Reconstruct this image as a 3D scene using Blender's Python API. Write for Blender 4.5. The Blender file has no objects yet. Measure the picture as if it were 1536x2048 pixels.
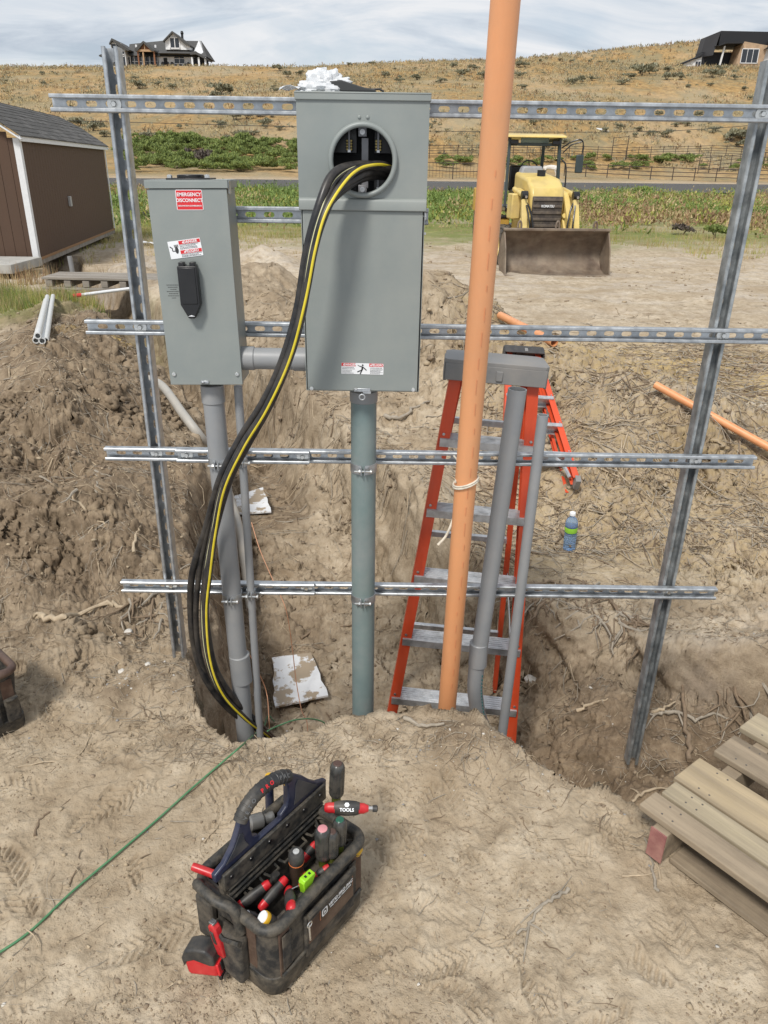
import bpy, bmesh, math, random
import numpy as np
from mathutils import Vector, Matrix, Euler

random.seed(7); np.random.seed(7)
scene = bpy.context.scene
COL = scene.collection
rad = math.radians

# ---------------------------------------------------------------- camera
CAM_H = 1.6; PITCH = rad(24.6); ROLL = rad(0.85); FPX = 1500.0
_R = Vector((1, 0, 0)); _U = Vector((0, math.sin(PITCH), math.cos(PITCH))); _F = Vector((0, math.cos(PITCH), -math.sin(PITCH)))
CR = (_R*math.cos(ROLL) + _U*math.sin(ROLL)); CU = (_U*math.cos(ROLL) - _R*math.sin(ROLL))
CAMPOS = Vector((0, 0, CAM_H))
cam = bpy.data.cameras.new("camera"); cam_ob = bpy.data.objects.new("camera", cam); COL.objects.link(cam_ob)
cam_ob.matrix_world = Matrix(((CR.x, CU.x, -_F.x, 0), (CR.y, CU.y, -_F.y, 0), (CR.z, CU.z, -_F.z, CAM_H), (0, 0, 0, 1)))
cam.sensor_fit = 'VERTICAL'; cam.sensor_height = 36.0; cam.lens = FPX/2048*36; cam.clip_start = 0.05; cam.clip_end = 3000
scene.camera = cam_ob

# ---------------------------------------------------------------- world, sun, exposure
SUN_EL, SUN_AZ = rad(52), rad(205)      # azimuth clockwise from +Y
world = bpy.data.worlds.new("World"); scene.world = world; world.use_nodes = True
wn = world.node_tree.nodes; wl = world.node_tree.links; wn.clear()
wo = wn.new('ShaderNodeOutputWorld'); bg = wn.new('ShaderNodeBackground'); bg.inputs['Strength'].default_value = 0.105
sky = wn.new('ShaderNodeTexSky'); sky.sky_type = 'NISHITA'; sky.sun_disc = False
sky.sun_elevation = SUN_EL; sky.sun_rotation = SUN_AZ; sky.air_density = 1.0; sky.dust_density = 1.2
tc = wn.new('ShaderNodeTexCoord'); sep = wn.new('ShaderNodeSeparateXYZ'); wl.new(tc.outputs['Generated'], sep.inputs[0])
def wmath(op, a, b=None, clamp=False):
    n = wn.new('ShaderNodeMath'); n.operation = op; n.use_clamp = clamp
    for i, v in enumerate((a, b)):
        if v is None: continue
        if isinstance(v, (int, float)): n.inputs[i].default_value = v
        else: wl.new(v, n.inputs[i])
    return n.outputs[0]
zc = wmath('ADD', wmath('MAXIMUM', sep.outputs[2], 0.0), 0.22)
cmb = wn.new('ShaderNodeCombineXYZ'); wl.new(wmath('DIVIDE', sep.outputs[0], zc), cmb.inputs[0]); wl.new(wmath('DIVIDE', sep.outputs[1], zc), cmb.inputs[1])
def wnoise(scale, detail, rough, off, sx=1.0, sy=1.0, dist=0.0):
    m = wn.new('ShaderNodeMapping'); m.inputs['Location'].default_value = off; m.inputs['Scale'].default_value = (sx, sy, 1)
    wl.new(cmb.outputs[0], m.inputs[0])
    n = wn.new('ShaderNodeTexNoise'); n.inputs['Scale'].default_value = scale; n.inputs['Detail'].default_value = detail
    n.inputs['Roughness'].default_value = rough; n.inputs['Distortion'].default_value = dist; wl.new(m.outputs[0], n.inputs[0]); return n.outputs[0]
def wramp(v, stops):
    r = wn.new('ShaderNodeValToRGB'); wl.new(v, r.inputs[0]); e = r.color_ramp.elements
    while len(e) > 1: e.remove(e[-1])
    for i, (p, c) in enumerate(stops):
        k = e[0] if i == 0 else e.new(p)
        k.position = p; k.color = (c[0], c[1], c[2], 1) if isinstance(c, tuple) else (c, c, c, 1)
    return r.outputs[0]
def wmix(f, a, b):
    m = wn.new('ShaderNodeMix'); m.data_type = 'RGBA'
    if isinstance(f, float): m.inputs['Factor'].default_value = f
    else: wl.new(f, m.inputs['Factor'])
    for k, v in ((6, a), (7, b)):
        if isinstance(v, tuple): m.inputs[k].default_value = v
        else: wl.new(v, m.inputs[k])
    return m.outputs[2]
n1 = wnoise(1.5, 9, 0.55, (3.1, 1.7, 0), 0.8, 0.9, 0.5)
n2 = wnoise(1.6, 9, 0.58, (7.3, 4.2, 0), 0.75, 1.6, 0.9)
cover = wramp(n1, [(0.36, 0.6), (0.50, 0.96)])
tint = wramp(n2, [(0.33, (4.7, 5.3, 6.1)), (0.46, (6.3, 6.8, 7.4)), (0.60, (7.9, 8.0, 8.2))])
sat = wmix(1.0, sky.outputs[0], sky.outputs[0])
skyc = wmix(cover, sat, tint)
wl.new(skyc, bg.inputs[0]); wl.new(bg.outputs[0], wo.inputs[0])
sun = bpy.data.lights.new("sun", 'SUN'); sun.energy = 3.1; sun.angle = rad(11); sun.color = (1.0, 0.96, 0.90)
sun_ob = bpy.data.objects.new("sun", sun); COL.objects.link(sun_ob)
sd = Vector((math.sin(SUN_AZ)*math.cos(SUN_EL), math.cos(SUN_AZ)*math.cos(SUN_EL), math.sin(SUN_EL)))
sun_ob.rotation_euler = sd.to_track_quat('Z', 'Y').to_euler(); sun_ob.location = (0, 0, 20)
scene.view_settings.view_transform = 'Standard'; scene.view_settings.look = 'None'
scene.view_settings.exposure = 0.06; scene.view_settings.gamma = 1.0; scene.view_settings.use_curve_mapping = False
# ---------------------------------------------------------------- helpers
def ray(px, py):
    return (_F*FPX + CR*(px-768) - CU*(py-1024)).normalized()
def PY(px, py, Y):                      # point of the sight line on the vertical plane Y
    d = ray(px, py); return CAMPOS + d*(Y/d.y)
def PZ(px, py, Z=0.0):                  # point of the sight line at height Z
    d = ray(px, py); return CAMPOS + d*((Z-CAM_H)/d.z)
def PX(px, py, X):
    d = ray(px, py); return CAMPOS + d*(X/d.x)

def frame(o, zdir, up=Vector((0, 1, 0))):
    z = Vector(zdir).normalized(); x = Vector(up).cross(z)
    if x.length < 1e-4: x = Vector((1, 0, 0)).cross(z)
    x.normalize(); y = z.cross(x)
    return Matrix(((x.x, y.x, z.x, o[0]), (x.y, y.y, z.y, o[1]), (x.z, y.z, z.z, o[2]), (0, 0, 0, 1)))

class MB:
    """collects shapes for ONE mesh object"""
    def __init__(s): s.v = []; s.f = []; s.m = []; s.mi = 0
    def add(s, vs, fs, M=None):
        b = len(s.v)
        s.v += [tuple(M @ Vector(v)) if M is not None else tuple(v) for v in vs]
        s.f += [tuple(i+b for i in f) for f in fs]; s.m += [s.mi]*len(fs); return s
    def box(s, c, d, M=None, rot=None):
        hx, hy, hz = d[0]/2, d[1]/2, d[2]/2
        L = Matrix.Translation(c) @ (Euler(rot).to_matrix().to_4x4() if rot else Matrix.Identity(4))
        if M is not None: L = M @ L
        vs = [(x, y, z) for x in (-hx, hx) for y in (-hy, hy) for z in (-hz, hz)]
        return s.add(vs, [(0, 1, 3, 2), (4, 6, 7, 5), (0, 4, 5, 1), (2, 3, 7, 6), (0, 2, 6, 4), (1, 5, 7, 3)], L)
    def bar(s, a, b, w, h=None, up=Vector((0, 0, 1))):
        a = Vector(a); b = Vector(b); F = frame((a+b)/2, b-a, up); h = h or w
        return s.box((0, 0, 0), (w, h, (b-a).length), F)
    def tube(s, pts, r, n=12, cap=True, hollow=0.0):
        pts = [Vector(p) for p in pts]; k = len(pts)
        rs = r if isinstance(r, (list, tuple)) else [r]*k
        t0 = (pts[1]-pts[0]).normalized(); ref = Vector((0, 0, 1)) if abs(t0.z) < .9 else Vector((0, 1, 0))
        nx = ref.cross(t0).normalized(); vs = []
        for i in range(k):
            t = (pts[min(i+1, k-1)]-pts[max(i-1, 0)]).normalized()
            nx = (nx - t*nx.dot(t)).normalized(); ny = t.cross(nx)
            for j in range(n):
                a = 2*math.pi*j/n; vs.append(pts[i]+(nx*math.cos(a)+ny*math.sin(a))*rs[i])
        fs = [(i*n+j, i*n+(j+1) % n, (i+1)*n+(j+1) % n, (i+1)*n+j) for i in range(k-1) for j in range(n)]
        if hollow:
            base = len(vs)
            c = pts
            for e, i in ((0, 0), (1, k-1)):
                t = (pts[min(i+1, k-1)]-pts[max(i-1, 0)]).normalized()
                q = rs[i]*hollow
                for dep in (0.0, 3.0):
                    off = t*dep*rs[i]*(1 if e == 0 else -1)
                    for j in range(n):
                        d = (vs[i*n+j]-pts[i])*hollow; vs.append(pts[i]+d+off)
                o = base+e*2*n
                for j in range(n):
                    j2 = (j+1) % n
                    q1 = (i*n+j, i*n+j2, o+j2, o+j); q2 = (o+j, o+j2, o+n+j2, o+n+j)
                    fs += [q1, q2] if e else [q1[::-1], q2[::-1]]
                fs.append(tuple(o+n+j for j in range(n)) if e else tuple(o+n+j for j in reversed(range(n))))
        elif cap:
            fs.append(tuple(reversed(range(n)))); fs.append(tuple((k-1)*n+j for j in range(n)))
        return s.add(vs, fs)
    def lathe(s, prof, M=None, n=16):
        vs = []; k = len(prof)
        for r, z in prof:
            for j in range(n): a = 2*math.pi*j/n; vs.append((r*math.cos(a), r*math.sin(a), z))
        fs = [(i*n+j, i*n+(j+1) % n, (i+1)*n+(j+1) % n, (i+1)*n+j) for i in range(k-1) for j in range(n)]
        if prof[0][0] > 1e-6: fs.append(tuple(reversed(range(n))))
        if prof[-1][0] > 1e-6: fs.append(tuple((k-1)*n+j for j in range(n)))
        return s.add(vs, fs, M)
    def prism(s, poly, h, M=None):      # poly in local XY, extruded along local Z from 0 to h
        n = len(poly); ar = sum(poly[i][0]*poly[(i+1) % n][1]-poly[(i+1) % n][0]*poly[i][1] for i in range(n))
        if ar < 0: poly = poly[::-1]
        vs = [(x, y, 0) for x, y in poly]+[(x, y, h) for x, y in poly]
        fs = [tuple(reversed(range(n))), tuple(range(n, 2*n))]+[(i, (i+1) % n, n+(i+1) % n, n+i) for i in range(n)]
        return s.add(vs, fs, M)
    def ball(s, c, r, n=10, sc=(1, 1, 1), M=None):
        prof = [(max(r*math.sin(math.pi*i/(n//2+2)), 1e-7), -r*math.cos(math.pi*i/(n//2+2))) for i in range(n//2+3)]
        L = Matrix.Translation(c) @ Matrix.Diagonal((sc[0], sc[1], sc[2], 1))
        return s.lathe(prof, (M @ L) if M is not None else L, n)
    def build(s, name, mats, parent=None, smooth=35, bevel=0.0, seg=2, tri=False):
        me = bpy.data.meshes.new(name); me.from_pydata(s.v, [], s.f); me.update()
        if not isinstance(mats, (list, tuple)): mats = [mats]
        for m in mats: me.materials.append(m)
        if len(mats) > 1: me.polygons.foreach_set('material_index', s.m)
        if smooth:
            me.polygons.foreach_set('use_smooth', [True]*len(me.polygons))
            me.set_sharp_from_angle(angle=rad(smooth))
        o = bpy.data.objects.new(name, me); COL.objects.link(o)
        if parent is not None: o.parent = parent
        if bevel:
            b = o.modifiers.new('bevel', 'BEVEL'); b.width = bevel; b.segments = seg; b.limit_method = 'ANGLE'; b.angle_limit = rad(40)
            b.harden_normals = False
        return o

def tag(o, label=None, cat=None, group=None, kind=None):
    if label: o['label'] = label
    if cat: o['category'] = cat
    if group: o['group'] = group
    if kind: o['kind'] = kind
    return o
def thing(name, label, cat, loc=(0, 0, 0), rot=(0, 0, 0), group=None, M=None):
    o = bpy.data.objects.new(name, None); COL.objects.link(o); o.empty_display_size = 0.05
    if M is not None: o.matrix_world = M
    else: o.location = loc; o.rotation_euler = rot
    return tag(o, label, cat, group)
def kids(o): return [c for c in bpy.data.objects if c.parent == o]
def dup(o, label=None, loc=None, rot=None, parent=None, scale=None):
    c = o.copy(); COL.objects.link(c); c.parent = parent
    if label: c['label'] = label
    if loc is not None: c.location = loc
    if rot is not None: c.rotation_euler = rot
    if scale is not None: c.scale = scale
    for ch in list(o.children): dup(ch, parent=c)
    return c
def smooth_path(pts, per=6):            # Catmull-Rom through pts
    P = [Vector(p) for p in pts]; P = [P[0]*2-P[1]]+P+[P[-1]*2-P[-2]]; out = []
    for i in range(1, len(P)-2):
        a, b, c, d = P[i-1:i+3]
        for k in range(per):
            t = k/per
            out.append(0.5*((2*b)+(-a+c)*t+(2*a-5*b+4*c-d)*t*t+(-a+3*b-3*c+d)*t**3))
    out.append(P[-2]); return out
def text_mesh(s, size, depth=0.0004, bold=0.0, align='CENTER', shear=0.0):
    cu = bpy.data.curves.new('lettering', 'FONT'); cu.body = s; cu.size = size; cu.extrude = depth; cu.align_x = align; cu.align_y = 'CENTER'; cu.offset = bold; cu.shear = shear
    cu.resolution_u = 3
    t = bpy.data.objects.new('lettering', cu); COL.objects.link(t); bpy.context.view_layer.update()
    me = bpy.data.meshes.new_from_object(t.evaluated_get(bpy.context.evaluated_depsgraph_get()))
    bpy.data.objects.remove(t); bpy.data.curves.remove(cu); return me
def lettering(s, size, m, parent, M, depth=0.0004, bold=0.0, align='CENTER', sx=1.0, name='lettering', shear=0.0):
    me = text_mesh(s, size, depth, bold, align, shear); me.materials.clear(); me.materials.append(m)
    o = bpy.data.objects.new(name, me); COL.objects.link(o)
    o.parent = parent; o.matrix_local = M @ Matrix.Diagonal((sx, 1, 1, 1)); return o

# ---------------------------------------------------------------- materials
def mat(name, col, rough=0.5, metal=0.0, var=0.12, scale=15.0, col2=None, mixs=0.5, bump=0.0, bscale=60.0, stretch=(1, 1, 1), spec=0.5, trans=0.0, rvar=0.1, mixsharp=0.12, coat=0.0, alpha=1.0, dust=0.0, emit=None):
    m = bpy.data.materials.new(name); m.use_nodes = True; nt = m.node_tree; N = nt.nodes; L = nt.links
    b = N['Principled BSDF']; b.inputs['Metallic'].default_value = metal
    b.inputs['Specular IOR Level'].default_value = spec
    if trans: b.inputs['Transmission Weight'].default_value = trans; b.inputs['IOR'].default_value = 1.3
    if coat: b.inputs['Coat Weight'].default_value = coat
    t = N.new('ShaderNodeTexCoord'); mp = N.new('ShaderNodeMapping'); mp.inputs['Scale'].default_value = stretch; L.new(t.outputs['Object'], mp.inputs[0])
    n = N.new('ShaderNodeTexNoise'); n.inputs['Scale'].default_value = scale; n.inputs['Detail'].default_value = 6; n.inputs['Roughness'].default_value = 0.6; L.new(mp.outputs[0], n.inputs[0])
    hv = N.new('ShaderNodeMapRange'); hv.inputs[3].default_value = 1-var; hv.inputs[4].default_value = 1+var; hv.inputs[1].default_value = 0.3; hv.inputs[2].default_value = 0.7; L.new(n.outputs[0], hv.inputs[0])
    src = None
    if col2 is not None:
        n2 = N.new('ShaderNodeTexNoise'); n2.inputs['Scale'].default_value = scale*0.7; n2.inputs['Detail'].default_value = 8; n2.inputs['Roughness'].default_value = 0.65
        mp2 = N.new('ShaderNodeMapping'); mp2.inputs['Scale'].default_value = stretch; mp2.inputs['Location'].default_value = (3.3, 1.1, 7.7); L.new(t.outputs['Object'], mp2.inputs[0]); L.new(mp2.outputs[0], n2.inputs[0])
        rr = N.new('ShaderNodeMapRange'); rr.inputs[1].default_value = mixs-mixsharp; rr.inputs[2].default_value = mixs+mixsharp; L.new(n2.outputs[0], rr.inputs[0])
        mx = N.new('ShaderNodeMix'); mx.data_type = 'RGBA'; mx.inputs[6].default_value = (*col, 1); mx.inputs[7].default_value = (*col2, 1); L.new(rr.outputs[0], mx.inputs[0]); src = mx.outputs[2]
    vm = N.new('ShaderNodeVectorMath'); vm.operation = 'MULTIPLY'
    if src: L.new(src, vm.inputs[0])
    else: vm.inputs[0].default_value = col
    L.new(hv.outputs[0], vm.inputs[1]); out = vm.outputs[0]
    if dust:
        nd = N.new('ShaderNodeTexNoise'); nd.inputs['Scale'].default_value = scale*0.5; nd.inputs['Detail'].default_value = 10; nd.inputs['Roughness'].default_value = 0.7; L.new(t.outputs['Object'], nd.inputs[0])
        rd = N.new('ShaderNodeMapRange'); rd.inputs[1].default_value = 0.42; rd.inputs[2].default_value = 0.72; rd.inputs[4].default_value = dust; L.new(nd.outputs[0], rd.inputs[0])
        md = N.new('ShaderNodeMix'); md.data_type = 'RGBA'; md.inputs[7].default_value = (0.36, 0.29, 0.20, 1); L.new(rd.outputs[0], md.inputs[0]); L.new(out, md.inputs[6]); out = md.outputs[2]
    L.new(out, b.inputs['Base Color'])
    rv = N.new('ShaderNodeMapRange'); rv.inputs[1].default_value = 0.3; rv.inputs[2].default_value = 0.7; rv.inputs[3].default_value = max(rough-rvar, 0.02); rv.inputs[4].default_value = min(rough+rvar, 1); L.new(n.outputs[0], rv.inputs[0]); L.new(rv.outputs[0], b.inputs['Roughness'])
    if bump:
        nb = N.new('ShaderNodeTexNoise'); nb.inputs['Scale'].default_value = bscale; nb.inputs['Detail'].default_value = 5; L.new(mp.outputs[0], nb.inputs[0])
        bp = N.new('ShaderNodeBump'); bp.inputs['Strength'].default_value = 0.6; bp.inputs['Distance'].default_value = bump; L.new(nb.outputs[0], bp.inputs['Height']); L.new(bp.outputs[0], b.inputs['Normal'])
    return m

# ---------------------------------------------------------------- noise
def _h(ix, iy, seed):
    n = (ix.astype(np.int64)*374761393 + iy.astype(np.int64)*668265263 + seed*1274126177) & 0xffffffff
    n = ((n ^ (n >> 13))*1274126177) & 0xffffffff
    n = ((n ^ (n >> 16))*2246822519) & 0xffffffff
    return ((n >> 8) & 0xffff)/65535.0
def vnoise(x, y, seed=0):
    xi = np.floor(x); yi = np.floor(y); fx = x-xi; fy = y-yi
    fx = fx*fx*fx*(fx*(fx*6-15)+10); fy = fy*fy*fy*(fy*(fy*6-15)+10)
    a = _h(xi, yi, seed); b = _h(xi+1, yi, seed); c = _h(xi, yi+1, seed); d = _h(xi+1, yi+1, seed)
    return (a*(1-fx)+b*fx)*(1-fy)+(c*(1-fx)+d*fx)*fy
def fbm(x, y, f, octs=4, seed=0, gain=0.5, ridge=False):
    r = np.zeros_like(x); amp = 1.0; tot = 0.0
    for o in range(octs):
        ca, sa = math.cos(o*1.1+.3), math.sin(o*1.1+.3)
        n = vnoise((x*ca-y*sa)*f+17.3*o, (x*sa+y*ca)*f+9.1*o, seed+o*13)*2-1
        if ridge: n = 1-2*np.abs(n)
        r += n*amp; tot += amp; amp *= gain; f *= 2.03
    return r/tot
def sst(a, b, x):
    t = np.clip((x-a)/(b-a), 0, 1); return t*t*(3-2*t)
def poly_sd(x, y, P):                   # signed distance, negative inside
    d2 = np.full_like(x, 1e9); ins = np.zeros(x.shape, bool); n = len(P)
    for i in range(n):
        ax, ay = P[i]; bx, by = P[(i+1) % n]; ex, ey = bx-ax, by-ay
        t = np.clip(((x-ax)*ex+(y-ay)*ey)/(ex*ex+ey*ey), 0, 1)
        d2 = np.minimum(d2, (x-ax-t*ex)**2+(y-ay-t*ey)**2)
        c = ((ay > y) != (by > y)) & (x < ex*(y-ay)/(ey if abs(ey) > 1e-9 else 1e-9)+ax); ins ^= c
    d = np.sqrt(d2); return np.where(ins, -d, d)
def line_sd(x, y, P):                   # distance to polyline and parameter along it
    d2 = np.full_like(x, 1e9); par = np.zeros_like(x)
    for i in range(len(P)-1):
        ax, ay = P[i][:2]; bx, by = P[i+1][:2]; ex, ey = bx-ax, by-ay
        t = np.clip(((x-ax)*ex+(y-ay)*ey)/(ex*ex+ey*ey), 0, 1); q = (x-ax-t*ex)**2+(y-ay-t*ey)**2
        m = q < d2; d2 = np.where(m, q, d2); par = np.where(m, i+t, par)
    return np.sqrt(d2), par
# ---------------------------------------------------------------- terrain
PIT = [(-.64, 2.03), (-.60, 1.88), (-.48, 1.80), (-.30, 1.84), (-.1, 1.91), (.17, 1.89), (.36, 1.80), (.5, 1.70), (.74, 1.56), (1.1, 1.42), (1.5, 1.5), (1.85, 1.9), (1.72, 2.5),
       (1.11, 2.9), (.82, 3.06), (.60, 3.22), (.38, 3.6), (.08, 4.2), (-.28, 5.1), (-.75, 6.2), (-1.45, 6.4), (-1.36, 5.2), (-1.14, 4.2), (-.95, 3.3), (-.76, 2.6), (-.72, 2.25)]
TRENCH = [(-.8, 4.6), (-1.25, 5.9), (-2.1, 7.1), (-3.1, 9.4), (-4.3, 11.9), (-6.3, 15.2), (-7.4, 18)]
PROFILE_T = np.array([-50, 0, 4, 8, 15, 27, 60, 70, 80, 92, 96, 104, 120, 132, 150, 700])
PROFILE_Z = np.array([0, 0, -.02, -.1, -.3, -.32, -.3, -.35, .28, .28, .0, .5, 1.5, 2.9, 5.2, 6])
random.seed(11)
PRINTS = []
for _ in range(64):
    y = random.uniform(.95, 1.85); x = random.uniform(-1.0, .75)
    if -.45 < x < .02 and .95 < y < 1.42: continue
    PRINTS.append((x, y, random.uniform(0, 6.28), random.choice([1, -1]), random.uniform(.5, 1)))
PRINTS += [(-.62, 1.42, 1.9, 1, 1), (-.45, 1.62, 1.3, -1, 1), (.04, 1.68, 1.5, 1, 1), (-.75, 1.55, 1.0, 1, 1), (-.9, 1.3, 2.3, -1, 1), (-.2, 1.7, .4, 1, .9)]
RID1 = [(-300, 131), (0, 132), (200, 132), (420, 131), (600, 134), (700, 128), (850, 122), (1000, 122), (1100, 129), (1300, 129), (1536, 129), (1800, 128)]
RID2 = [(-300, 170), (600, 150), (900, 128), (1030, 124), (1200, 106), (1300, 97), (1410, 87), (1536, 80), (1800, 72)]
def _ridge(tab, Y):
    q = [PY(px, py, Y) for px, py in tab]; return np.array([p.x/Y for p in q]), np.array([p.z for p in q])
R1X, R1Z = _ridge(RID1, 264.0); R2X, R2Z = _ridge(RID2, 430.0)
def far_profile(x, y):
    t = y-0.33*x*sst(30, 90, y)*(1-.75*sst(110, 250, y))
    z = np.interp(t, PROFILE_T, PROFILE_Z)
    r = x/np.maximum(y, 1.0); c1 = np.interp(r, R1X, R1Z); c2 = np.interp(r, R2X, R2Z)
    k = sst(0, 1, (y-128)/136.0)*.35+np.clip((y-128)/136.0, 0, 1)*.65
    z1 = z*(1-k)+c1*k
    z1 = z1-2.5*sst(270, 300, y)+sst(305, 430, y)*(c2-c1+2.5)-sst(440, 540, y)*25
    z = np.where(y > 128, z1, z)
    z = z+sst(120, 180, y)*(fbm(x, y, .018, 3, 5)*1.8+fbm(x, y, .06, 3, 6)*.6)*(1-sst(230, 262, y)*(1-sst(290, 330, y))*.85)*(1-sst(400, 430, y)*.7)
    return z
def height(x, y, fine=True):
    x = np.asarray(x, float); y = np.asarray(y, float)
    shp = x.shape; x = x.ravel(); y = y.ravel()
    z = far_profile(x, y)
    nr = y < 30
    if nr.any():
        X = x[nr]; Y = y[nr]; q = z[nr]
        wx = X+.10*fbm(X, Y, 2.3, 3, 21); wy = Y+.10*fbm(X, Y, 2.3, 3, 22)
        # shelf behind the pit on the right
        q = q-.26*sst(.2, .7, X)*sst(2.3, 2.9, Y)*(1-sst(3.9, 5.0, Y))*(1-sst(2.6, 4.5, X))
        # spoil heaps
        def berm(P, w, hh, rough=.25):
            d, pr = line_sd(wx, wy, P); i = np.clip(pr.astype(int), 0, len(P)-2); f = pr-i
            H = np.array([p[2] for p in P]); hv = H[i]*(1-f)+H[np.minimum(i+1, len(P)-1)]*f
            k = np.clip(1-d/w, 0, 1); prof = k*k*(3-2*k)*.55+k*.45
            return hv*hh*prof*(1+rough*fbm(X, Y, 1.7, 3, 33))
        q = np.maximum(q, q+berm([(-1.55, 2.75, .10), (-1.65, 3.3, .30), (-1.90, 4.1, .46), (-2.35, 5.3, .48), (-3.1, 7.3, .36), (-4.1, 9.4, .16)], 1.05, 1.0))
        q = q+berm([(-.55, 6.3, .15), (-1.1, 8.2, .34), (-2.4, 10.6, .38), (-4.2, 13.6, .40)], 1.2, 1.0)
        q = q+berm([(-1.5, 13.2, .25), (-2.4, 14.6, .55), (-3.4, 15.2, .3)], 1.5, 1.0)+berm([(-1.25, 9.6, .2), (-1.5, 10.4, .42)], .9, 1.0)
        q = q+berm([(.30, 8.6, .35), (.45, 7.7, .74), (.95, 6.7, .44), (1.45, 5.9, .34), (1.95, 5.1, .28), (2.1, 4.5, .08)], 1.35, 1.0)
        q = q+berm([(-.4, 7.0, .1), (.3, 7.0, .25)], 1.0, 1.0)
        # low lumps left and right of the pit
        lum = np.exp(-(((X+1.25)/.42)**2+((Y-2.9)/.30)**2))*.12+np.exp(-(((X-.33)/.18)**2+((Y-1.80)/.09)**2))*.06+np.exp(-(((X+.72)/.12)**2+((Y-2.07)/.10)**2))*.05
        q = q+lum
        # pit and trench
        sd = poly_sd(wx*.6+X*.4, wy*.6+Y*.4, PIT)+.022*fbm(X, Y, 7, 2, 41)
        wall = .07+.13*sst(2.0, 3.0, Y)+.06*sst(.6, 1.2, X)*(1-sst(2.2, 2.7, Y))
        pitk = sst(0, 1, -sd/wall)
        flo = -.80+.33*sst(.45, 1.0, X)+.36*sst(2.6, 5.2, Y)
        q = q*(1-pitk)+np.minimum(q, flo+.05*fbm(X, Y, 3, 3, 44))*pitk
        inner = np.clip(-sd-wall, 0, .5); q = q-inner*.0
        td, tp = line_sd(wx*.3+X*.7, wy*.3+Y*.7, TRENCH)
        tk = (1-sst(.25, .40, td))*(1-sst(17, 18, Y))*sst(4.0, 5.2, Y); q = q*(1-tk)+np.minimum(q, -.62+.1*fbm(X, Y, 2, 2, 47))*tk
        # grain of the dirt
        heap = np.clip(berm([(-1.5, 2.8, 1), (-1.85, 4.1, 1), (-3.0, 7.2, 1), (-4.1, 9.4, 1)], 1.4, 1, 0)+berm([(-.55, 6.0, 1), (-1.1, 8.2, 1), (-2.4, 10.6, 1), (-4.2, 13.6, 1)], 1.6, 1, 0)
                       + berm([(.35, 9, 1), (.5, 7.6, 1), (1.0, 6.6, 1), (1.6, 5.6, 1), (2.1, 4.4, 1)], 1.6, 1, 0), 0, 1)
        flr = (1-sst(-.30, -.16, sd))*(Y > 2.2); wz = 4*pitk*(1-pitk)+4*tk*(1-tk); rg = (.35+.65*sst(-.3, .2, fbm(X, Y, 1.4, 3, 58)))*np.clip(heap*(1-flr*.6)+.8*pitk*(1-.75*flr)+.35*sst(2.1, 3.0, Y), .10, 1)*(1-.8*np.clip(wz, 0, 1))*(1-sst(9, 22, Y)*.6)
        n = fbm(X, Y, 1.9, 3, 50, .5)*.16*heap*(1-pitk)*(1-tk)+fbm(X, Y, 5, 5, 51, .55)*.075*rg + fbm(X, Y, 13, 4, 52, .6, True)*.034*rg + fbm(X, Y, 1.2, 3, 53)*.03 - np.clip(fbm(X, Y, 7, 3, 57, .5, True)-.25, 0, 1)*.09*rg
        q = q+n
        if fine:
            nn = (Y < 6)
            xx = X[nn]; yy = Y[nn]; r2 = rg[nn]
            a = fbm(xx, yy, 60, 3, 61, .6)*(.0030+.013*r2) + fbm(xx, yy, 26, 4, 62, .72)*.022*r2+fbm(xx, yy, 38, 3, 64, .6, True)*.010*r2+fbm(xx, yy, 11, 3, 63)*.007
            # boot prints pressed into the soft dirt
            for (fx, fy, fa, sd_, s) in PRINTS:
                m = np.abs(xx-fx)+np.abs(yy-fy) < .3
                if not m.any(): continue
                u = (xx[m]-fx)*math.cos(fa)+(yy[m]-fy)*math.sin(fa); v = -(xx[m]-fx)*math.sin(fa)+(yy[m]-fy)*math.cos(fa)
                w = .048-.012*sst(-.02, .03, -np.abs(u+.02)+.03)*1.0+.004*np.sign(u)
                e = np.sqrt((u/.145)**2+(v/w)**2); ins = 1-sst(.82, 1.0, e)
                rim = np.exp(-((e-1.08)/.10)**2)*.0035
                lug = sst(-.35, .15, np.sin((u+sd_*np.abs(v)*.9)*2*math.pi/.021))*sst(.001, .004, np.abs(v))
                fade = s*1.15*sst(-.25, .35, fbm(xx[m], yy[m], 12, 3, 77))
                a[m] = a[m]*(1-.55*ins) + (-.0085*ins+.0080*ins*lug+rim*1.3)*fade
            q[nn] += a
        z[nr] = q
    mid = (y >= 6) & (y < 130)
    if mid.any() and fine: z[mid] += fbm(x[mid], y[mid], 1.1, 4, 71)*.05*(1-sst(60, 80, y[mid]))
    return z.reshape(shp)
def hz(x, y): return float(height(np.array([x]), np.array([y]), False)[0])

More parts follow.
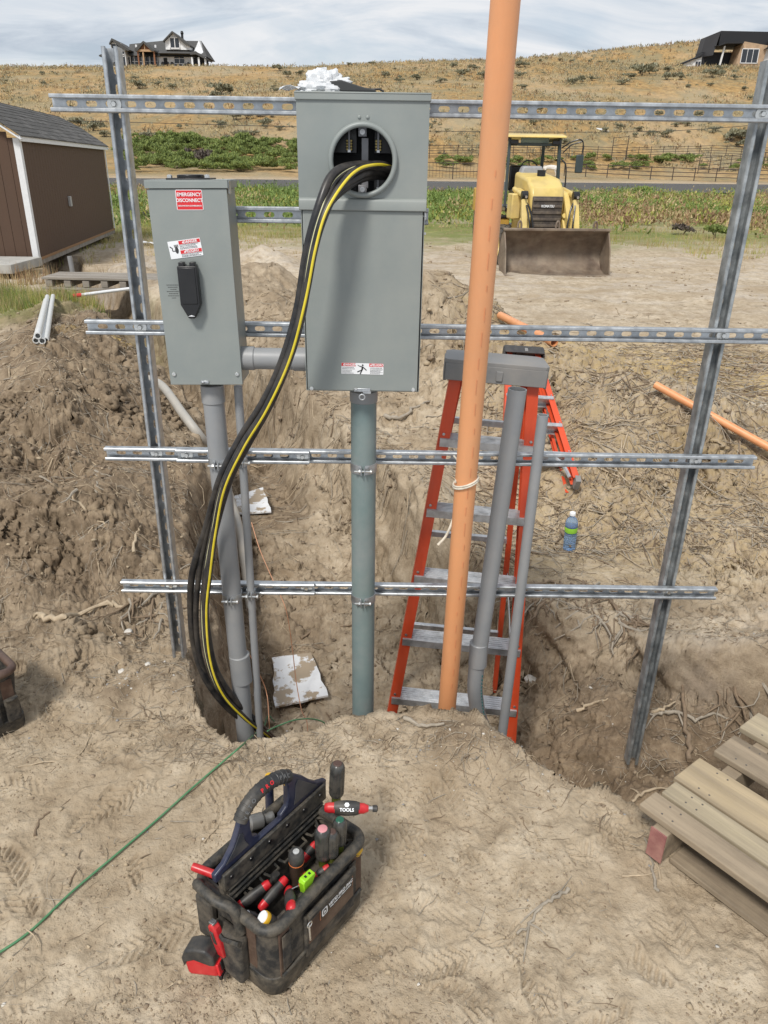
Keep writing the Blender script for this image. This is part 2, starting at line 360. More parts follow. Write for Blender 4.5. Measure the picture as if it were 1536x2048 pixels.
ys = [0.55]
while ys[-1] < 560:
    y = ys[-1]
    d = .008 if y < .95 else .0042 if y < 1.95 else .0075 if y < 3.0 else .0095 if y < 4.6 else .02 if y < 6.5 else .045 if y < 10 else .12 if y < 18 else .35 if y < 40 else 1.0 if y < 90 else 1.6 if y < 300 else 4
    ys.append(y+d)
ys = np.array(ys)
u0 = np.linspace(-.60, .60, 720); st = .0017*1.06**np.arange(1, 56); ext = .60+np.cumsum(st)
us = np.concatenate([-ext[::-1], u0, ext])
def sw(y): return 1.05+.62*y if y < 1.6 else (1.05+.62*1.6)*(1-min((y-1.6)/4, 1))+0 + min((y-1.6)/4, 1)*(y*1.0+.35)
SW = np.array([max(sw(y), .95*y+.35) for y in ys])
GX = us[None, :]*SW[:, None]; GY = np.repeat(ys[:, None], len(us), 1)
GZ = height(GX, GY)
def weather_walls():
    """steep faces get their crumbs sideways, along the face normal, instead of up and down"""
    global GX, GY, GZ
    k = int(np.searchsorted(ys, 12.0)); X = GX[:k].copy(); Y = GY[:k].copy(); Z = GZ[:k].copy()
    Zs = height(X, Y, False)
    dzx = np.gradient(Zs, axis=1)/np.gradient(X, axis=1); dzy = (np.gradient(Zs, axis=0))/np.gradient(Y, axis=0)
    s = np.hypot(dzx, dzy); st_ = sst(.45, 1.9, s)*(.25+.75*sst(-.25, .25, fbm(X.ravel(), Y.ravel(), 1.9, 3, 210).reshape(X.shape))); nl = np.sqrt(1+s*s)
    Yc = np.clip(Y/3.0, .6, 2.0)
    f = (X.ravel()+1.3*Z.ravel(), Y.ravel()-1.1*Z.ravel()); f2 = (X.ravel()-.8*Z.ravel()+3, Y.ravel()+1.5*Z.ravel())
    n = (fbm(f[0], f[1], 6, 3, 201, .5)*.085+fbm(f2[0], f2[1], 15, 4, 202, .6, True)*.022+fbm(f[0], f2[1], 34, 3, 203, .6)*.010).reshape(X.shape)
    GX[:k] = X-dzx/nl*n*st_; GY[:k] = Y-dzy/nl*n*st_; GZ[:k] = Z+n*st_/nl
weather_walls()
def grid_mesh(name, r0, r1, m):
    X = GX[r0:r1]; Y = GY[r0:r1]; Z = GZ[r0:r1]; nr, nc = X.shape
    co = np.stack([X, Y, Z], -1).reshape(-1, 3).astype(np.float32)
    i = np.arange(nr*nc).reshape(nr, nc); q = np.stack([i[:-1, :-1], i[:-1, 1:], i[1:, 1:], i[1:, :-1]], -1).reshape(-1, 4)
    me = bpy.data.meshes.new(name); me.vertices.add(len(co)); me.vertices.foreach_set('co', co.ravel())
    me.loops.add(q.size); me.loops.foreach_set('vertex_index', q.ravel().astype(np.int32))
    me.polygons.add(len(q)); me.polygons.foreach_set('loop_start', (np.arange(len(q))*4).astype(np.int32)); me.polygons.foreach_set('loop_total', np.full(len(q), 4, np.int32))
    me.polygons.foreach_set('use_smooth', np.ones(len(q), bool)); me.update(); me.validate()
    x = co[:, 0].astype(float); y = co[:, 1].astype(float); z = co[:, 2].astype(float)
    def attr(n, v): a = me.attributes.new(n, 'FLOAT', 'POINT'); a.data.foreach_set('value', np.clip(v, 0, 1).astype(np.float32))
    if r0 == 0 or True:
        w = fbm(x, y, 1.6, 4, 91); near = y < 30
        sdp = np.where(near, poly_sd(x, y, PIT), 9)
        damp = sst(.02, -.22, sdp)*(.45+.4*sst(2.6, 2.0, y)+.25*sst(.4, .9, x)) if False else (1-sst(-.20, .03, sdp+.12*w))*(.16+.5*(1-sst(2.1, 2.8, y))+.55*sst(.4, .8, x)*(1-sst(3.0, 3.4, y)))
        h1, _ = line_sd(x, y, [(-1.4, 3.0), (-1.75, 4.1), (-2.8, 7.0), (-3.6, 8.8)]); h2, _ = line_sd(x, y, [(.4, 8.4), (.6, 7.2), (1.5, 5.8), (2.1, 4.8)]); h3, _ = line_sd(x, y, [(-.6, 6.2), (-1.1, 8.2), (-2.4, 10.6), (-4.2, 13.6)])
        damp = np.maximum(damp, (1-sst(.4, 1.5, h1+.5*w))*.85); damp = np.maximum(damp, (1-sst(.3, 1.1, h2+.6*w))*.32); damp = np.maximum(damp, (1-sst(.3, 1.2, h3+.5*w))*.45)
        td, _ = line_sd(x, y, TRENCH); damp = np.maximum(damp, (1-sst(.2, .45, td))*.8*(y < 18)*(y > 4.4))
        dk = np.exp(-(((x+.82)/.16)**2+((y-2.0)/.07)**2))+np.exp(-(((x-.30)/.16)**2+((y-1.80)/.08)**2))+np.exp(-(((x-.62)/.12)**2+((y-1.68)/.06)**2))
        damp = np.maximum(damp, np.clip(dk*(1+1.2*fbm(x, y, 9, 3, 93)), 0, 1)*.75*near)
        attr('damp', damp)
        grass = sst(19, 27, y+3*w)*(1-sst(76, 80, y-.33*x))*(1-.55*sst(.0, .5, fbm(x, y, .25, 4, 95)+.1))
        grass = np.maximum(grass, (1-sst(.6, 2.0, np.hypot((x+5.4)/1.6, (y-9.6)/1.3)+.5*w))*.8*near)
        attr('grass', grass)
        attr('salt', np.clip(np.exp(-(((x-2.9)/.8)**2+((y-5.5)/.7)**2))*1.3+.5*np.exp(-(((x-1.9)/.5)**2+((y-2.7)/.22)**2)), 0, 1)*np.clip(.6+1.6*fbm(x, y, 2.2, 4, 97), 0, 1)+.30*sst(9, 13, y)*(1-sst(20, 26, y))*np.clip(.4+2*fbm(x, y*2.5, .8, 4, 99), 0, 1))
        attr('straw', np.clip((1-sst(.5, 2.2, np.hypot((x-3.4)/1.4, (y-6.8)/1.0)))*.6+(1-sst(.15, .6, np.hypot((x+2.5), (y-6.6))))*.9+.30*sst(3.0, 3.6, y)*(1-sst(7, 9, y))*sst(.2, 1.0, x), 0, 1))
        attr('hill', sst(98, 108, y-.33*x))
    me.materials.append(m)
    o = bpy.data.objects.new(name, me); COL.objects.link(o); return o

def ground_material():
    m = bpy.data.materials.new('dirt'); m.use_nodes = True; nt = m.node_tree; N = nt.nodes; L = nt.links; b = N['Principled BSDF']
    tc = N.new('ShaderNodeTexCoord'); P = tc.outputs['Object']
    def noise(sc, det=6, ro=.6, st=(1, 1, 1), off=(0, 0, 0), dist=0.0):
        mp = N.new('ShaderNodeMapping'); mp.inputs['Scale'].default_value = st; mp.inputs['Location'].default_value = off; L.new(P, mp.inputs[0])
        n = N.new('ShaderNodeTexNoise'); n.inputs['Scale'].default_value = sc; n.inputs['Detail'].default_value = det; n.inputs['Roughness'].default_value = ro; n.inputs['Distortion'].default_value = dist; L.new(mp.outputs[0], n.inputs[0]); return n.outputs[0]
    def ramp(v, stops):
        r = N.new('ShaderNodeValToRGB'); L.new(v, r.inputs[0]); e = r.color_ramp.elements
        while len(e) > 1: e.remove(e[-1])
        for i, (p, c) in enumerate(stops):
            k = e[0] if i == 0 else e.new(p); k.position = p; k.color = (*c, 1) if isinstance(c, tuple) else (c, c, c, 1)
        return r.outputs[0]
    def mix(f, a, c, mode='MIX'):
        x = N.new('ShaderNodeMix'); x.data_type = 'RGBA'; x.blend_type = mode
        if isinstance(f, float): x.inputs[0].default_value = f
        else: L.new(f, x.inputs[0])
        for k, v in ((6, a), (7, c)):
            if isinstance(v, tuple): x.inputs[k].default_value = (*v, 1)
            else: L.new(v, x.inputs[k])
        return x.outputs[2]
    def mth(op, a, c=0.0, cl=True):
        x = N.new('ShaderNodeMath'); x.operation = op; x.use_clamp = cl
        for i, v in enumerate((a, c)):
            if isinstance(v, (int, float)): x.inputs[i].default_value = v
            else: L.new(v, x.inputs[i])
        return x.outputs[0]
    def at(n): a = N.new('ShaderNodeAttribute'); a.attribute_name = n; return a.outputs['Fac']
    big = noise(1.7, 7, .6); fine = noise(55, 5, .7); mid = noise(9, 8, .68); grit = noise(260, 3, .6)
    dry = ramp(mid, [(.30, (.24, .185, .125)), (.48, (.43, .35, .25)), (.66, (.54, .455, .34))])
    dry = mix(mth('MULTIPLY', ramp(big, [(.44, 0.0), (.60, 1.0)]), .55), dry, (.30, .225, .145))
    wet = ramp(mid, [(.30, (.10, .072, .046)), (.50, (.19, .138, .090)), (.68, (.31, .235, .155))])
    c = mix(mth('MULTIPLY', at('damp'), mth('ADD', .55, mth('MULTIPLY', fine, .9))), dry, wet)
    salt = ramp(noise(4.5, 8, .7, (1, 1, 1), (4, 2, 0)), [(.38, 0.0), (.55, 1.0)])
    c = mix(mth('MULTIPLY', at('salt'), salt), c, (.60, .57, .53))
    strawn = ramp(noise(14, 7, .7, (1, 3, 1)), [(.42, 0.0), (.55, 1.0)])
    c = mix(mth('MULTIPLY', at('straw'), strawn), c, (.46, .33, .13))
    gcol = ramp(noise(1.6, 6, .7), [(.35, (.24, .20, .09)), (.5, (.15, .18, .05)), (.65, (.26, .25, .09))])
    c = mix(at('grass'), c, gcol)
    # dry grass hillside with grey brown sage patches
    h1 = noise(.12, 9, .68, (1, .55, 1)); h2 = noise(.9, 8, .72, (1, .45, 1), (5, 5, 0)); h3 = noise(.035, 5, .6, (1, 1, 1), (9, 0, 0))
    hc = ramp(h2, [(.30, (.15, .11, .06)), (.43, (.29, .19, .085)), (.56, (.40, .255, .105)), (.72, (.52, .37, .175))])
    hc = mix(mth('MULTIPLY', ramp(h1, [(.44, 0.0), (.58, 1.0)]), .70), hc, (.24, .215, .13))
    hc = mix(mth('MULTIPLY', ramp(h3, [(.48, 0.0), (.60, 1.0)]), .35), hc, (.50, .40, .27))
    c = mix(at('hill'), c, hc)
    sp = ramp(noise(120, 3, .5), [(.24, (.50, .46, .40)), (.33, (1., 1., 1.)), (.70, (1., 1., 1.)), (.77, (1.35, 1.3, 1.2))])
    c = mix(mth('MULTIPLY', mth('SUBTRACT', 1.0, at('hill')), .9), c, mix(1.0, c, sp, 'MULTIPLY'))
    L.new(c, b.inputs['Base Color']); b.inputs['Roughness'].default_value = .95; b.inputs['Specular IOR Level'].default_value = .15
    hsum = mth('ADD', mth('MULTIPLY', mid, .9, False), mth('ADD', mth('MULTIPLY', fine, .45, False), mth('MULTIPLY', grit, .10, False), False), False)
    bp = N.new('ShaderNodeBump'); bp.inputs['Strength'].default_value = .9; bp.inputs['Distance'].default_value = .016; L.new(hsum, bp.inputs['Height'])
    bp2 = N.new('ShaderNodeBump'); bp2.inputs['Distance'].default_value = .5; L.new(h2, bp2.inputs['Height']); L.new(mth('MULTIPLY', at('hill'), .8), bp2.inputs['Strength']); L.new(bp.outputs[0], bp2.inputs['Normal'])
    L.new(bp2.outputs[0], b.inputs['Normal']); return m
DIRT = ground_material()
split = int(np.searchsorted(ys, 97))
ground = tag(grid_mesh('ground', 0, split+1, DIRT), kind='structure')
hillside = tag(grid_mesh('hillside', split, len(ys), DIRT), kind='structure')
def backdrop_edge():
    mb = MB(); R0, R1 = 20, 1400
    n = 48
    for i in range(n):
        pass
# road with its gravel shoulder: follows the line t = 80..92
asph = mat('asphalt', (.042, .042, .046), .9, var=.25, scale=3, bump=.01, bscale=30)
paint = mat('road_paint', (.7, .7, .68), .7, var=.2, scale=5)
grav = mat('shoulder_gravel', (.080, .076, .070), .95, var=.35, scale=6, bump=.02, bscale=20)
def strip(name, t0, t1, dz, m, x0=-160, x1=190):
    mb = MB(); xs_ = np.arange(x0, x1, 6.0); vs = []
    ts = [t0, (t0+t1)/2, t1]
    for t in ts:
        for x in xs_:
            y = (t)+.33*x; 
            for _ in range(3): y = t+.33*x*float(sst(30, 90, np.array(y)))*(1-.75*float(sst(110, 250, np.array(y))))
            vs.append((x, y, hz(x, y)+dz))
    n = len(xs_); fs = [(r*n+i, r*n+i+1, (r+1)*n+i+1, (r+1)*n+i) for r in range(2) for i in range(n-1)]
    mb.add(vs, fs); return tag(mb.build(name, m), kind='structure')
strip('road_shoulder', 71.5, 80.4, .10, grav); strip('road', 80.4, 91, .10, asph)
strip('road_marking', 80.9, 81.25, .125, paint); strip('road_marking', 85.6, 85.8, .125, mat('yellow_paint', (.5, .35, .05), .7)); strip('road_marking', 90.2, 90.5, .125, paint)
def at_px(px, py):                       # where the sight line meets the terrain
    d = ray(px, py); s0 = 1.0
    ts = np.concatenate([np.arange(1, 30, .05), np.arange(30, 600, .5)]); X = d.x*ts; Y = d.y*ts; Z = CAM_H+d.z*ts
    hh = height(X, Y, False); i = np.argmax(Z < hh)
    return (float(X[i]), float(Y[i])) if (Z < hh).any() else None
# ---------------------------------------------------------------- materials for the rack
GALV = mat('galvanised_steel', (.50, .52, .535), .42, .8, var=.22, scale=40, col2=(.37, .39, .41), mixs=.52, bump=.0004, bscale=90)
GALV2 = mat('weathered_galvanised_steel', (.42, .44, .445), .48, .65, var=.22, scale=30, col2=(.24, .26, .27), mixs=.5, bump=.0004, bscale=80)
ZINC = mat('zinc_bolt', (.70, .70, .68), .3, .9, var=.1, scale=60)
BOXP = mat('grey_enamel', (.240, .265, .255), .42, var=.09, scale=5, bump=.0002, bscale=40, rvar=.08, dust=.16)
BOXI = mat('dark_enclosure_inside', (.018, .019, .020), .6)
PVC = mat('grey_pvc', (.255, .265, .275), .42, var=.06, scale=12, dust=.18, rvar=.08)
PVC2 = mat('green_grey_pvc', (.165, .225, .225), .42, var=.10, scale=9, col2=(.21, .245, .245), mixs=.58, dust=.14, rvar=.08)
PVCL = mat('pale_pvc', (.40, .38, .34), .5, var=.12, scale=9, dust=.4)
CABLE = mat('black_cable_jacket', (.016, .016, .018), .42, var=.3, scale=25, dust=.16, bump=.0004, bscale=60)
YEL = mat('yellow_cable_stripe', (.72, .58, .03), .4, var=.15, scale=30, dust=.20)
YEL2 = mat('pale_cable_stripe', (.62, .60, .35), .5, var=.1, scale=30)
BLACKP = mat('black_plastic', (.012, .012, .013), .35, var=.2, scale=20)
REDL = mat('red_label_print', (.62, .025, .03), .4, var=.05)
WHT = mat('white_label', (.78, .79, .80), .45, var=.04)
INK = mat('black_print', (.03, .03, .03), .6)
BRASS = mat('brass', (.55, .42, .16), .35, .9)
ALU = mat('aluminium', (.55, .56, .57), .32, .85, var=.15, scale=30, stretch=(1, 1, 1))

def channel(L, depth, w=.041, pitch=.050, sl=.029, sw_=.014, th=.0024, first=.025):
    """slotted strut along local X, open side facing -Y, slotted web at y=depth"""
    mb = MB(); h = w/2
    def lipside(s):
        out = [(.0075, .0105), (.002, .0105), (.0, .0125), (0, h-.0025), (.0025, h), (depth, h), (depth, h-th), (.0032, h-th), (th, h-.0035), (th, .0135), (.0032, .0125), (.0075, .0125)]
        pts = [(y, z*s) for y, z in out]
        n = len(pts); vs = [(0, y, z) for y, z in pts]+[(L, y, z) for y, z in pts]
        fs = [(i, (i+1) % n, n+(i+1) % n, n+i) for i in range(n)]+[tuple(reversed(range(n))), tuple(range(n, 2*n))]
        if s < 0: fs = [f[::-1] for f in fs]
        mb.add(vs, fs)
    lipside(1); lipside(-1)
    hw = h-th+.0002; n = int(L/pitch); x = 0.0; k = 12
    cells = max(n, 1); x0 = (L-cells*pitch)/2 if L > pitch else 0
    def plate(a, b):
        if b-a > 1e-4: mb.box(((a+b)/2, depth-th/2, 0), (b-a, th, hw*2))
    plate(0, x0); plate(L-x0, L)
    for c in range(cells):
        cx = x0+pitch*(c+.5); ov = []; rc = []
        for j in range(16):
            a = 2*math.pi*j/16; ca, sa = math.cos(a), math.sin(a)
            st = (sl-sw_)/2
            ov.append((cx+(st if ca > 1e-6 else -st if ca < -1e-6 else 0)+ca*sw_/2, sa*sw_/2))
            m_ = max(abs(ca), abs(sa)); rc.append((cx+ca/m_*pitch/2, sa/m_*hw))
        vs = [(p[0], depth-th, p[1]) for p in ov]+[(p[0], depth-th, p[1]) for p in rc]+[(p[0], depth, p[1]) for p in ov]+[(p[0], depth, p[1]) for p in rc]
        fs = []
        for j in range(16):
            j2 = (j+1) % 16
            fs += [(j, j2, 16+j2, 16+j), (32+j2, 32+j, 48+j, 48+j2), (j2, j, 32+j, 32+j2)]
        mb.add(vs, fs)
    return mb
def bolt_part(parent, c, r=.0125, name='bolt', m=None, axis=(0, -1, 0)):
    F = frame(c, axis, Vector((0, 0, 1)))
    w = MB().lathe([(0.004, 0), (r*1.45, 0), (r*1.5, .0007), (r*1.45, .002), (.004, .002)], F, 20).build('washer', m or ZINC, parent)
    b = MB().lathe([(0.0001, 0), (r*.62, 0.002), (r*.62, .0075), (r*.5, .009), (.0001, .009)], F, 6).build(name, m or ZINC, parent, smooth=20)
    return b
D = 2.15
def rail(label, a, b, Y, m=GALV, depth=.021, bolts=(), rollfix=True):
    A = PY(*a, Y); B = PY(*b, Y)
    d = (B-A); L = d.length
    F = Matrix.Translation(A) @ Matrix.Rotation(math.atan2(-d.z, d.x), 4, 'Y')
    t = thing('strut_rail', label, 'strut rail', M=F, group='horizontal strut rails of the rack')
    channel(L, depth).build('channel', m, t, smooth=30)
    for bx in bolts:
        Q = PY(bx, a[1]+(b[1]-a[1])*(bx-a[0])/(b[0]-a[0]), Y); bolt_part(t, ((Q-A).length, depth-.0028, 0))
    return t
rail('topmost slotted strut rail of the rack, level with the meter hole', (99, 205), (1640, 229), D, bolts=(224, 1531))
rail('short slotted strut rail between the two grey boxes, second from the top', (440, 429), (857, 434), D, bolts=(840,))
rail('long slotted strut rail crossing behind both boxes at mid height, just above the ladder tops', (170, 655), (1640, 676), D, bolts=(277, 1451))
rail('second lowest slotted strut rail, tied with white rope to the orange conduit', (209, 909), (1512, 927), D, bolts=(310, 1395))
rail('lowest slotted strut rail of the rack, near the foot of the ladder', (242, 1175), (1434, 1190), D, bolts=(340, 1340))
rail('short strut piece bolted over the second lowest rail behind the black cables', (352, 913), (618, 917), D-.023, bolts=(371, 604))
rail('short strut piece bolted over the lowest rail behind the black cables', (385, 1178), (628, 1181), D-.023, bolts=(612,))
def post(label, a, b, Y, m, slots):
    A = PY(*a, Y); B = PY(*b, Y); d = B-A
    F = frame(A, d, Vector((0, 1, 0)))              # local Z along the post
    x = Vector((0, 1, 0)).cross(d.normalized())
    M = Matrix(((d.normalized().x, 0, 0, A.x), (0, 1, 0, A.y), (0, 0, 1, A.z), (0, 0, 0, 1)))
    z = d.normalized(); y = Vector((0, 1, 0)); xx = z; zz = xx.cross(y)
    M = Matrix(((xx.x, y.x, zz.x, A.x), (xx.y, y.y, zz.y, A.y), (xx.z, y.z, zz.z, A.z), (0, 0, 0, 1)))
    t = thing('strut_post', label, 'strut post', M=M, group='upright strut posts of the rack')
    channel(d.length, .041).build('channel', m, t, smooth=30)
    return t
post('left upright strut post standing in the dirt beside the small grey box', (357, 1316), (217, 92), D+.0225, GALV, 1)
post('right upright strut post rising from the pit near the pallet', (1265, 1530), (1552, 120), D+.0225, GALV2, 1)

# ---------------------------------------------------------------- helpers for conduit
def along(a, b, t): return Vector(a).lerp(Vector(b), t)
def local(pts): o = Vector(pts[0]); return o, [Vector(p)-o for p in pts]
def pipe_thing(name, label, cat, pts, r, m, hollow=0.0, n=24, group=None, base=None):
    o = Vector(base) if base is not None else Vector(pts[-1])
    t = thing(name, label, cat, o, group=group)
    mb = MB().tube([Vector(p)-o for p in pts], r, n, hollow=hollow); mb.build('pipe', m, t)
    return t, o
def sleeve(t, o, a, b, r, m, name='coupling'):
    a = Vector(a)-o; b = Vector(b)-o; L = (b-a).length; F = frame(a, b-a, Vector((0, 1, 0)))
    return MB().lathe([(r*.93, 0), (r, .002), (r, L-.002), (r*.93, L)], F, 28).build(name, m, t)
def clamp(label, c, r, Y):
    """two strap halves round a pipe with the bolt across the front"""
    c = Vector(c); t = thing('pipe_clamp', label, 'pipe clamp', c, group='strut clamps holding the conduits')
    for s in (-1, 1):
        vs = []; n = 12
        for j in range(n+1):
            a = -math.pi/2+s*(.16+(math.pi-.35)*j/n)
            for rr in (r+.0004, r+.0022):
                for z in (-.0145, .0145): vs.append((rr*math.cos(a), rr*math.sin(a), z))
        fs = []
        for j in range(n):
            b = j*4; fs += [(b, b+1, b+5, b+4), (b+3, b+2, b+6, b+7), (b+1, b+3, b+7, b+5), (b+2, b, b+4, b+6)]
        fs += [(0, 2, 3, 1), (n*4, n*4+1, n*4+3, n*4+2)]
        mb = MB(); mb.add(vs, fs if s < 0 else [f[::-1] for f in fs])
        mb.box((s*.0052, -r-.009, 0), (.0022, .018, .0215))
        mb.box((s*(r*.55), r+.006, 0), (.003, .02, .02))
        mb.build('strap', GALV, t, smooth=40)
    mb = MB(); F = frame((-.026, -r-.0095, 0), (1, 0, 0), Vector((0, 0, 1)))
    mb.lathe([(.0031, 0), (.0031, .047)], F, 8)
    mb.lathe([(.0058, .047), (.0064, .048), (.0064, .052), (.004, .0535)], F, 10)
    mb.build('bolt', ZINC, t)
    MB().lathe([(.0062, .013), (.0062, .018)], F, 6).build('nut', ZINC, t, smooth=20)
    return t

# riser of the big meter box
YM = D-.042
top = PY(727, 782, YM); bot = PY(726, 1560, YM); top.x = bot.x = (top.x+bot.x)/2
t, o = pipe_thing('meter_riser', 'thick green grey conduit rising from the pit into the tall box', 'conduit', [top, bot], .0375, PVC2)
sleeve(t, o, top+Vector((0, 0, .004)), top-Vector((0, 0, .030)), .0405, PVC, 'collar')
for py, w in ((939, 'upper'), (1202, 'lower')):
    q = PY(727, py, YM-.03); q.y = YM; q.x = top.x; clamp(f'{w} steel clamp round the thick green grey conduit', q, .0375, D)
# riser of the disconnect box
YD = D-.060
a = PY(424, 768, YD); b = PY(494, 1500, YD)
t, o = pipe_thing('disconnect_riser', 'grey conduit with a coupling below the small disconnect box', 'conduit', [a, b], .0302, PVC)
sleeve(t, o, a, along(a, b, .04), .0335, PVC, 'collar')
k1 = PY(478, 1308, YD); k2 = PY(485, 1362, YD); sleeve(t, o, k1, k2, .0345, PVC)
for py, w in ((930, 'upper'), (1200, 'lower')):
    f = (py-768)/(1500-768); q = along(a, b, .5); 
    z = PY(440, py, YD-.03).z; f = (z-a.z)/(b.z-a.z); q = along(a, b, f); clamp(f'{w} steel clamp round the grey disconnect conduit beside the cables', q, .0302, D)
a = PY(476, 772, YD+.012); b = PY(522, 1500, YD+.012)
t, o = pipe_thing('ground_wire_conduit', 'thin grey conduit running down just right of the cable bundle', 'conduit', [a, b], .0125, PVC, n=16)
for py, w in ((924, 'upper'), (1190, 'lower')):
    z = PY(490, py, YD).z; f = (z-a.z)/(b.z-a.z); clamp(f'small {w} clamp on the thin grey conduit', along(a, b, f), .0125, D)
# stub between the boxes
a = PY(478, 716, 2.07); b = PY(625, 719, 2.07)
t = thing('pipe_nipple', 'short grey conduit joining the two grey boxes near their bottoms', 'conduit', a)
MB().tube([(0, 0, 0), b-a], .0295, 28).build('pipe', PVC, t)
sleeve(t, a, a, along(a, b, .22), .0325, PVC, 'collar'); sleeve(t, a, along(a, b, .74), b, .0325, PVC, 'collar')

# ---------------------------------------------------------------- meter box
YF = 2.012
TL = PY(587, 180, YF); TR = PY(860, 182, YF); BL = PY(612, 783, YF); BR = PY(842, 787, YF)
cx = (TL.x+TR.x+BL.x+BR.x)/4; W = .5*((TR.x-TL.x)+(BR.x-BL.x)); zt = TL.z; zb = BL.z
Hh = zt-zb; dep = D-.002-YF
mt = thing('meter_box', 'tall grey meter box with an open round hole and cables coming out', 'meter box', (cx, YF, zb))
def fz(py): return PY(727, py, YF).z-zb
ring_c = PY(726, 321, YF); rz = ring_c.z-zb; rx = ring_c.x-cx; RR = .0775
zs = fz(402)
# body shell: sides, back, bottom
mb = MB(); th = .002; w2 = W/2-.004
mb.box((-w2+th/2, dep/2+.004, Hh/2), (th, dep-.008, Hh-.004)); mb.box((w2-th/2, dep/2+.004, Hh/2), (th, dep-.008, Hh-.004))
mb.box((0, dep-th/2, Hh/2), (W-.012, th, Hh-.006)); mb.box((0, dep/2+.002, th/2+.001), (W-.012, dep-.012, th))
mb.build('box_body', [BOXP], mt)
MB().box((0, dep/2, Hh-.004), (W+.004, dep+.012, .004)).box((0, -.0035, Hh-.011), (W+.004, .003, .017)).box((-W/2-.0005, dep/2, Hh-.011), (.003, dep, .017)).box((W/2+.0005, dep/2, Hh-.011), (.003, dep, .017)).build('top_cap', BOXP, mt, bevel=.0015)
# upper cover with the round hole
def cover_with_hole(x0, x1, z0, z1, cx_, cz_, r, y0, y1):
    mb = MB(); n = 48; ov = []; rc = []
    for j in range(n):
        a = 2*math.pi*(j+.5)/n; ca, sa = math.cos(a), math.sin(a); ov.append((cx_+ca*r, cz_+sa*r))
        tx = ((x1-cx_) if ca > 0 else (x0-cx_))/ca if abs(ca) > 1e-9 else 1e9; tz = ((z1-cz_) if sa > 0 else (z0-cz_))/sa if abs(sa) > 1e-9 else 1e9
        q = min(tx, tz); rc.append([cx_+ca*q, cz_+sa*q])
    for cxn, czn in ((x0, z0), (x1, z0), (x0, z1), (x1, z1)):
        j = min(range(n), key=lambda i: (rc[i][0]-cxn)**2+(rc[i][1]-czn)**2); rc[j] = [cxn, czn]
    vs = [(p[0], y, p[1]) for y in (y0, y1) for q in (ov, rc) for p in q]; fs = []
    for j in range(n):
        k = (j+1) % n; fs += [(j, k, n+k, n+j), (2*n+k, 2*n+j, 3*n+j, 3*n+k), (k, j, 2*n+j, 2*n+k), (n+j, n+k, 3*n+k, 3*n+j)]
    mb.add(vs, fs); return mb
cv = cover_with_hole(-W/2+.001, W/2-.001, zs+.006, Hh-.0065, rx, rz, RR, 0, .002)
cv.box((-W/2+.002, .016, (zs+Hh)/2), (.002, .028, Hh-zs-.014)); cv.box((W/2-.002, .016, (zs+Hh)/2), (.002, .028, Hh-zs-.014))
cv.build('upper_cover', BOXP, mt, smooth=30)
# raised ring of the meter opening
F = Matrix(((1, 0, 0, rx), (0, 0, 1, 0), (0, 1, 0, rz), (0, 0, 0, 1)))
Fm = Matrix(((1, 0, 0, rx), (0, 0, -1, 0.0), (0, 1, 0, rz), (0, 0, 0, 1)))
prof = [(RR-.005, -.004), (RR-.006, .010), (RR-.003, .0145), (RR+.002, .015), (RR+.006, .011), (RR+.007, .004), (RR+.0075, -.0005)]
mb = MB(); mb.lathe([(p[0], p[1]) for p in prof], Fm, 64)
mb.f = mb.f[:-2]; mb.m = mb.m[:-2]
mb.build('meter_ring', BOXP, mt, smooth=60)
# rivets above and below the ring
for dx in (-.009, .011):
    for zz in (rz+RR+.016, rz-RR-.0145): MB().ball((rx+dx, -.001, zz), .0042, 10, (1, .6, 1)).build('rivet', BOXP, mt)
# ridge between the covers and the lower door
zl = fz(421)
mb = MB(); P5 = [(.004, zs+.008), (-.006, zs+.004), (-.009, zs-.002), (-.009, zl), (-.006, zl-.001), (.004, zl-.001)]
mb.prism([(-y, z) for y, z in P5], W-.002, Matrix(((0, 0, 1, -W/2+.001), (-1, 0, 0, 0), (0, 1, 0, 0), (0, 0, 0, 1)))); mb.build('cover_lip', BOXP, mt, bevel=.0015)
MB().box((0, .001, (zl+.004)/2), (W-.018, .006, zl-.006)).build('lower_door', BOXP, mt, bevel=.0018)
MB().box((W/2-.004, .03, zl-.012), (.008, .03, .006)).build('hinge_pin', ZINC, mt, bevel=.0008); MB().box((W/2-.001, .04, zl-.055), (.006, .008, .006)).build('hinge_pin', ZINC, mt, bevel=.0008)
for sx in (-1, 1): 
    q = Vector((sx*(W/2-.020), -.0025, .010)); F2 = frame(q, (0, -1, 0), Vector((0, 0, 1)))
    MB().lathe([(.0055, 0), (.006, .001), (.005, .0035), (.002, .004), (.002, .002), (.0001, .002)], F2, 14).build('screw', ZINC, mt)
# hasp
h0 = Vector((rx-.018, -.004, .010))
MB().box((h0.x+.017, -.005, .008), (.045, .003, .010)).box((h0.x+.03, -.004, .001), (.022, .003, .008)).build('hasp', GALV, mt, bevel=.001)
Fh = frame((rx-.001, -.012, -.008), (0, -1, 0), Vector((0, 0, 1)))
MB().tube([(rx-.001+.0075*math.cos(a), -.013, -.010+.0075*math.sin(a)) for a in [i*math.pi/8 for i in range(17)]], .0022, 8, cap=False).build('lock_loop', GALV, mt)
F2 = frame((h0.x, -.006, .011), (0, -1, 0), Vector((0, 0, 1))); MB().lathe([(.004, 0), (.0042, .001), (.003, .003), (.0001, .003)], F2, 12).build('screw', ZINC, mt)
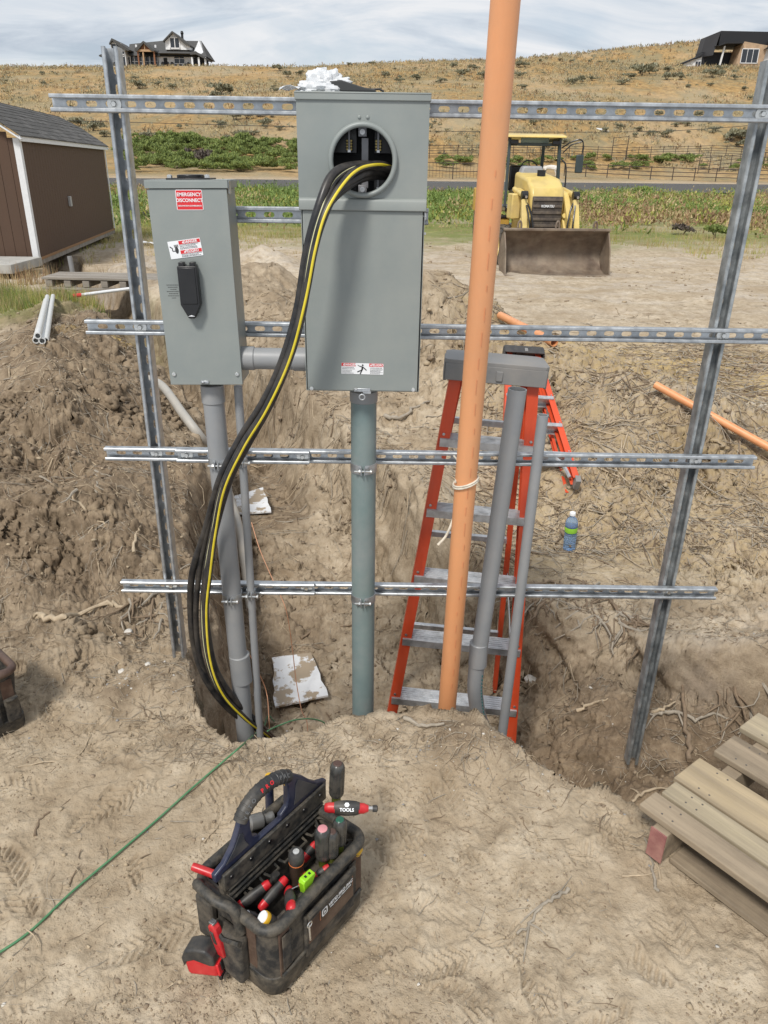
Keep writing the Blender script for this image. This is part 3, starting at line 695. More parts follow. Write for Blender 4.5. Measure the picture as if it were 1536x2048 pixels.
# meter socket inside the hole
mb = MB(); mb.box((0, dep-.006, rz), (W-.02, .003, .30)); mb.box((0, dep*.5, rz-.125), (W-.03, dep-.03, .003)); mb.build('inside_panel', BOXI, mt)
for _x, _z in ((-.047, .045), (.055, .045), (.055, -.05), (-.047, -.05)): MB().box((rx+_x, .085, rz+_z), (.06, .02, .058)).build('socket_block', BLACKP, mt, bevel=.002)
DULL = mat('dull_busbar', (.26, .26, .27), .5, .6, var=.2, scale=30)
MB().box((rx+.003, .062, rz+.020), (.017, .003, .062)).box((rx+.003, .060, rz-.038), (.017, .003, .05)).build('neutral_bar', DULL, mt, bevel=.0006)
for dx, dz, sgn in ((-.036, .035, 1), (.036, .035, 1), (-.036, -.05, -1), (.036, -.05, -1)):
    m_ = MB(); m_.box((rx+dx, .058, rz+dz+.018*sgn), (.0055, .010, .056)); m_.build('meter_jaw', DULL, mt, bevel=.0008)
    s_ = MB()
    for q in (-1, 1):
        for k in range(4): s_.ball((rx+dx+q*.005, .055, rz+dz-.010+k*.0065), .0034, 6)
    if sgn > 0: s_.build('jaw_spring', BRASS, mt)
    MB().box((rx+dx, .055, rz+dz-.0135*1), (.007, .007, .006)).build('jaw_tip', ALU, mt)
for dz in (.064, -.066):
    MB().box((rx-.003, .056, rz+dz), (.021, .016, .021)).build('lug', DULL, mt, bevel=.001)
    F2 = frame((rx-.003, .048, rz+dz), (0, -1, 0), Vector((0, 0, 1))); MB().lathe([(.0065, 0), (.0065, .003), (.0035, .003), (.0035, .0012), (.0001, .0012)], F2, 12).build('lug_screw', ALU, mt)
def sticker(parent, x, z, w, h, m, rot=0.0, y=-.0024, name='label_sticker', r=.003):
    F = Matrix(((math.cos(rot), -math.sin(rot), 0, x), (0, 0, -1, y), (math.sin(rot), math.cos(rot), 0, z), (0, 0, 0, 1)))
    pts = []
    for sx, sz, a0 in ((1, 1, 0), (-1, 1, 90), (-1, -1, 180), (1, -1, 270)):
        for k in range(4): a = rad(a0+30*k); pts.append((sx*(w/2-r)+r*math.cos(a), sz*(h/2-r)+r*math.sin(a)))
    o = MB().prism(pts, .0005).build(name, m, parent, smooth=0); o.matrix_local = F; return o
def plate_on(par, x, y, w, h, m, z=.0005, name='print_block'):
    return MB().box((x, y, z+.00015), (w, h, .0003)).build(name, m, par, smooth=0)
def T(x, y, z=.0009): return Matrix.Translation((x, y, z))
def fineprint(par, x0, x1, ys_, hgt, seed=1):
    rnd = random.Random(seed); mb = MB()
    for y in ys_:
        x = x0; xe = x1-(x1-x0)*rnd.random()*.3
        while x < xe:
            w = (x1-x0)*rnd.uniform(.03, .10); mb.box((min(x+w/2, x1), y, .00075), (w, hgt*rnd.uniform(.75, 1.1), .0003)); x += w+(x1-x0)*.018
    o = mb.build('fine_print', INK, par, smooth=0); return o
def triangle(par, x, y, s, m=WHT): MB().prism([(x-s, y-s*.8), (x+s, y-s*.8), (x, y+s)], .0004, T(0, 0, .0008)).build('warning_triangle', m, par, smooth=0)
sq = PY(725, 737, YF); st = sticker(mt, sq.x-cx, sq.z-zb, .114, .030, WHT, -.012, y=-.0026, r=.001)
plate_on(st, -.0375, .0105, .0385, .0085, REDL); plate_on(st, .0375, .0105, .0385, .0085, REDL)
triangle(st, -.050, .0105, .0025); triangle(st, .0225, .0105, .0025)
lettering('DANGER', .0085, WHT, st, T(-.034, .0105), bold=.0002); lettering('PELIGRO', .0085, WHT, st, T(.041, .0105), bold=.0002)
fineprint(st, -.055, -.022, [.003, -.001, -.005, -.009, -.0125], .0013, 3); fineprint(st, .021, .055, [.003, 0, -.0035, -.0065, -.0095, -.0125], .0012, 4)
mb = MB()                                  # falling man struck by a bolt
for a_, b_, w_ in (((.000, .006), (-.001, -.003), .0045), ((-.001, -.003), (-.014, -.009), .0026), ((-.001, -.003), (-.006, -.014), .0030), ((.001, .005), (.011, -.004), .0024), ((0, .005), (-.008, .007), .0022), ((-.008, .007), (-.013, .010), .0014)):
    mb.bar((*a_, .001), (*b_, .001), w_, .0005, Vector((0, 0, 1)))
mb.lathe([(.0024, .0008), (.0024, .0013)], T(.0005, .0098, 0), 12); mb.build('hazard_pictogram', INK, st, smooth=0)

# ---------------------------------------------------------------- emergency disconnect box
YG = 2.03
a = PY(290, 371, YG); b = PY(455, 373, YG); c = PY(342, 768, YG); d = PY(485, 771, YG)
W2 = .5*((b.x-a.x)+(d.x-c.x)); H2 = ((a-c).length+(b-d).length)/2+.011
top_mid = (a+b)/2; bot_mid = (c+d)/2; lean = math.atan2(top_mid.x-bot_mid.x, top_mid.z-bot_mid.z)
db = thing('disconnect_box', 'smaller grey electrical box with red emergency sticker and black switch lever', 'disconnect box', (bot_mid.x, YG, bot_mid.z), (0, lean, 0))
dp = D-.002-YG
MB().box((0, dp/2+.006, H2/2), (W2-.006, dp-.012, H2-.004)).build('box_body', BOXP, db, bevel=.0012)
MB().box((0, .002, (H2-.018)/2), (W2-.002, .004, H2-.018)).box((W2/2-.002, .009, (H2-.018)/2), (.002, .016, H2-.020)).box((-W2/2+.002, .009, (H2-.018)/2), (.002, .016, H2-.020)).box((0, .009, .001), (W2-.004, .016, .002)).build('front_cover', BOXP, db, bevel=.0012)
MB().box((0, dp/2+.001, H2+.0015), (W2+.006, dp+.008, .003)).box((0, -.0022, H2-.008), (W2+.006, .0022, .017)).box((W2/2+.0025, dp/2, H2-.008), (.0022, dp, .017)).box((-W2/2-.0025, dp/2, H2-.008), (.0022, dp, .017)).build('top_cap', BOXP, db, bevel=.001)
MB().box((W2/2+.0045, .014, H2-.014), (.002, .026, .030)).build('latch_tab', GALV, db, bevel=.001)
# knock out hub plate on the roof
MB().prism([(-.055, .02), (.055, .02), (.055, .10), (-.055, .10)], .004, T(0, 0, H2+.003)).lathe([(.034, .004), (.034, .011), (.030, .012), (.0001, .012)], T(0, .055, H2+.003), 28).build('hub_plate', BLACKP, db, bevel=.001)
for sx in (-.047, .047): MB().lathe([(.007, 0), (.007, .006), (.004, .008), (.0001, .008)], T(sx, .03, H2+.007), 8).build('hub_bolt', ZINC, db)
for sx in (-1, 1):
    F2 = frame((sx*(W2/2-.014), -.0002, .030), (0, -1, 0), Vector((0, 0, 1))); MB().lathe([(.0055, 0), (.006, .001), (.005, .0035), (.002, .004), (.002, .002), (.0001, .002)], F2, 14).build('screw', ZINC, db)
MB().box((-.004, -.002, .008), (.022, .004, .008)).ball((-.008, -.005, .008), .004).build('hasp', GALV, db, bevel=.001)
# lever: from the photograph it sits between y=523 and y=633, slightly tilted with the box
def bl(px, py):                         # pixel on the front face -> box coordinates
    q = PY(px, py, YG)-Vector((bot_mid.x, YG, bot_mid.z)); return (q.x*math.cos(lean)-q.z*math.sin(lean), q.x*math.sin(lean)+q.z*math.cos(lean))
lx0, lz1 = bl(358, 530); lx1, _ = bl(397, 530); _, lz0 = bl(385, 634); _, lzm = bl(385, 613); xc_, _z = bl(385, 590)
lw = lx1-lx0; xm = (lx0+lx1)/2
Fp = Matrix(((1, 0, 0, xm), (0, 0, -1, -.004), (0, 1, 0, 0), (0, 0, 0, 1)))
mb = MB(); mb.prism([(-lw/2, lz1), (lw/2, lz1), (lw/2+.001, lzm+.008), (lw*.16, lz0), (-lw*.16, lz0), (-lw/2-.001, lzm+.008)], .022, Fp); mb.build('lever_housing', BLACKP, db, bevel=.003, seg=3)
MB().prism([(-lw*.40, lz1-.004), (lw*.40, lz1-.004), (lw*.40, lzm+.010), (-lw*.40, lzm+.010)], .003, Fp @ T(0, 0, .021)).build('lever_face', BLACKP, db, bevel=.002)
for sx in (-1, 1): MB().prism([(sx*lw*.28-.007, lz1-.001), (sx*lw*.28+.007, lz1-.001), (sx*lw*.28+.007, lz1+.009), (sx*lw*.28-.007, lz1+.009)], .020, Fp).build('lever_hinge', BLACKP, db, bevel=.0015)
MB().prism([(-.009, lz0+.006), (.009, lz0+.006), (0, lz0+.0095)], .0012, Fp @ T(0, 0, .022)).build('lever_mark', WHT, db, smooth=0)
x, z = bl(379, 400); st = sticker(db, x, z, .067, .0475, WHT, 0, r=.003, y=-.0006)
plate_on(st, 0, 0, .064, .0445, REDL)
lettering('EMERGENCY', .0115, WHT, st, T(0, .0125, .001), bold=.00025, sx=.93); lettering('DISCONNECT', .0115, WHT, st, T(0, -.001, .001), bold=.00025, sx=.91)
lettering('DESCONEXION DE EMERGENCIA', .0042, WHT, st, T(0, -.0135, .001), sx=.95, bold=.0001)
x, z = bl(371, 497); st = sticker(db, x, z, .085, .043, WHT, rad(7), r=.001, y=-.0006)
plate_on(st, .0135, .0155, .0555, .0085, REDL); plate_on(st, .0135, -.0075, .0555, .0085, REDL)
triangle(st, -.003, .0155, .0026); triangle(st, -.003, -.0075, .0026)
lettering('DANGER', .009, WHT, st, T(.016, .0155, .001), bold=.0002); lettering('PELIGRO', .009, WHT, st, T(.016, -.0075, .001), bold=.0002)
fineprint(st, -.013, .040, [.0095, .0065, .003, 0], .0014, 7); fineprint(st, -.013, .040, [-.0135, -.0165, -.019], .0013, 8)
mb = MB(); mb.ball((-.0225, -.001, .0008), .0062, 10, (.75, 1.5, .08)); mb.bar((-.039, .009, .001), (-.033, .004, .001), .0022, .0005); mb.bar((-.033, .004, .001), (-.034, -.002, .001), .0018, .0005); mb.bar((-.034, -.002, .001), (-.027, -.003, .001), .0018, .0005)
for k in range(4): mb.bar((-.0265+k*.0028, .006, .001), (-.027+k*.003, .012, .001), .0016, .0005)
mb.build('hazard_pictogram', INK, st, smooth=0)
x, z = bl(346, 583)
F = Matrix(((1, 0, 0, x), (0, 0, -1, 0.0), (0, 1, 0, z), (0, 0, 0, 1))); mb = MB(); rnd = random.Random(5)
for k, (w0) in enumerate([.030, .024, .012, .032, .022, .028, .010]):
    xx = -w0/2
    while xx < w0/2: w = rnd.uniform(.0015, .004); mb.box((xx+w/2, .0165-k*.0055, .0003), (w, .0013, .0003)); xx += w+.0008
o = mb.build('printed_notice', INK, db, smooth=0); o.matrix_local = F

# ---------------------------------------------------------------- cable bundle
def cable(label, px, r, m, stripe=None, sdir=(0, -1, 0), sr=.4, soff=.8, cat='cable'):
    ref = [(300, 720), (400, 650), (450, 630), (500, 617), (560, 606), (640, 597), (700, 578), (760, 556), (820, 529), (900, 481), (960, 449), (1040, 425), (1100, 412)]
    q_ = []
    for x, y, Y in px:
        if y > 395 or (y > 370 and Y < 1.95):
            c_ = float(np.interp(y, [r[0] for r in ref], [r[1] for r in ref])); k_ = .5 if y < 1000 else .5+.5*min((y-1000)/120, 1); x = c_+(x-c_)*k_
        q_.append((x, y, Y))
    pts = smooth_path([PY(x, y, Y) for x, y, Y in q_], 8); o = pts[-1]
    t = thing('power_cable', label, cat, o, group='cables looping out of the meter box')
    MB().tube([p-o for p in pts], r, 14).build('jacket', m, t, smooth=60)
    if stripe is not None:
        s = Vector(sdir).normalized(); q = []
        for i, p in enumerate(pts):
            tg = (pts[min(i+1, len(pts)-1)]-pts[max(i-1, 0)]).normalized(); v = (s-tg*s.dot(tg)).normalized(); q.append(p-o+v*r*soff)
        MB().tube(q, r*sr, 10).build('stripe', stripe, t, smooth=60)
    return t
RC = .0090
cable('thick black cable, outermost of the bundle, hanging lowest to the left', [(800, 352, 2.08), (765, 335, 2.04), (715, 331, 1.99), (668, 347, 1.93), (633, 405, 1.89), (612, 500, 1.88), (590, 620, 1.89), (560, 720, 1.90), (520, 800, 1.92), (464, 880, 1.95), (430, 960, 1.97), (408, 1060, 2.0), (386, 1140, 2.02), (381, 1210, 2.04), (388, 1290, 2.04), (412, 1360, 2.03), (460, 1420, 2.06), (520, 1462, 2.13), (560, 1500, 2.2)], .0108, CABLE)
cable('black cable with thin pale stripe in the bundle', [(790, 345, 2.085), (750, 331, 2.03), (710, 335, 1.98), (672, 362, 1.93), (648, 420, 1.885), (628, 500, 1.868), (606, 620, 1.87), (574, 730, 1.88), (530, 820, 1.90), (480, 893, 1.93), (444, 975, 1.95), (428, 1060, 1.98), (412, 1140, 2.0), (406, 1220, 2.015), (414, 1310, 2.015), (440, 1380, 2.03), (490, 1435, 2.08), (530, 1468, 2.15), (560, 1500, 2.2)], RC, CABLE, YEL2, (-.3, -1, 0), .16, .90)
cable('black cable with broad bright yellow stripe', [(786, 335, 2.08), (755, 329, 2.02), (718, 337, 1.965), (686, 366, 1.92), (660, 425, 1.875), (640, 500, 1.86), (617, 600, 1.858), (585, 715, 1.865), (536, 815, 1.88), (488, 893, 1.91), (452, 975, 1.935), (434, 1060, 1.965), (420, 1140, 1.985), (412, 1225, 2.0), (420, 1320, 2.005), (446, 1388, 2.02), (495, 1440, 2.07), (535, 1470, 2.15), (560, 1500, 2.2)], RC, CABLE, YEL, (.35, -1, 0), .44, .70)
cable('black cable on the inner right side of the bundle', [(795, 358, 2.09), (757, 343, 2.045), (718, 352, 1.99), (685, 385, 1.94), (655, 440, 1.90), (632, 520, 1.885), (605, 640, 1.885), (580, 730, 1.89), (545, 810, 1.905), (505, 885, 1.93), (470, 955, 1.95), (440, 1040, 1.97), (424, 1100, 1.985), (410, 1190, 2.0), (416, 1270, 2.01), (432, 1340, 2.02), (466, 1395, 2.05), (505, 1435, 2.1), (550, 1480, 2.2)], .0106, CABLE)
cable('plain dark cable half hidden behind the bright striped one', [(800, 362, 2.1), (762, 352, 2.06), (712, 363, 2.0), (668, 410, 1.95), (638, 480, 1.91), (612, 600, 1.905), (582, 700, 1.91), (535, 800, 1.925), (486, 872, 1.95), (440, 950, 1.975), (416, 1050, 1.995), (398, 1150, 2.02), (392, 1240, 2.03), (402, 1320, 2.03), (430, 1385, 2.05), (480, 1432, 2.09), (540, 1475, 2.2)], RC, CABLE, None)

# white plastic bag and black lid on the meter box
def bag_on_box():
    P0 = PY(655, 172, 2.07)
    t = thing('plastic_bag', 'crumpled clear white plastic bag on top of the tall box', 'plastic bag', (P0.x-.01, 2.075, zt-.001))
    n, k = 40, 22; vs = []
    for i in range(k):
        v = i/(k-1)
        for j in range(n):
            a = 2*math.pi*j/n; r = math.sin(math.pi*(.5+v*.5)) if v > 0 else 1
            r = math.cos(v*math.pi/2)**.6
            x = math.cos(a)*r*.062; y = math.sin(a)*r*.045; z = v*.050
            nn = float(fbm(np.array([a*1.3+3]), np.array([v*3.0]), 1.6, 4, 5, .6)[0]); n2 = float(fbm(np.array([x*60]), np.array([z*60+y*30]), 1.0, 3, 8, .6, True)[0])
            f = 1+.35*nn+.12*n2; vs.append((x*f+.012*(v-.3), y*f, max(z*(1+.35*nn)+.005*n2*v, 0)))
    fs = [(i*n+j, i*n+(j+1) % n, (i+1)*n+(j+1) % n, (i+1)*n+j) for i in range(k-1) for j in range(n)]
    mb = MB().add(vs, fs); mb.build('bag_film', mat('white_plastic_film', (.80, .82, .84), .3, var=.06, trans=.25, bump=.002, bscale=70, stretch=(1, 1, 3)), t, smooth=30)
    mb = MB(); vs = []
    for i in range(9):
        for j in range(7):
            u, v = i/8, j/6; vs.append((-.105+u*.075, -.028+v*.05, .003+.010*abs(math.sin(u*5+v*2.2))+.006*u))
    mb.add(vs, [(i*7+j, i*7+7+j, i*7+8+j, i*7+1+j) for i in range(8) for j in range(6)]); o = mb.build('loose_flap', bpy.data.materials['white_plastic_film'], t, smooth=30); s = o.modifiers.new('thick', 'SOLIDIFY'); s.thickness = .0006
    q = thing('rubber_boot', 'flat black rubber piece tucked under the white plastic bag', 'rubber part', (P0.x+.045, 2.055, zt+.001))
    prof = [(-.058, 0), (-.052, .010), (-.036, .021), (-.010, .024), (.018, .016), (.045, .009), (.066, .006), (.072, .0045), (.072, 0)]
    MB().prism(prof, .035, Matrix(((1, 0, 0, 0), (0, 0, -1, .02), (0, 1, 0, 0), (0, 0, 0, 1)))).build('rubber_body', mat('black_rubber', (.035, .037, .038), .65, var=.2), q, bevel=.004)
    MB().tube([(.06, 0, .006), (.08, .0, .007), (.091, 0, .002)], .0022, 8).build('cord_tail', BLACKP, q)
bag_on_box()
# ---------------------------------------------------------------- ladders
ORR = mat('red_fibreglass', (.66, .075, .022), .42, var=.14, scale=14, col2=(.50, .05, .02), mixs=.6, dust=.10, bump=.0003, bscale=150, stretch=(1, 1, .15))
LGREY = mat('grey_ladder_plastic', (.21, .21, .21), .5, var=.1, scale=10, dust=.25)
LALU = mat('ribbed_aluminium', (.58, .59, .60), .38, .7, var=.2, scale=30, col2=(.36, .36, .36), mixs=.6, dust=.12)
def rail_c(mb, a, b, inward, w=.066, t=.040, th=.004):
    """C shaped ladder rail: web outwards, flanges pointing inwards (local x)"""
    a = Vector(a); b = Vector(b); L = (b-a).length; z = (b-a).normalized(); x = Vector((inward, 0, 0)); x = (x-z*x.dot(z)).normalized(); y = z.cross(x)
    M = Matrix(((x.x, y.x, z.x, a.x), (x.y, y.y, z.y, a.y), (x.z, y.z, z.z, a.z), (0, 0, 0, 1)))
    s = 1
    pts = [(0, -w/2), (t, -w/2), (t, -w/2+th), (th, -w/2+th), (th, w/2-th), (t, w/2-th), (t, w/2), (0, w/2)]
    mb.prism(pts, L, M)
def step_ladder(label, M, Hl=1.62, wt=.31, wb=.50, spread=.42, steps=5, open_=True, pitch=.30, cap_mat=None, first=.30):
    t = thing('step_ladder', label, 'ladder', M=M, group='red fibreglass step ladders')
    # local: x across, y towards the back, z up; front rails lean back slightly to the cap
    fy = lambda z: -spread*.5*(1-z/Hl)          # front rail plane
    by = lambda z: spread*(1-z/Hl)*(1 if open_ else .2)+.06
    hw = lambda z: wb/2+(wt/2-wb/2)*z/Hl
    for s in (-1, 1):
        mb = MB(); rail_c(mb, (s*hw(0), fy(0), 0), (s*hw(Hl), fy(Hl), Hl), -s); r = mb.build('front_rail', ORR, t, bevel=.0012)
        for k in range(steps):
            z = first+pitch*k
            for dz in (-.018, .018):
                if z+.03 < Hl-.05: MB().lathe([(.0055, 0), (.005, .003), (.0001, .004)], frame((s*(hw(z+dz)-.016), fy(z)-.033-.001, z+dz), (0, -1, 0), Vector((0, 0, 1))), 8).build('rivet', ALU, t)
        mb = MB(); rail_c(mb, (s*(hw(0)-.03), by(0), 0.0), (s*(hw(Hl)-.03), by(Hl)-.02, Hl-.02), -s, .038, .020); mb.build('rear_rail', ORR, t, bevel=.0012)
        MB().box((s*(hw(0)-.010), fy(0), -.012), (.034, .078, .05)).build('foot', LGREY, t, bevel=.004)
        MB().bar((s*(hw(.75)-.028), fy(.75)+.03, .62), (s*(hw(.75)-.04), by(.75)-.01, .78), .003, .022).build('spreader', ALU, t)
    for k in range(steps):
        z = first+pitch*k
        if z > Hl-.14: break
        w = 2*hw(z)-.012; y0 = fy(z)
        mb = MB(); mb.box((0, y0-.002, z), (w, .078, .003))
        for q in range(6): mb.box((0, y0-.034+q*.0128, z+.0022), (w, .004, .002))
        mb.box((0, y0-.041, z-.012), (w, .0028, .028)); mb.box((0, y0+.037, z-.012), (w, .0028, .028)); mb.box((0, y0-.036, z-.0255), (w, .010, .0028))
        mb.build('step', LALU, t, smooth=0)
        if k % 2 == 0:
            zz = z+.02; MB().box((0, by(zz), zz), (2*hw(zz)-.07, .022, .022)).build('rear_brace', LALU, t, bevel=.001)
    # moulded cap
    cw = wt+.055
    mb = MB(); P5 = [(-cw/2, -.055), (-cw/2+.012, -.07), (cw/2-.012, -.07), (cw/2, -.055), (cw/2-.006, .075), (cw/2-.03, .09), (-cw/2+.03, .09), (-cw/2+.006, .075)]
    mb.prism(P5, .014, T(0, 0, Hl+.012))
    mb.box((0, -.066, Hl-.016), (cw-.012, .009, .058)); mb.box((0, .083, Hl-.006), (cw-.06, .009, .04))
    for s in (-1, 1): mb.box((s*(cw/2-.006), .005, Hl-.018), (.010, .125, .066))
    for x in (-.1, -.05, 0, .05, .1): mb.box((x, 0, Hl+.004), (.004, .13, .018))
    mb.build('cap', cap_mat or LGREY, t, bevel=.004)
    MB().box((.012, -.072, Hl-.018), (.022, .008, .034)).build('cap_lug', LGREY, t, bevel=.002)
    return t
# standing ladder in the pit: cap at about (995, 742), foot near (900, 1470)
capC = PY(996, 742, 2.50)
Hl = 1.70
botC = PY(901, 1440, 2.50)
leanx = math.atan2(capC.x-botC.x, capC.z-botC.z)
up = Vector((math.sin(leanx), 0.0, math.cos(leanx)))
M = Matrix.Translation(capC-up*Hl+Vector((0, .07, 0))) @ Matrix.Rotation(leanx, 4, 'Y') @ Matrix.Rotation(rad(-4), 4, 'Z')
step_ladder('tall red step ladder standing in the pit behind the orange conduit', M, Hl, .30, .57, .36, 5, True, .265, first=.38)
# lying ladder on the slope, its feet toward the viewer
ft = PZ(1140, 985, -.20); tp = PZ(1040, 705, .30)
LD = (tp-ft); Ll = LD.length
def lying():
    a = PZ(1076, 968, -.14); b = PY(1045, 712, a.y+1.05)
    z = (b-a).normalized(); x = Vector((1, .1, 0)); x = (x-z*x.dot(z)).normalized(); y = z.cross(x)
    L = (b-a).length
    M = Matrix(((x.x, y.x, z.x, a.x), (x.y, y.y, z.y, a.y), (x.z, y.z, z.z, a.z), (0, 0, 0, 1)))
    t = step_ladder('short red step ladder lying on the dirt slope with its feet toward the tall ladder', M, L, .235, .47, .10, 3, False, .26, cap_mat=mat('black_ladder_cap', (.04, .04, .042), .5, dust=.15), first=.20)
    for s in (-1, 1):
        pts = [(s*.185, -.055, .02), (s*.15, -.06, .12), (s*.08, -.06, .19), (0, -.06, .215)]
        MB().tube(smooth_path(pts, 5), .012, 6).build('foot_brace', LALU, t)
    MB().box((-.15, -.085, .42), (.03, .002, .09)).build('yellow_label', mat('yellow_sticker', (.75, .55, .04), .5), t)
    return t
lying()

# ---------------------------------------------------------------- conduits standing in front of the ladder
ORANGE = mat('orange_conduit', (.72, .325, .145), .42, var=.08, scale=8, col2=(.66, .275, .115), mixs=.55, dust=.20, stretch=(1, 1, .2))
a = PY(1013, -25, 1.76); b = PY(887, 1500, 2.08)
t, o = pipe_thing('orange_conduit', 'tall orange plastic conduit leaning in front of the ladder and out of the top', 'conduit', [a, b], .0300, ORANGE, n=32)
mb = MB(); rnd = random.Random(3); ax = (a-b).normalized()       # faint print along the pipe
F = frame(b-o, a-b, Vector((0, 1, 0)))
for k in range(26):
    z = .35+k*.062; an = rad(-78)+.1*math.sin(k)
    mb.box((.0301*math.cos(an), .0301*math.sin(an), z), (.0012, .0032, rnd.uniform(.012, .045)), F, (0, 0, 0))
mb.build('pipe_print', mat('faded_brown_print', (.62, .26, .125), .6), t, smooth=0)
# rope tie
q = along(a, b, (PY(930, 945, 2.0).z-a.z)/(b.z-a.z))
t = thing('rope_tie', 'white rope tied round the orange conduit with a loose tail', 'rope', q)
ROPE = mat('white_rope', (.62, .56, .46), .8, var=.2, scale=40, bump=.0005, bscale=200)
loop = [(.0335*math.cos(a_), .0335*math.sin(a_), .012*math.cos(a_)+k*.006) for k in (0, 1) for a_ in [i*2*math.pi/20 for i in range(21)]]
MB().tube(loop[:21], .0028, 8).tube(loop[21:], .0028, 8).build('loop', ROPE, t)
tail = [q+Vector((-.03, -.02, .01)), PY(915, 925, 2.02), PY(908, 912, 2.10)]; tl2 = [PY(917, 940, 2.0), PY(912, 985, 2.02), PY(908, 1030, 2.02), PY(893, 1070, 2.0), PY(876, 1090, 1.99)]
MB().tube(smooth_path([p-q for p in tail], 5), .0026, 8).build('knot_end', ROPE, t); MB().tube(smooth_path([p-q for p in tl2], 6), [.0022+.0022*i/24 for i in range(25)], 8).build('tail', ROPE, t)
# grey open conduit with elbow
YQ = D-.034
a = PY(1035, 778, YQ); b = PY(958, 1305, YQ-.0)
c = [b, PY(953, 1335, YQ), PY(950, 1370, YQ), PY(952, 1400, YQ+.01), PY(958, 1432, YQ+.03), PY(972, 1470, YQ+.08)]
t, o = pipe_thing('grey_conduit', 'open topped grey conduit with coupling and bend, in front of the right ladder rail', 'conduit', [a, b], .0272, PVC, hollow=.88, n=28)
k1 = PY(958, 1285, YQ); k2 = PY(955, 1330, YQ); sleeve(t, o, k1, k2, .0312, PVC)
MB().tube([p-o for p in smooth_path(c, 5)], .0268, 28).build('elbow', PVC, t)
mb = MB(); pts = smooth_path(c, 5)[6:-5]
for i in range(0, len(pts)-1): 
    mid_ = (pts[i]+pts[i+1])/2-o; mb.bar(mid_+Vector((.0195, -.0205, -.004)), mid_+Vector((.0195, -.0205, .004)), .007, .0012, Vector((1, 1, 0)))
mb.build('elbow_print', mat('teal_print', (.05, .14, .14), .6), t, smooth=0)
a = PY(1086, 830, YQ); b = PY(1003, 1480, YQ)
t, o = pipe_thing('thin_grey_conduit', 'thin open grey conduit at the right side of the ladder', 'conduit', [a, b], .0165, PVC, hollow=.82, n=20)
# pale conduit curving out of the pit behind
pts = [Vector((*at_px(px, py), 0)) for px, py in ((300, 785), (330, 810), (370, 858), (410, 915), (440, 985), (466, 1060), (484, 1120), (495, 1180), (505, 1250))]
for p in pts: p.z = hz(p.x, p.y)+.085
for i in range(1, len(pts)-1): pts[i].z = max(pts[i].z, (pts[i-1].z+pts[i+1].z)/2)
pts = smooth_path(pts, 6)
o = pts[-1]; t = thing('pale_conduit', 'pale grey conduit curving down the trench behind the boxes', 'conduit', o)
MB().tube([p-o for p in pts], .028, 20).build('pipe', PVCL, t)
# orange offcuts on the heap
def offcut(label, p1, p2, r=.03):
    a, b = Vector(p1), Vector(p2); t = thing('orange_conduit_offcut', label, 'conduit', b, group='orange conduit offcuts on the dirt'); MB().tube([a-b, (0, 0, 0)], r, 22, hollow=.87).build('pipe', ORANGE, t)
    F = frame((0, 0, 0), a-b, Vector((0, 0, 1))); mb = MB(); L = (a-b).length; rnd = random.Random(int(L*100))
    up_ = Vector((0, -.45, .9)).normalized(); z = (a-b).normalized(); v = (up_-z*up_.dot(z)).normalized(); s_ = .12
    while s_ < L-.1:
        w = rnd.uniform(.02, .05); mb.bar(v*(r+.0003)+z*s_, v*(r+.0003)+z*(s_+w), .005, .0008, v); s_ += w+.03
    mb.build('pipe_print', bpy.data.materials['faded_brown_print'], t, smooth=0)
def onp(px, py, dz): q = at_px(px, py); return Vector((q[0], q[1], hz(*q)+dz))
q1 = onp(999, 650, .05); q2 = onp(1107, 700, .05); m_ = (q1+q2)/2; dz_ = max(0, hz(m_.x, m_.y)+.03-m_.z, hz(*q1.lerp(q2, .25).xy)+.03-q1.lerp(q2, .25).z); q1.z += dz_; q2.z += dz_; offcut('short orange conduit offcut behind the lying ladder', q1, q2, .034)
q1 = onp(1305, 800, .04); q2 = onp(1545, 945, .05); dz_ = max(max(hz(*q1.lerp(q2, f).xy)+.01-q1.lerp(q2, f).z for f in (.2, .4, .6, .8)), 0); q1.z += dz_+.01; q2.z += dz_+.01; offcut('long orange conduit lying on the heap at the right edge', q1, q2, .025)
# bundle of white pipes
def wbundle():
    WP = mat('white_pvc', (.66, .67, .66), .4, var=.06, dust=.15)
    def on(px, py, dz):
        q = at_px(px, py); return Vector((q[0], q[1], hz(*q)+dz))
    for k, (pa, pb, dz, lab) in enumerate([((74, 694), (94, 618), .03, 'left lower white plastic pipe of the bundle on the dirt'), ((80, 697), (98, 612), .075, 'white plastic pipe on top of the bundle on the dirt'), ((87, 697), (100, 616), .03, 'middle lower white plastic pipe of the bundle on the dirt'), ((93, 692), (108, 604), .03, 'rightmost white plastic pipe fanning out of the bundle')]):
        a = on(*pa, dz+.0); b = on(*pb, dz+.02); m_ = (a+b)/2; lift = max(0, hz(m_.x, m_.y)+.03-m_.z); a.z += lift; b.z += lift
        t = thing('white_pipe', lab, 'pipe', a, group='white pipes lying in a bundle')
        MB().tube([(0, 0, 0), b-a], .0225, 18, hollow=.72).build('tube', WP, t)
wbundle()
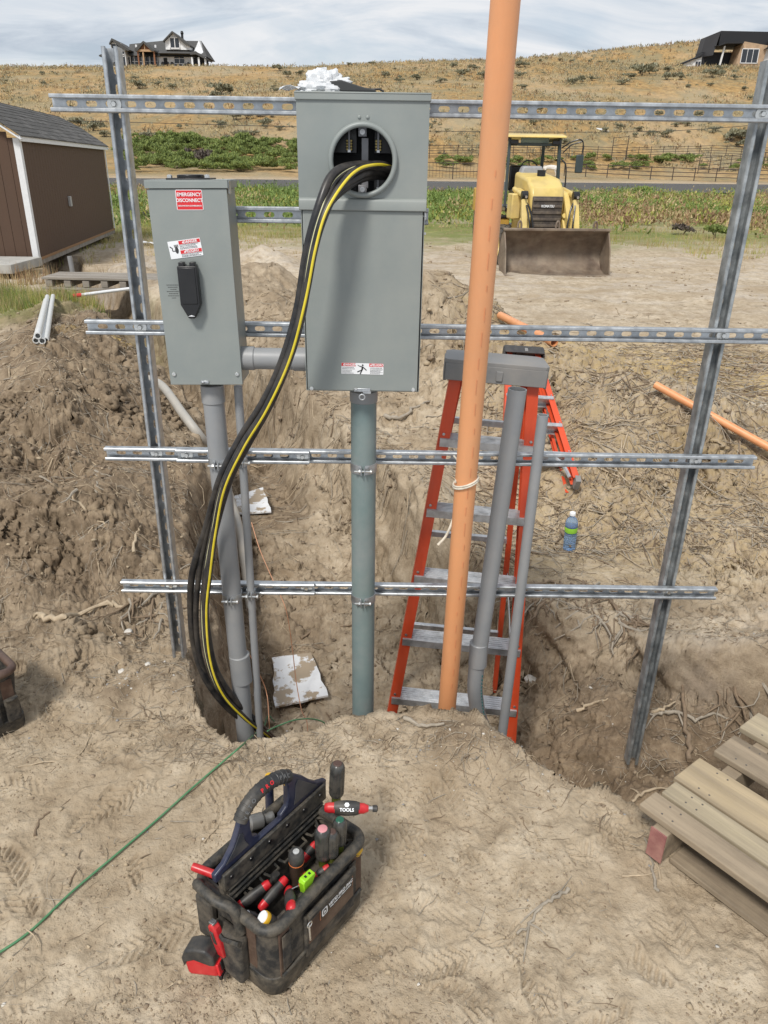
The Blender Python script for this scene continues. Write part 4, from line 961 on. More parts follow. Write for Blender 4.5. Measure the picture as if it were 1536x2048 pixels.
# ---------------------------------------------------------------- shed, plank bridge
BROWN = mat('brown_siding', (.088, .050, .031), .75, var=.12, scale=3, stretch=(1, 1, .2))
TRIM = mat('white_trim', (.72, .73, .74), .6, var=.05)
SHING = mat('dark_shingles', (.075, .072, .068), .9, var=.35, scale=12, bump=.004, bscale=80)
SHING2 = mat('dark_shingles_light', (.105, .10, .095), .9, var=.3, scale=12, bump=.004, bscale=80)
CONC = mat('concrete', (.40, .39, .36), .85, var=.15, scale=6, bump=.002, bscale=50)
WOODG = mat('weathered_wood', (.30, .27, .23), .85, var=.2, scale=9, col2=(.19, .165, .14), mixs=.55, bump=.002, bscale=40, stretch=(.12, 1, 1))
def shed():
    A = Vector((-6.80, 15.3, -.10)); B = Vector((-7.95, 23.2, -.10))
    d = (B-A); L = d.length; ang = math.atan2(d.x, d.y)      # local +Y along the long wall, local +X outwards to the right
    t = thing('garden_shed', 'brown shed with white trim and dark shingle roof over the trench', 'shed', (A.x, A.y, A.z), (0, 0, -ang))
    H = 2.12; Wd = 3.6; rise = .74; base = .02
    # siding boards of the long wall (grooved boards 0.2 m wide)
    n = int(L/.2); bd = MB().box((-.012, .1-.003, (H+base)/2), (.024, .193, H-base)).build('siding_board', BROWN, t, smooth=0, bevel=.0)
    for k in range(1, n):
        c = bd.copy(); COL.objects.link(c); c.location = (0, k*.2, 0)
    MB().box((-.035, L/2, (H+base)/2), (.02, L, H-base)).build('wall_backing', BROWN, t, smooth=0)
    # gable end boards
    m = int(Wd/.2); me_ = {}
    for k in range(m):
        x0 = -Wd+.2*k; xm = x0+.1; hh = H+rise*(1-abs(xm+Wd/2)/(Wd/2))**.85-.06
        MB().box((xm, .012, (hh+base)/2), (.193, .024, hh-base)).build('gable_board', BROWN, t, smooth=0)
    MB().box((-Wd/2, .035, H/2), (Wd-.02, .02, H)).build('gable_backing', BROWN, t, smooth=0)
    MB().box((.008, .045, (H+base)/2), (.018, .10, H-base)).box((-.045, -.008, (H+base)/2), (.11, .018, H-base)).build('corner_trim', TRIM, t, bevel=.002)
    MB().box((.010, L-.045, (H+base)/2), (.018, .09, H-base)).build('corner_trim', TRIM, t, bevel=.002)
    MB().box((.062, L/2, H+.00), (.018, L+.24, .11)).box((.03, L/2, H+.04), (.06, L+.2, .014)).build('eave_fascia', TRIM, t, bevel=.002)
    MB().box((-Wd/2, L/2, base/2-.06), (Wd, L, .12)).build('floor_skid', WOODG, t, smooth=0)
    MB().box((-.02, L/2, base-.02), (.06, L, .05)).build('bottom_trim', mat('raw_osb_edge', (.30, .17, .08), .8), t, smooth=0)
    # roof profile (two pitches), as courses of shingles
    prof = [(.09, H+.035), (-.55, H+.46), (-1.1, H+.74), (-Wd/2, H+rise+.08)]
    def slope(flip):
        pp = [((-Wd-x) if flip else x, z) for x, z in prof]
        for i in range(3):
            (x0, z0), (x1, z1) = pp[i], pp[i+1]; seg = math.hypot(x1-x0, z1-z0); nn = max(int(round(seg/.14)), 1)
            for k in range(nn):
                f0, f1 = k/nn, (k+1.25)/nn; xa, za, xb, zb = x0+(x1-x0)*f0, z0+(z1-z0)*f0, x0+(x1-x0)*min(f1, 1), z0+(z1-z0)*min(f1, 1)
                mb = MB(); rnd = random.Random(i*31+k+flip*7); y = -.14
                while y < L+.14:
                    w = min(rnd.uniform(.22, .42), L+.14-y); mb.mi = rnd.choice([0, 0, 1]); dz = rnd.uniform(.010, .018)
                    mb.add([(xa, y+.003, za+dz), (xa, y+w, za+dz), (xb, y+w, zb+.004), (xb, y+.003, zb+.004), (xa, y+.003, za-.01), (xa, y+w, za-.01), (xb, y+w, zb-.01), (xb, y+.003, zb-.01)],
                           [(0, 1, 2, 3), (5, 4, 7, 6), (0, 4, 5, 1), (1, 5, 6, 2), (3, 2, 6, 7), (4, 0, 3, 7)] if flip == 0 else [(3, 2, 1, 0), (6, 7, 4, 5), (1, 5, 4, 0), (2, 6, 5, 1), (7, 6, 2, 3), (7, 3, 0, 4)]); y += w
                mb.build('shingle_course', [SHING, SHING2], t, smooth=0)
    slope(0); slope(1)
    for i in range(3):                      # white rake boards of both gables
        for fl in (0, 1):
            (x0, z0), (x1, z1) = [((-Wd-x) if fl else x, z) for x, z in (prof[i], prof[i+1])]
            for yy in (-.13, L+.13): MB().bar((x0, yy, z0-.06), (x1, yy, z1-.06), .022, .11, Vector((0, 1, 0))).build('rake_board', TRIM, t, bevel=.002)
    # small outlet box on the wall
    q = PY(143, 441, 18.2); y = 3.1
    MB().box((.03, 3.05, .93), (.06, .13, .21)).build('outlet_box', mat('grey_outlet_cover', (.38, .38, .37), .5), t, bevel=.01)
    return t
shed()
p = PZ(128, 560, -.5); t = thing('grey_riser_pipe', 'short grey pipe rising at the shed corner beside the trench', 'pipe', (-6.05, 15.0, -.62)); MB().tube([(0, 0, 0), (-.02, 0, .62)], .045, 14).build('pipe', PVC, t)
t = thing('concrete_slab', 'pale concrete slab in front of the brown shed', 'slab', (-8.2, 14.45, -.11)); MB().box((0, 0, 0), (3.1, 1.3, .16)).build('slab', CONC, t, bevel=.01)
# wooden pallet / walkway over the trench
def bridge():
    a = PZ(80, 566, -.02); b = PZ(330, 571, -.02); L = (b-a).length; ang = math.atan2(b.y-a.y, b.x-a.x)
    t = thing('plank_bridge', 'low wooden walkway laid across the trench near the shed', 'walkway', (a.x, a.y, -.02), (0, 0, ang))
    for k in range(4): MB().box((L/2, .14+k*.16, .06+.004*(k % 2)), (L, .14, .035)).build('plank', WOODG, t, bevel=.004)
    for k in range(7): MB().box((.1+(L-.2)*k/6, .38, -.015), (.10, .62, .09)).build('crossbar', WOODG, t, bevel=.004)
    MB().box((L/2, .09, -.085), (L, .10, .03)).build('bottom_board', WOODG, t, bevel=.004)
bridge()
t = thing('red_tipped_rod', 'pale rod with red tip lying under the wooden walkway', 'rod', PZ(162, 590, .02)); MB().tube([(0, 0, 0), (.62, .35, .05)], .022, 8).build('shaft', TRIM, t); MB().tube([(-.09, -.05, -.005), (0.005, 0, 0)], .026, 8).build('tip', REDL, t)
def scrap(label, px, py, s, m, name='plastic_scrap', Z=None):
    q = PZ(px, py, 0); 
    for _ in range(6): q = PZ(px, py, hz(q.x, q.y)+.02)
    t = thing(name, label, 'scrap', q); n = 9; vs = []
    for i in range(n):
        for j in range(6):
            u, v = i/(n-1)-.5, j/5-.5; vs.append((u*s, v*s*.5, .02+s*.22*max(0, float(fbm(np.array([u*3+px]), np.array([v*3.]), 1.3, 2, 3)[0])+.35)*(1-(2*u)**2)))
    o = MB().add(vs, [(i*6+j, i*6+6+j, i*6+7+j, i*6+1+j) for i in range(n-1) for j in range(5)]).build('sheet', m, t); sd_ = o.modifiers.new('thick', 'SOLIDIFY'); sd_.thickness = .004
scrap('crumpled white plastic scrap on the dirt beside the left post', 293, 488, .42, TRIM)

# ---------------------------------------------------------------- backhoe loader
CY = mat('cream_yellow_paint', (.70, .53, .17), .45, var=.12, scale=4, col2=(.54, .40, .15), mixs=.60, dust=.42)
YO = mat('deep_yellow_paint', (.50, .30, .05), .5, var=.15, scale=5, dust=.3)
TYRE = mat('tyre_rubber', (.045, .043, .040), .85, var=.2, scale=8, dust=.5)
BSTEEL = mat('worn_bucket_steel', (.15, .108, .08), .6, .15, var=.35, scale=3, col2=(.24, .195, .15), mixs=.55, bump=.004, bscale=14, dust=.45, stretch=(1, 1, 1.4))
DGREY = mat('dark_grey_frame', (.035, .05, .052), .5, var=.1)
CHROME = mat('cylinder_rod', (.6, .6, .6), .2, 1.0)
GLASS = mat('cab_glass', (.25, .33, .32), .1, var=.02, trans=.55)
AMB = mat('amber_lens', (.75, .13, .01), .3)
def tyre(parent, c, R, w, rim, lugs=20):
    t = MB(); F = Matrix.Translation(c) @ Matrix.Rotation(rad(90), 4, 'Y')
    t.lathe([(rim, -w*.42), (rim*1.15, -w*.5), (R*.86, -w*.5), (R*.95, -w*.42), (R*.965, -w*.2), (R*.965, w*.2), (R*.95, w*.42), (R*.86, w*.5), (rim*1.15, w*.5), (rim, w*.42)], F, 40)
    t.f = t.f[:-2]; t.m = t.m[:-2]
    for k in range(lugs):
        for s in (-1, 1):
            a = 2*math.pi*(k+.25*s)/lugs; M = Matrix.Translation(c) @ Matrix.Rotation(a, 4, 'X') @ Matrix.Translation((s*w*.23, 0, R*.965)) @ Matrix.Rotation(s*.6, 4, 'Z')
            t.box((0, 0, 0), (w*.52, R*.07, R*.07), M)
    o = t.build('tyre', TYRE, parent, smooth=35)
    r = MB(); r.lathe([(.001, -w*.10), (rim*.35, -w*.10), (rim*.4, -w*.02), (rim*.8, -w*.02), (rim*.9, -w*.40), (rim*1.02, -w*.43), (rim*1.02, w*.43), (rim*.9, w*.40), (rim*.8, w*.02), (rim*.4, w*.02), (rim*.35, w*.10), (.001, w*.10)], F, 32).build('rim', CY, parent, smooth=35)
    return o
def backhoe():
    t = thing('backhoe_loader', 'yellow backhoe loader parked with its wide bucket lowered on the dirt', 'backhoe', (3.42, 15.75, -.32), (0, 0, rad(4.6)))
    t.scale = (.90, .95, 1.02)
    # local: x right, +y to the rear, front bucket edge at y=0
    BW = 2.40; b = t
    # bucket shell: curved section in y,z; opening faces the camera (-y)
    bk = MB(); sec = [(-.02, .01), (.30, .015), (.52, .07), (.66, .20), (.70, .39), (.64, .58), (.50, .73), (.34, .82)]
    n = len(sec); inn = []; 
    for i, (y, z) in enumerate(sec):
        y0, z0 = sec[max(i-1, 0)]; y1, z1 = sec[min(i+1, n-1)]; tx, tz = y1-y0, z1-z0; l = math.hypot(tx, tz); inn.append((y-tz/l*-.025, z-tx/l*.025))
    poly = sec+[(y+.03 if i > 3 else y, z-.0) for i, (y, z) in []]
    outer = [(y+(.03 if y > .3 else 0), z-(.03 if z < .3 else -.02 if z > .8 else 0)) for y, z in sec]
    vs = []
    for x in (-BW/2, BW/2): vs += [(x, y, z) for y, z in sec]+[(x, y+.028*math.sin(i/(n-1)*math.pi*.6+.3), z-.028*math.cos(i/(n-1)*math.pi*.8)) for i, (y, z) in enumerate(sec)]
    fs = []
    m2 = 2*n
    for i in range(n-1): fs += [(i, i+1, m2+i+1, m2+i), (n+i+1, n+i, m2+n+i, m2+n+i+1)]
    fs += [(0, m2, m2+n, n), (n-1, 2*n-1, m2+2*n-1, m2+n-1)]
    bk.add(vs, fs); shell = bk.build('bucket_shell', BSTEEL, b, smooth=40)
    for s in (-1, 1):
        side = [(y, z) for y, z in sec]+[(.12, .50)]
        MB().prism([(y, z) for y, z in side], .028, Matrix(((0, 0, s, s*BW/2-(s*.028 if s > 0 else s*.028)), (1, 0, 0, 0), (0, 1, 0, 0), (0, 0, 0, 1)))).build('bucket_side', BSTEEL, b, smooth=0, bevel=.004)
    MB().box((0, -.05, .012), (BW+.03, .22, .024)).build('cutting_edge', BSTEEL, b, bevel=.004)
    MB().box((0, .335, .835), (BW+.02, .10, .05)).build('bucket_lip', BSTEEL, b, bevel=.01)
    for x in (-.86, 0, .86):
        MB().tube([(x+.04*math.cos(a), .33, .89+.10*math.sin(a)) for a in [i*math.pi/6-.3 for i in range(8)]], .022, 8).build('bucket_hook', BSTEEL, b)
    # loader arms, cross tube, tilt cylinders
    for s in (-1, 1):
        x = s*.50
        MB().bar((x, .86, .42), (x, 1.36, .95), .14, .22, Vector((1, 0, 0))).build('lower_arm', CY, b, bevel=.012)
        arm = [(.80, .34), (.94, .30), (1.06, 1.0), (1.55, 1.48), (2.15, 1.55), (2.15, 1.38), (1.62, 1.28), (1.22, .90), (1.0, .62)]
        MB().prism(arm, .13, Matrix(((0, 0, 1, x-.065), (1, 0, 0, 0), (0, 1, 0, 0), (0, 0, 0, 1)))).build('loader_arm', CY, b, bevel=.012)
        MB().bar((s*.62, .80, .60), (s*.60, 1.15, 1.42), .10, .13, Vector((1, 0, 0))).build('tilt_lever', CY, b, bevel=.01)
        MB().tube([(s*.60, 1.13, 1.42), (s*.60, 2.1, 1.52)], .055, 14).build('tilt_cylinder', CY, b)
        MB().tube([(s*.60, .95, 1.405), (s*.60, 1.15, 1.42)], .028, 10).build('cylinder_rod', CHROME, b)
        MB().tube([(s*.60-.07, 1.12, 1.43), (s*.60+.07, 1.12, 1.43)], .085, 14).build('pivot', BLACKP, b)
        MB().tube([(s*.40, 1.9, .75), (s*.42, 1.25, 1.05)], .05, 12).build('lift_cylinder', CY, b)
        MB().tube(smooth_path([(s*.46, .95, .5), (s*.40, .9, .8), (s*.47, 1.0, 1.15), (s*.55, 1.08, 1.3)], 6), .022, 8).build('hose', BLACKP, b)
        MB().tube(smooth_path([(s*.53, .92, .45), (s*.50, .82, .85), (s*.57, 1.0, 1.25)], 6), .018, 8).build('hose', BLACKP, b)
    MB().tube([(-.48, .84, .50), (.48, .84, .50)], .085, 18).build('cross_tube', CY, b)
    # hood
    hp = [(1.30, .50), (1.30, 1.40), (1.38, 1.56), (1.75, 1.74), (3.0, 1.86), (3.0, .55)]
    MB().prism(hp, .80, Matrix(((0, 0, 1, -.40), (1, 0, 0, 0), (0, 1, 0, 0), (0, 0, 0, 1)))).build('hood', CY, b, bevel=.07, seg=3)
    MB().box((0, 1.285, .96), (.72, .05, .90)).build('grille_panel', mat('dark_grille', (.05, .04, .035), .6, dust=.25), b, bevel=.02)
    for k in range(7): MB().box((0, 1.250, .60+k*.125), (.68, .022, .050)).build('grille_slat', mat('grille_slat', (.10, .08, .065), .5, dust=.3) if k == 0 else bpy.data.materials['grille_slat'], b, bevel=.005)
    lettering('KOMATSU', .065, WHT, b, Matrix(((1, 0, 0, 0), (0, 0, -1, 1.232), (0, 1, 0, 1.225), (0, 0, 0, 1))), depth=.003, bold=.002)
    MB().box((.64, 1.75, 1.22), (.22, .5, .55)).build('arm_tower', CY, b, bevel=.03)
    MB().box((-.66, 1.8, 1.2), (.22, .45, .5)).build('arm_tower', CY, b, bevel=.03)
    MB().box((0, 2.6, .60), (.62, 2.8, .30)).build('chassis', BLACKP, b, bevel=.02)
    MB().box((0, 1.8, .42), (1.4, .16, .16)).build('front_axle', BLACKP, b, bevel=.02)
    MB().tube([(.05, 2.2, 1.7), (.05, 2.2, 1.90)], .10, 14).build('pre_cleaner', BLACKP, b)
    for s in (-1, 1):
        tyre(b, (s*.84, 1.85, .42), .42, .30, .22, 18); tyre(b, (s*.86, 3.95, .68), .68, .44, .36, 22)
        fp = [(.62*math.cos(a)*1.22, .62*math.sin(a)*1.22) for a in [i*math.pi/10 for i in range(1, 10)]]
        arc = [(3.95-.80*math.cos(a), .68+.80*math.sin(a)) for a in [rad(10+16*i) for i in range(10)]]
        inn = [(3.95-.74*math.cos(a), .68+.74*math.sin(a)) for a in [rad(10+16*i) for i in range(10)]]
        MB().prism(arc+inn[::-1], .46, Matrix(((0, 0, 1, s*.86-.23), (1, 0, 0, 0), (0, 1, 0, 0), (0, 0, 0, 1)))).build('rear_fender', CY, b, smooth=30)
        MB().box((s*.78, 2.85, .72), (.42, .75, .42)).build('side_tank', YO, b, bevel=.03)
        MB().box((s*.72, 2.75, .95), (.35, .6, .05)).build('cab_step', BLACKP, b, bevel=.01)
    # cab
    for s in (-1, 1):
        MB().bar((s*.66, 2.72, 1.15), (s*.62, 2.85, 2.52), .07, .07).build('cab_post', DGREY, b, bevel=.01)
        MB().bar((s*.62, 4.25, 1.15), (s*.60, 4.15, 2.52), .08, .08).build('cab_post', DGREY, b, bevel=.01)
        MB().bar((s*.64, 2.85, 2.50), (s*.62, 4.15, 2.50), .06, .06).build('roof_rail', DGREY, b, bevel=.01)
        MB().box((s*.52, 2.80, 2.44), (.20, .10, .10)).build('work_light', BLACKP, b, bevel=.02)
    MB().box((0, 2.83, 2.40), (1.3, .05, .06)).build('front_header', DGREY, b, bevel=.01)
    MB().box((0, 2.84, 2.47), (.70, .02, .12)).build('visor_glass', GLASS, b, bevel=.004)
    MB().prism([(2.62, 2.53), (2.66, 2.57), (2.95, 2.61), (4.25, 2.61), (4.4, 2.58), (4.4, 2.53)], 1.46, Matrix(((0, 0, 1, -.73), (1, 0, 0, 0), (0, 1, 0, 0), (0, 0, 0, 1)))).build('cab_roof', CY, b, bevel=.04, seg=3)
    MB().box((0, 3.5, 1.10), (1.3, 1.6, .10)).build('cab_floor', BLACKP, b, bevel=.02)
    MB().box((-.02, 3.75, 1.42), (.52, .5, .14)).build('seat', BLACKP, b, bevel=.04); MB().box((-.05, 4.0, 1.72), (.50, .12, .55)).build('seat_back', BLACKP, b, bevel=.04)
    MB().prism([(-.36, 0), (.36, 0), (.24, .30), (-.24, .30)], .3, Matrix(((1, 0, 0, 0), (0, 0, 1, 2.8), (0, 1, 0, 1.68), (0, 0, 0, 1)))).build('dashboard', mat('grey_dash', (.30, .31, .33), .5), b, bevel=.05, seg=3)
    F = frame((-.02, 3.05, 1.93), (0, -.75, .65), Vector((1, 0, 0)))
    MB().tube([F @ Vector((.21*math.cos(a), .21*math.sin(a), 0)) for a in [i*math.pi/12 for i in range(25)]], .016, 8).bar(F @ Vector((-.2, 0, 0)), F @ Vector((.2, 0, 0)), .02).bar(F @ Vector((0, -.2, 0)), F @ Vector((0, 0, 0)), .02).tube([F @ Vector((0, 0, 0)), F @ Vector((0, 0, -.3))], .03, 8).build('steering_wheel', BLACKP, b)
    # backhoe boom folded behind, left of the cab in the photograph
    MB().prism([(0, 0), (.20, 0), (.24, 1.5), (.02, 1.5)], .18, Matrix(((1, 0, 0, -.62), (0, 0, 1, 4.55), (0, 1, 0, 1.0), (0, 0, 0, 1)))).build('boom', CY, b, bevel=.03)
    MB().bar((-.45, 4.7, 2.4), (-.35, 4.9, 3.05), .16, .16).build('dipper', CY, b, bevel=.02)
    MB().bar((-.30, 4.85, 1.6), (-.28, 4.95, 3.0), .10, .10).build('boom_cylinder', BLACKP, b, bevel=.02)
    MB().box((-1.08, 4.35, 1.25), (.10, .25, .50)).box((-1.0, 4.35, 1.05), (.12, .10, .08)).build('stabiliser_pad', YO, b, bevel=.02)
    # mirror and amber lamp on the right
    MB().tube(smooth_path([(.66, 2.75, 2.34), (.82, 2.66, 2.44), (1.02, 2.6, 2.50), (1.13, 2.6, 2.44), (1.13, 2.6, 2.18)], 5), .016, 8).build('mirror_arm', BLACKP, b)
    MB().tube([(.70, 2.74, 2.25), (.86, 2.66, 2.40), (1.12, 2.6, 2.47)], .014, 8).build('mirror_brace', BLACKP, b)
    MB().box((1.08, 2.58, 2.03), (.19, .05, .36)).build('mirror', DGREY, b, bevel=.02)
    MB().tube(smooth_path([(.68, 2.76, 2.12), (.80, 2.7, 1.95), (.82, 2.68, 1.3), (.80, 2.6, 1.1)], 5), .018, 8).build('grab_bar', BLACKP, b)
    MB().box((.83, 2.35, 1.33), (.16, .08, .12)).build('turn_signal', AMB, b, bevel=.01); MB().box((.83, 2.4, 1.12), (.06, .06, .3)).bar((.6, 2.5, 1.3), (.8, 2.42, 1.3), .05).build('signal_bracket', BLACKP, b)
backhoe()

# ---------------------------------------------------------------- houses on the hill
WRAP = mat('white_house_wrap', (.80, .81, .82), .7, var=.22, scale=1.2, col2=(.38, .38, .38), mixs=.70, mixsharp=.02)
ROOFD = mat('dark_roof_shingle', (.075, .074, .072), .85, var=.2, scale=1.5)
WOODH = mat('stained_timber', (.24, .10, .045), .7, var=.2, scale=1.5)
WOODL = mat('light_timber', (.42, .27, .15), .7, var=.2, scale=1.5)
WIND = mat('dark_window_glass', (.03, .035, .045), .12, var=.05)
FRAMEW = mat('white_window_frame', (.75, .75, .75), .5)
BLKCLAD = mat('black_metal_cladding', (.012, .012, .014), .6, var=.1, scale=.6)
TANCLAD = mat('tan_wood_cladding', (.43, .30, .19), .7, var=.2, scale=.8)
WHCLAD = mat('white_stucco', (.70, .70, .69), .7, var=.05)
VYN = Matrix(((1, 0, 0, 0), (0, 0, -1, 0), (0, 1, 0, 0), (0, 0, 0, 1)))      # prism in XZ, depth toward -Y (camera) when h>0
def vprism(mb, poly, y0, y1): return mb.prism(poly, abs(y1-y0), Matrix(((1, 0, 0, 0), (0, 0, -1, max(y0, y1)), (0, 1, 0, 0), (0, 0, 0, 1))))
def window(par, x, z, w, h, y, nx=1, nz=1, fw=.12):
    f = MB()
    f.box((x-w/2, y-.05, z), (fw, .12, h+fw)); f.box((x+w/2, y-.05, z), (fw, .12, h+fw)); f.box((x, y-.05, z-h/2), (w, .12, fw)); f.box((x, y-.05, z+h/2), (w, .12, fw))
    for i in range(1, nx): f.box((x-w/2+w*i/nx, y-.05, z), (fw*.7, .10, h))
    for i in range(1, nz): f.box((x, y-.05, z-h/2+h*i/nz), (w, .09, fw*.6))
    o = f.build('window', FRAMEW, par, smooth=0); MB().box((x, y-.01, z), (w, .05, h)).build('pane', WIND, o, smooth=0); return o
def house_left():
    Y = 262; a = PY(203, 131, Y); b = PY(416, 131, Y); k = (b.x-a.x)/(416-203)      # metres per photo pixel
    g = hz((a.x+b.x)/2, Y)
    g = a.z-.2
    t = thing('house_under_construction', 'white wrapped house under construction with dark roof on the hilltop', 'house', ((a.x+b.x)/2, Y, g))
    X = lambda px: (px-309.5)*k; Z = lambda py: (131.5-py)*k+.3
    def zoomx(zx): return X(200+zx/6.144)
    def zoomz(zy): return Z(50+zy/6.144)
    zx, zz = zoomx, zoomz
    MB().box(((zx(230)+zx(1200))/2, 5.0, (zz(380)-1.5)/2), (zx(1200)-zx(230), 9, zz(380)+1.5)).build('main_wall', WRAP, t, smooth=0)
    # main roof: long ridge
    m = MB(); vs = [(zx(380), -1.2, zz(400)), (zx(1330), -1.2, zz(400)), (zx(1225), 5, zz(205)), (zx(760), 5, zz(207)), (zx(330), 5, zz(250)), (zx(380), 11, zz(400)), (zx(1330), 11, zz(400))]
    m.add(vs, [(0, 1, 2, 3, 4), (5, 4, 3, 2, 6), (0, 4, 5), (1, 6, 2), (0, 5, 6, 1)]); m.build('main_roof', ROOFD, t, smooth=0)
    # left gable block
    m = MB(); vprism(m, [(zx(205), -1.5), (zx(355), -1.5), (zx(355), zz(345)), (zx(280), zz(268)), (zx(205), zz(262))], -2.2, 6); m.build('left_gable_wall', WRAP, t, smooth=0)
    m = MB(); vprism(m, [(zx(185), zz(300)), (zx(185), zz(285)), (zx(222), zz(232)), (zx(262), zz(250)), (zx(425), zz(350)), (zx(405), zz(362)), (zx(330), zz(340)), (zx(225), zz(256))], -3.2, 8); m.build('left_gable_roof', ROOFD, t, smooth=0)
    MB().box(((zx(60)+zx(205))/2, 3.5, 1.2), (zx(205)-zx(90), 6, 4.5)).build('side_wing_wall', WRAP, t, smooth=0)
    m = MB(); vprism(m, [(zx(15), zz(400)), (zx(210), zz(330)), (zx(210), zz(350)), (zx(15), zz(412))], -1, 8); m.build('side_wing_roof', ROOFD, t, smooth=0)
    # timber entrance gable
    m = MB(); vprism(m, [(zx(500), zz(355)), (zx(500), zz(345)), (zx(612), zz(262)), (zx(735), zz(355)), (zx(735), zz(368)), (zx(705), zz(368)), (zx(612), zz(285)), (zx(530), zz(368)), (zx(500), zz(368))], -4.5, 3); m.build('porch_roof', ROOFD, t, smooth=0)
    m = MB(); vprism(m, [(zx(530), zz(352)), (zx(612), zz(284)), (zx(705), zz(352))], -3.6, -3.4); m.build('porch_gable_panel', WOODH, t, smooth=0)
    MB().box(((zx(520)+zx(725))/2, -3.9, zz(360)), (zx(725)-zx(520), .5, .55)).build('porch_beam', WOODL, t, smooth=0)
    MB().box((zx(616), -3.8, zz(318)), (.28, .3, zz(290)-zz(352))).build('king_post', WOODL, t, smooth=0)
    for q in (528, 722, 590): MB().box((zx(q), -3.8, zz(440)), (.4, .4, zz(365)-zz(510))).build('porch_post', WOODH if q != 590 else WOODL, t, smooth=0)
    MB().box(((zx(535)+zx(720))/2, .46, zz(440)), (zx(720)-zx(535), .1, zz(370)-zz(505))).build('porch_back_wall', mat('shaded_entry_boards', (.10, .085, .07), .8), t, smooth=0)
    window(t, zx(567), zz(455), 2.2, 3.2, .38, 2, 2, .1); window(t, zx(665), zz(450), 2.3, 3.4, .38, 2, 2, .1)
    # right two storey gable
    m = MB(); vprism(m, [(zx(845), zz(335)), (zx(1140), zz(335)), (zx(1140), zz(290)), (zx(950), zz(165)), (zx(845), zz(255))], -1.8, 4); m.build('upper_gable_wall', WRAP, t, smooth=0)
    m = MB(); vprism(m, [(zx(830), zz(262)), (zx(830), zz(248)), (zx(950), zz(147)), (zx(1155), zz(290)), (zx(1150), zz(305)), (zx(1085), zz(280)), (zx(950), zz(168))], -2.8, 5); m.build('upper_gable_roof', ROOFD, t, smooth=0)
    m = MB(); m.add([(zx(750), -3.0, zz(378)), (zx(1230), -3.0, zz(378)), (zx(1150), .0, zz(325)), (zx(840), .0, zz(325)), (zx(750), .0, zz(385)), (zx(1230), .0, zz(385))], [(0, 1, 2, 3), (0, 3, 4), (1, 5, 2), (0, 4, 5, 1), (4, 3, 2, 5)]); m.build('skirt_roof', ROOFD, t, smooth=0)
    window(t, zx(962), zz(266), 2.9, 2.7, -1.86, 2, 1, .3); window(t, zx(978), zz(417), 3.2, 2.7, .42, 2, 2, .22)
    window(t, zx(450), zz(455), 3.6, 3.3, .42, 3, 2, .28); window(t, zx(268), zz(460), 4.2, 3.2, -2.28, 3, 1, .2); window(t, zx(268), zz(387), 4.0, 1.3, -2.28, 2, 1, .2); window(t, zx(255), zz(315), 3.0, 1.6, -2.28, 2, 1, .22)
    for px_ in (377, 807): MB().box((zx(px_), .42, zz(460)), (1.1, .2, zz(408)-zz(505))).build('door_opening', BLKCLAD, t, smooth=0)
    # far right gable end and porch
    m = MB(); m.add([(zx(1225), 1.5, zz(215)), (zx(1290), 0.2, zz(380)), (zx(1180), -1.0, zz(345)), (zx(1225), 6, zz(215)), (zx(1290), 6, zz(380)), (zx(1180), 6, zz(345))], [(0, 2, 1), (3, 4, 5), (0, 1, 4, 3), (1, 2, 5, 4), (2, 0, 3, 5)]); m.build('end_gable_wall', WRAP, t, smooth=0)
    m = MB(); vprism(m, [(zx(1140), zz(372)), (zx(1215), zz(352)), (zx(1340), zz(425)), (zx(1338), zz(440)), (zx(1215), zz(385)), (zx(1150), zz(392))], -3.2, 5); m.build('end_porch_roof', ROOFD, t, smooth=0)
    for q in (1160, 1240, 1318): MB().box((zx(q), -2.2, zz(460)), (.5, .5, zz(410)-zz(505))).build('end_porch_post', WRAP, t, smooth=0)
    MB().box((zx(1240), .48, zz(450)), (4.5, .3, zz(410)-zz(505))).build('end_wall', BLKCLAD, t, smooth=0)
    MB().box((zx(1012), 3, zz(160)), (.6, .6, 2.2)).ball((zx(1012), 3, zz(138)), .5, 8).build('roof_vent', BLACKP, t)
    for q in (770, 830, 885, 935, 985, 1035, 1085): MB().lathe([(.55, 0), (.55, .06)], frame((zx(q), .45, zz(475)), (0, -1, 0), Vector((0, 0, 1))), 12).build('printed_emblem', mat('wrap_print', (.08, .08, .09), .7) if q == 770 else bpy.data.materials['wrap_print'], t, smooth=0)
    for q in (465, 700): MB().box((zx(q), .5, zz(292)), (.5, .4, .7)).build('vent_pipe', FRAMEW, t, smooth=0)
house_left()
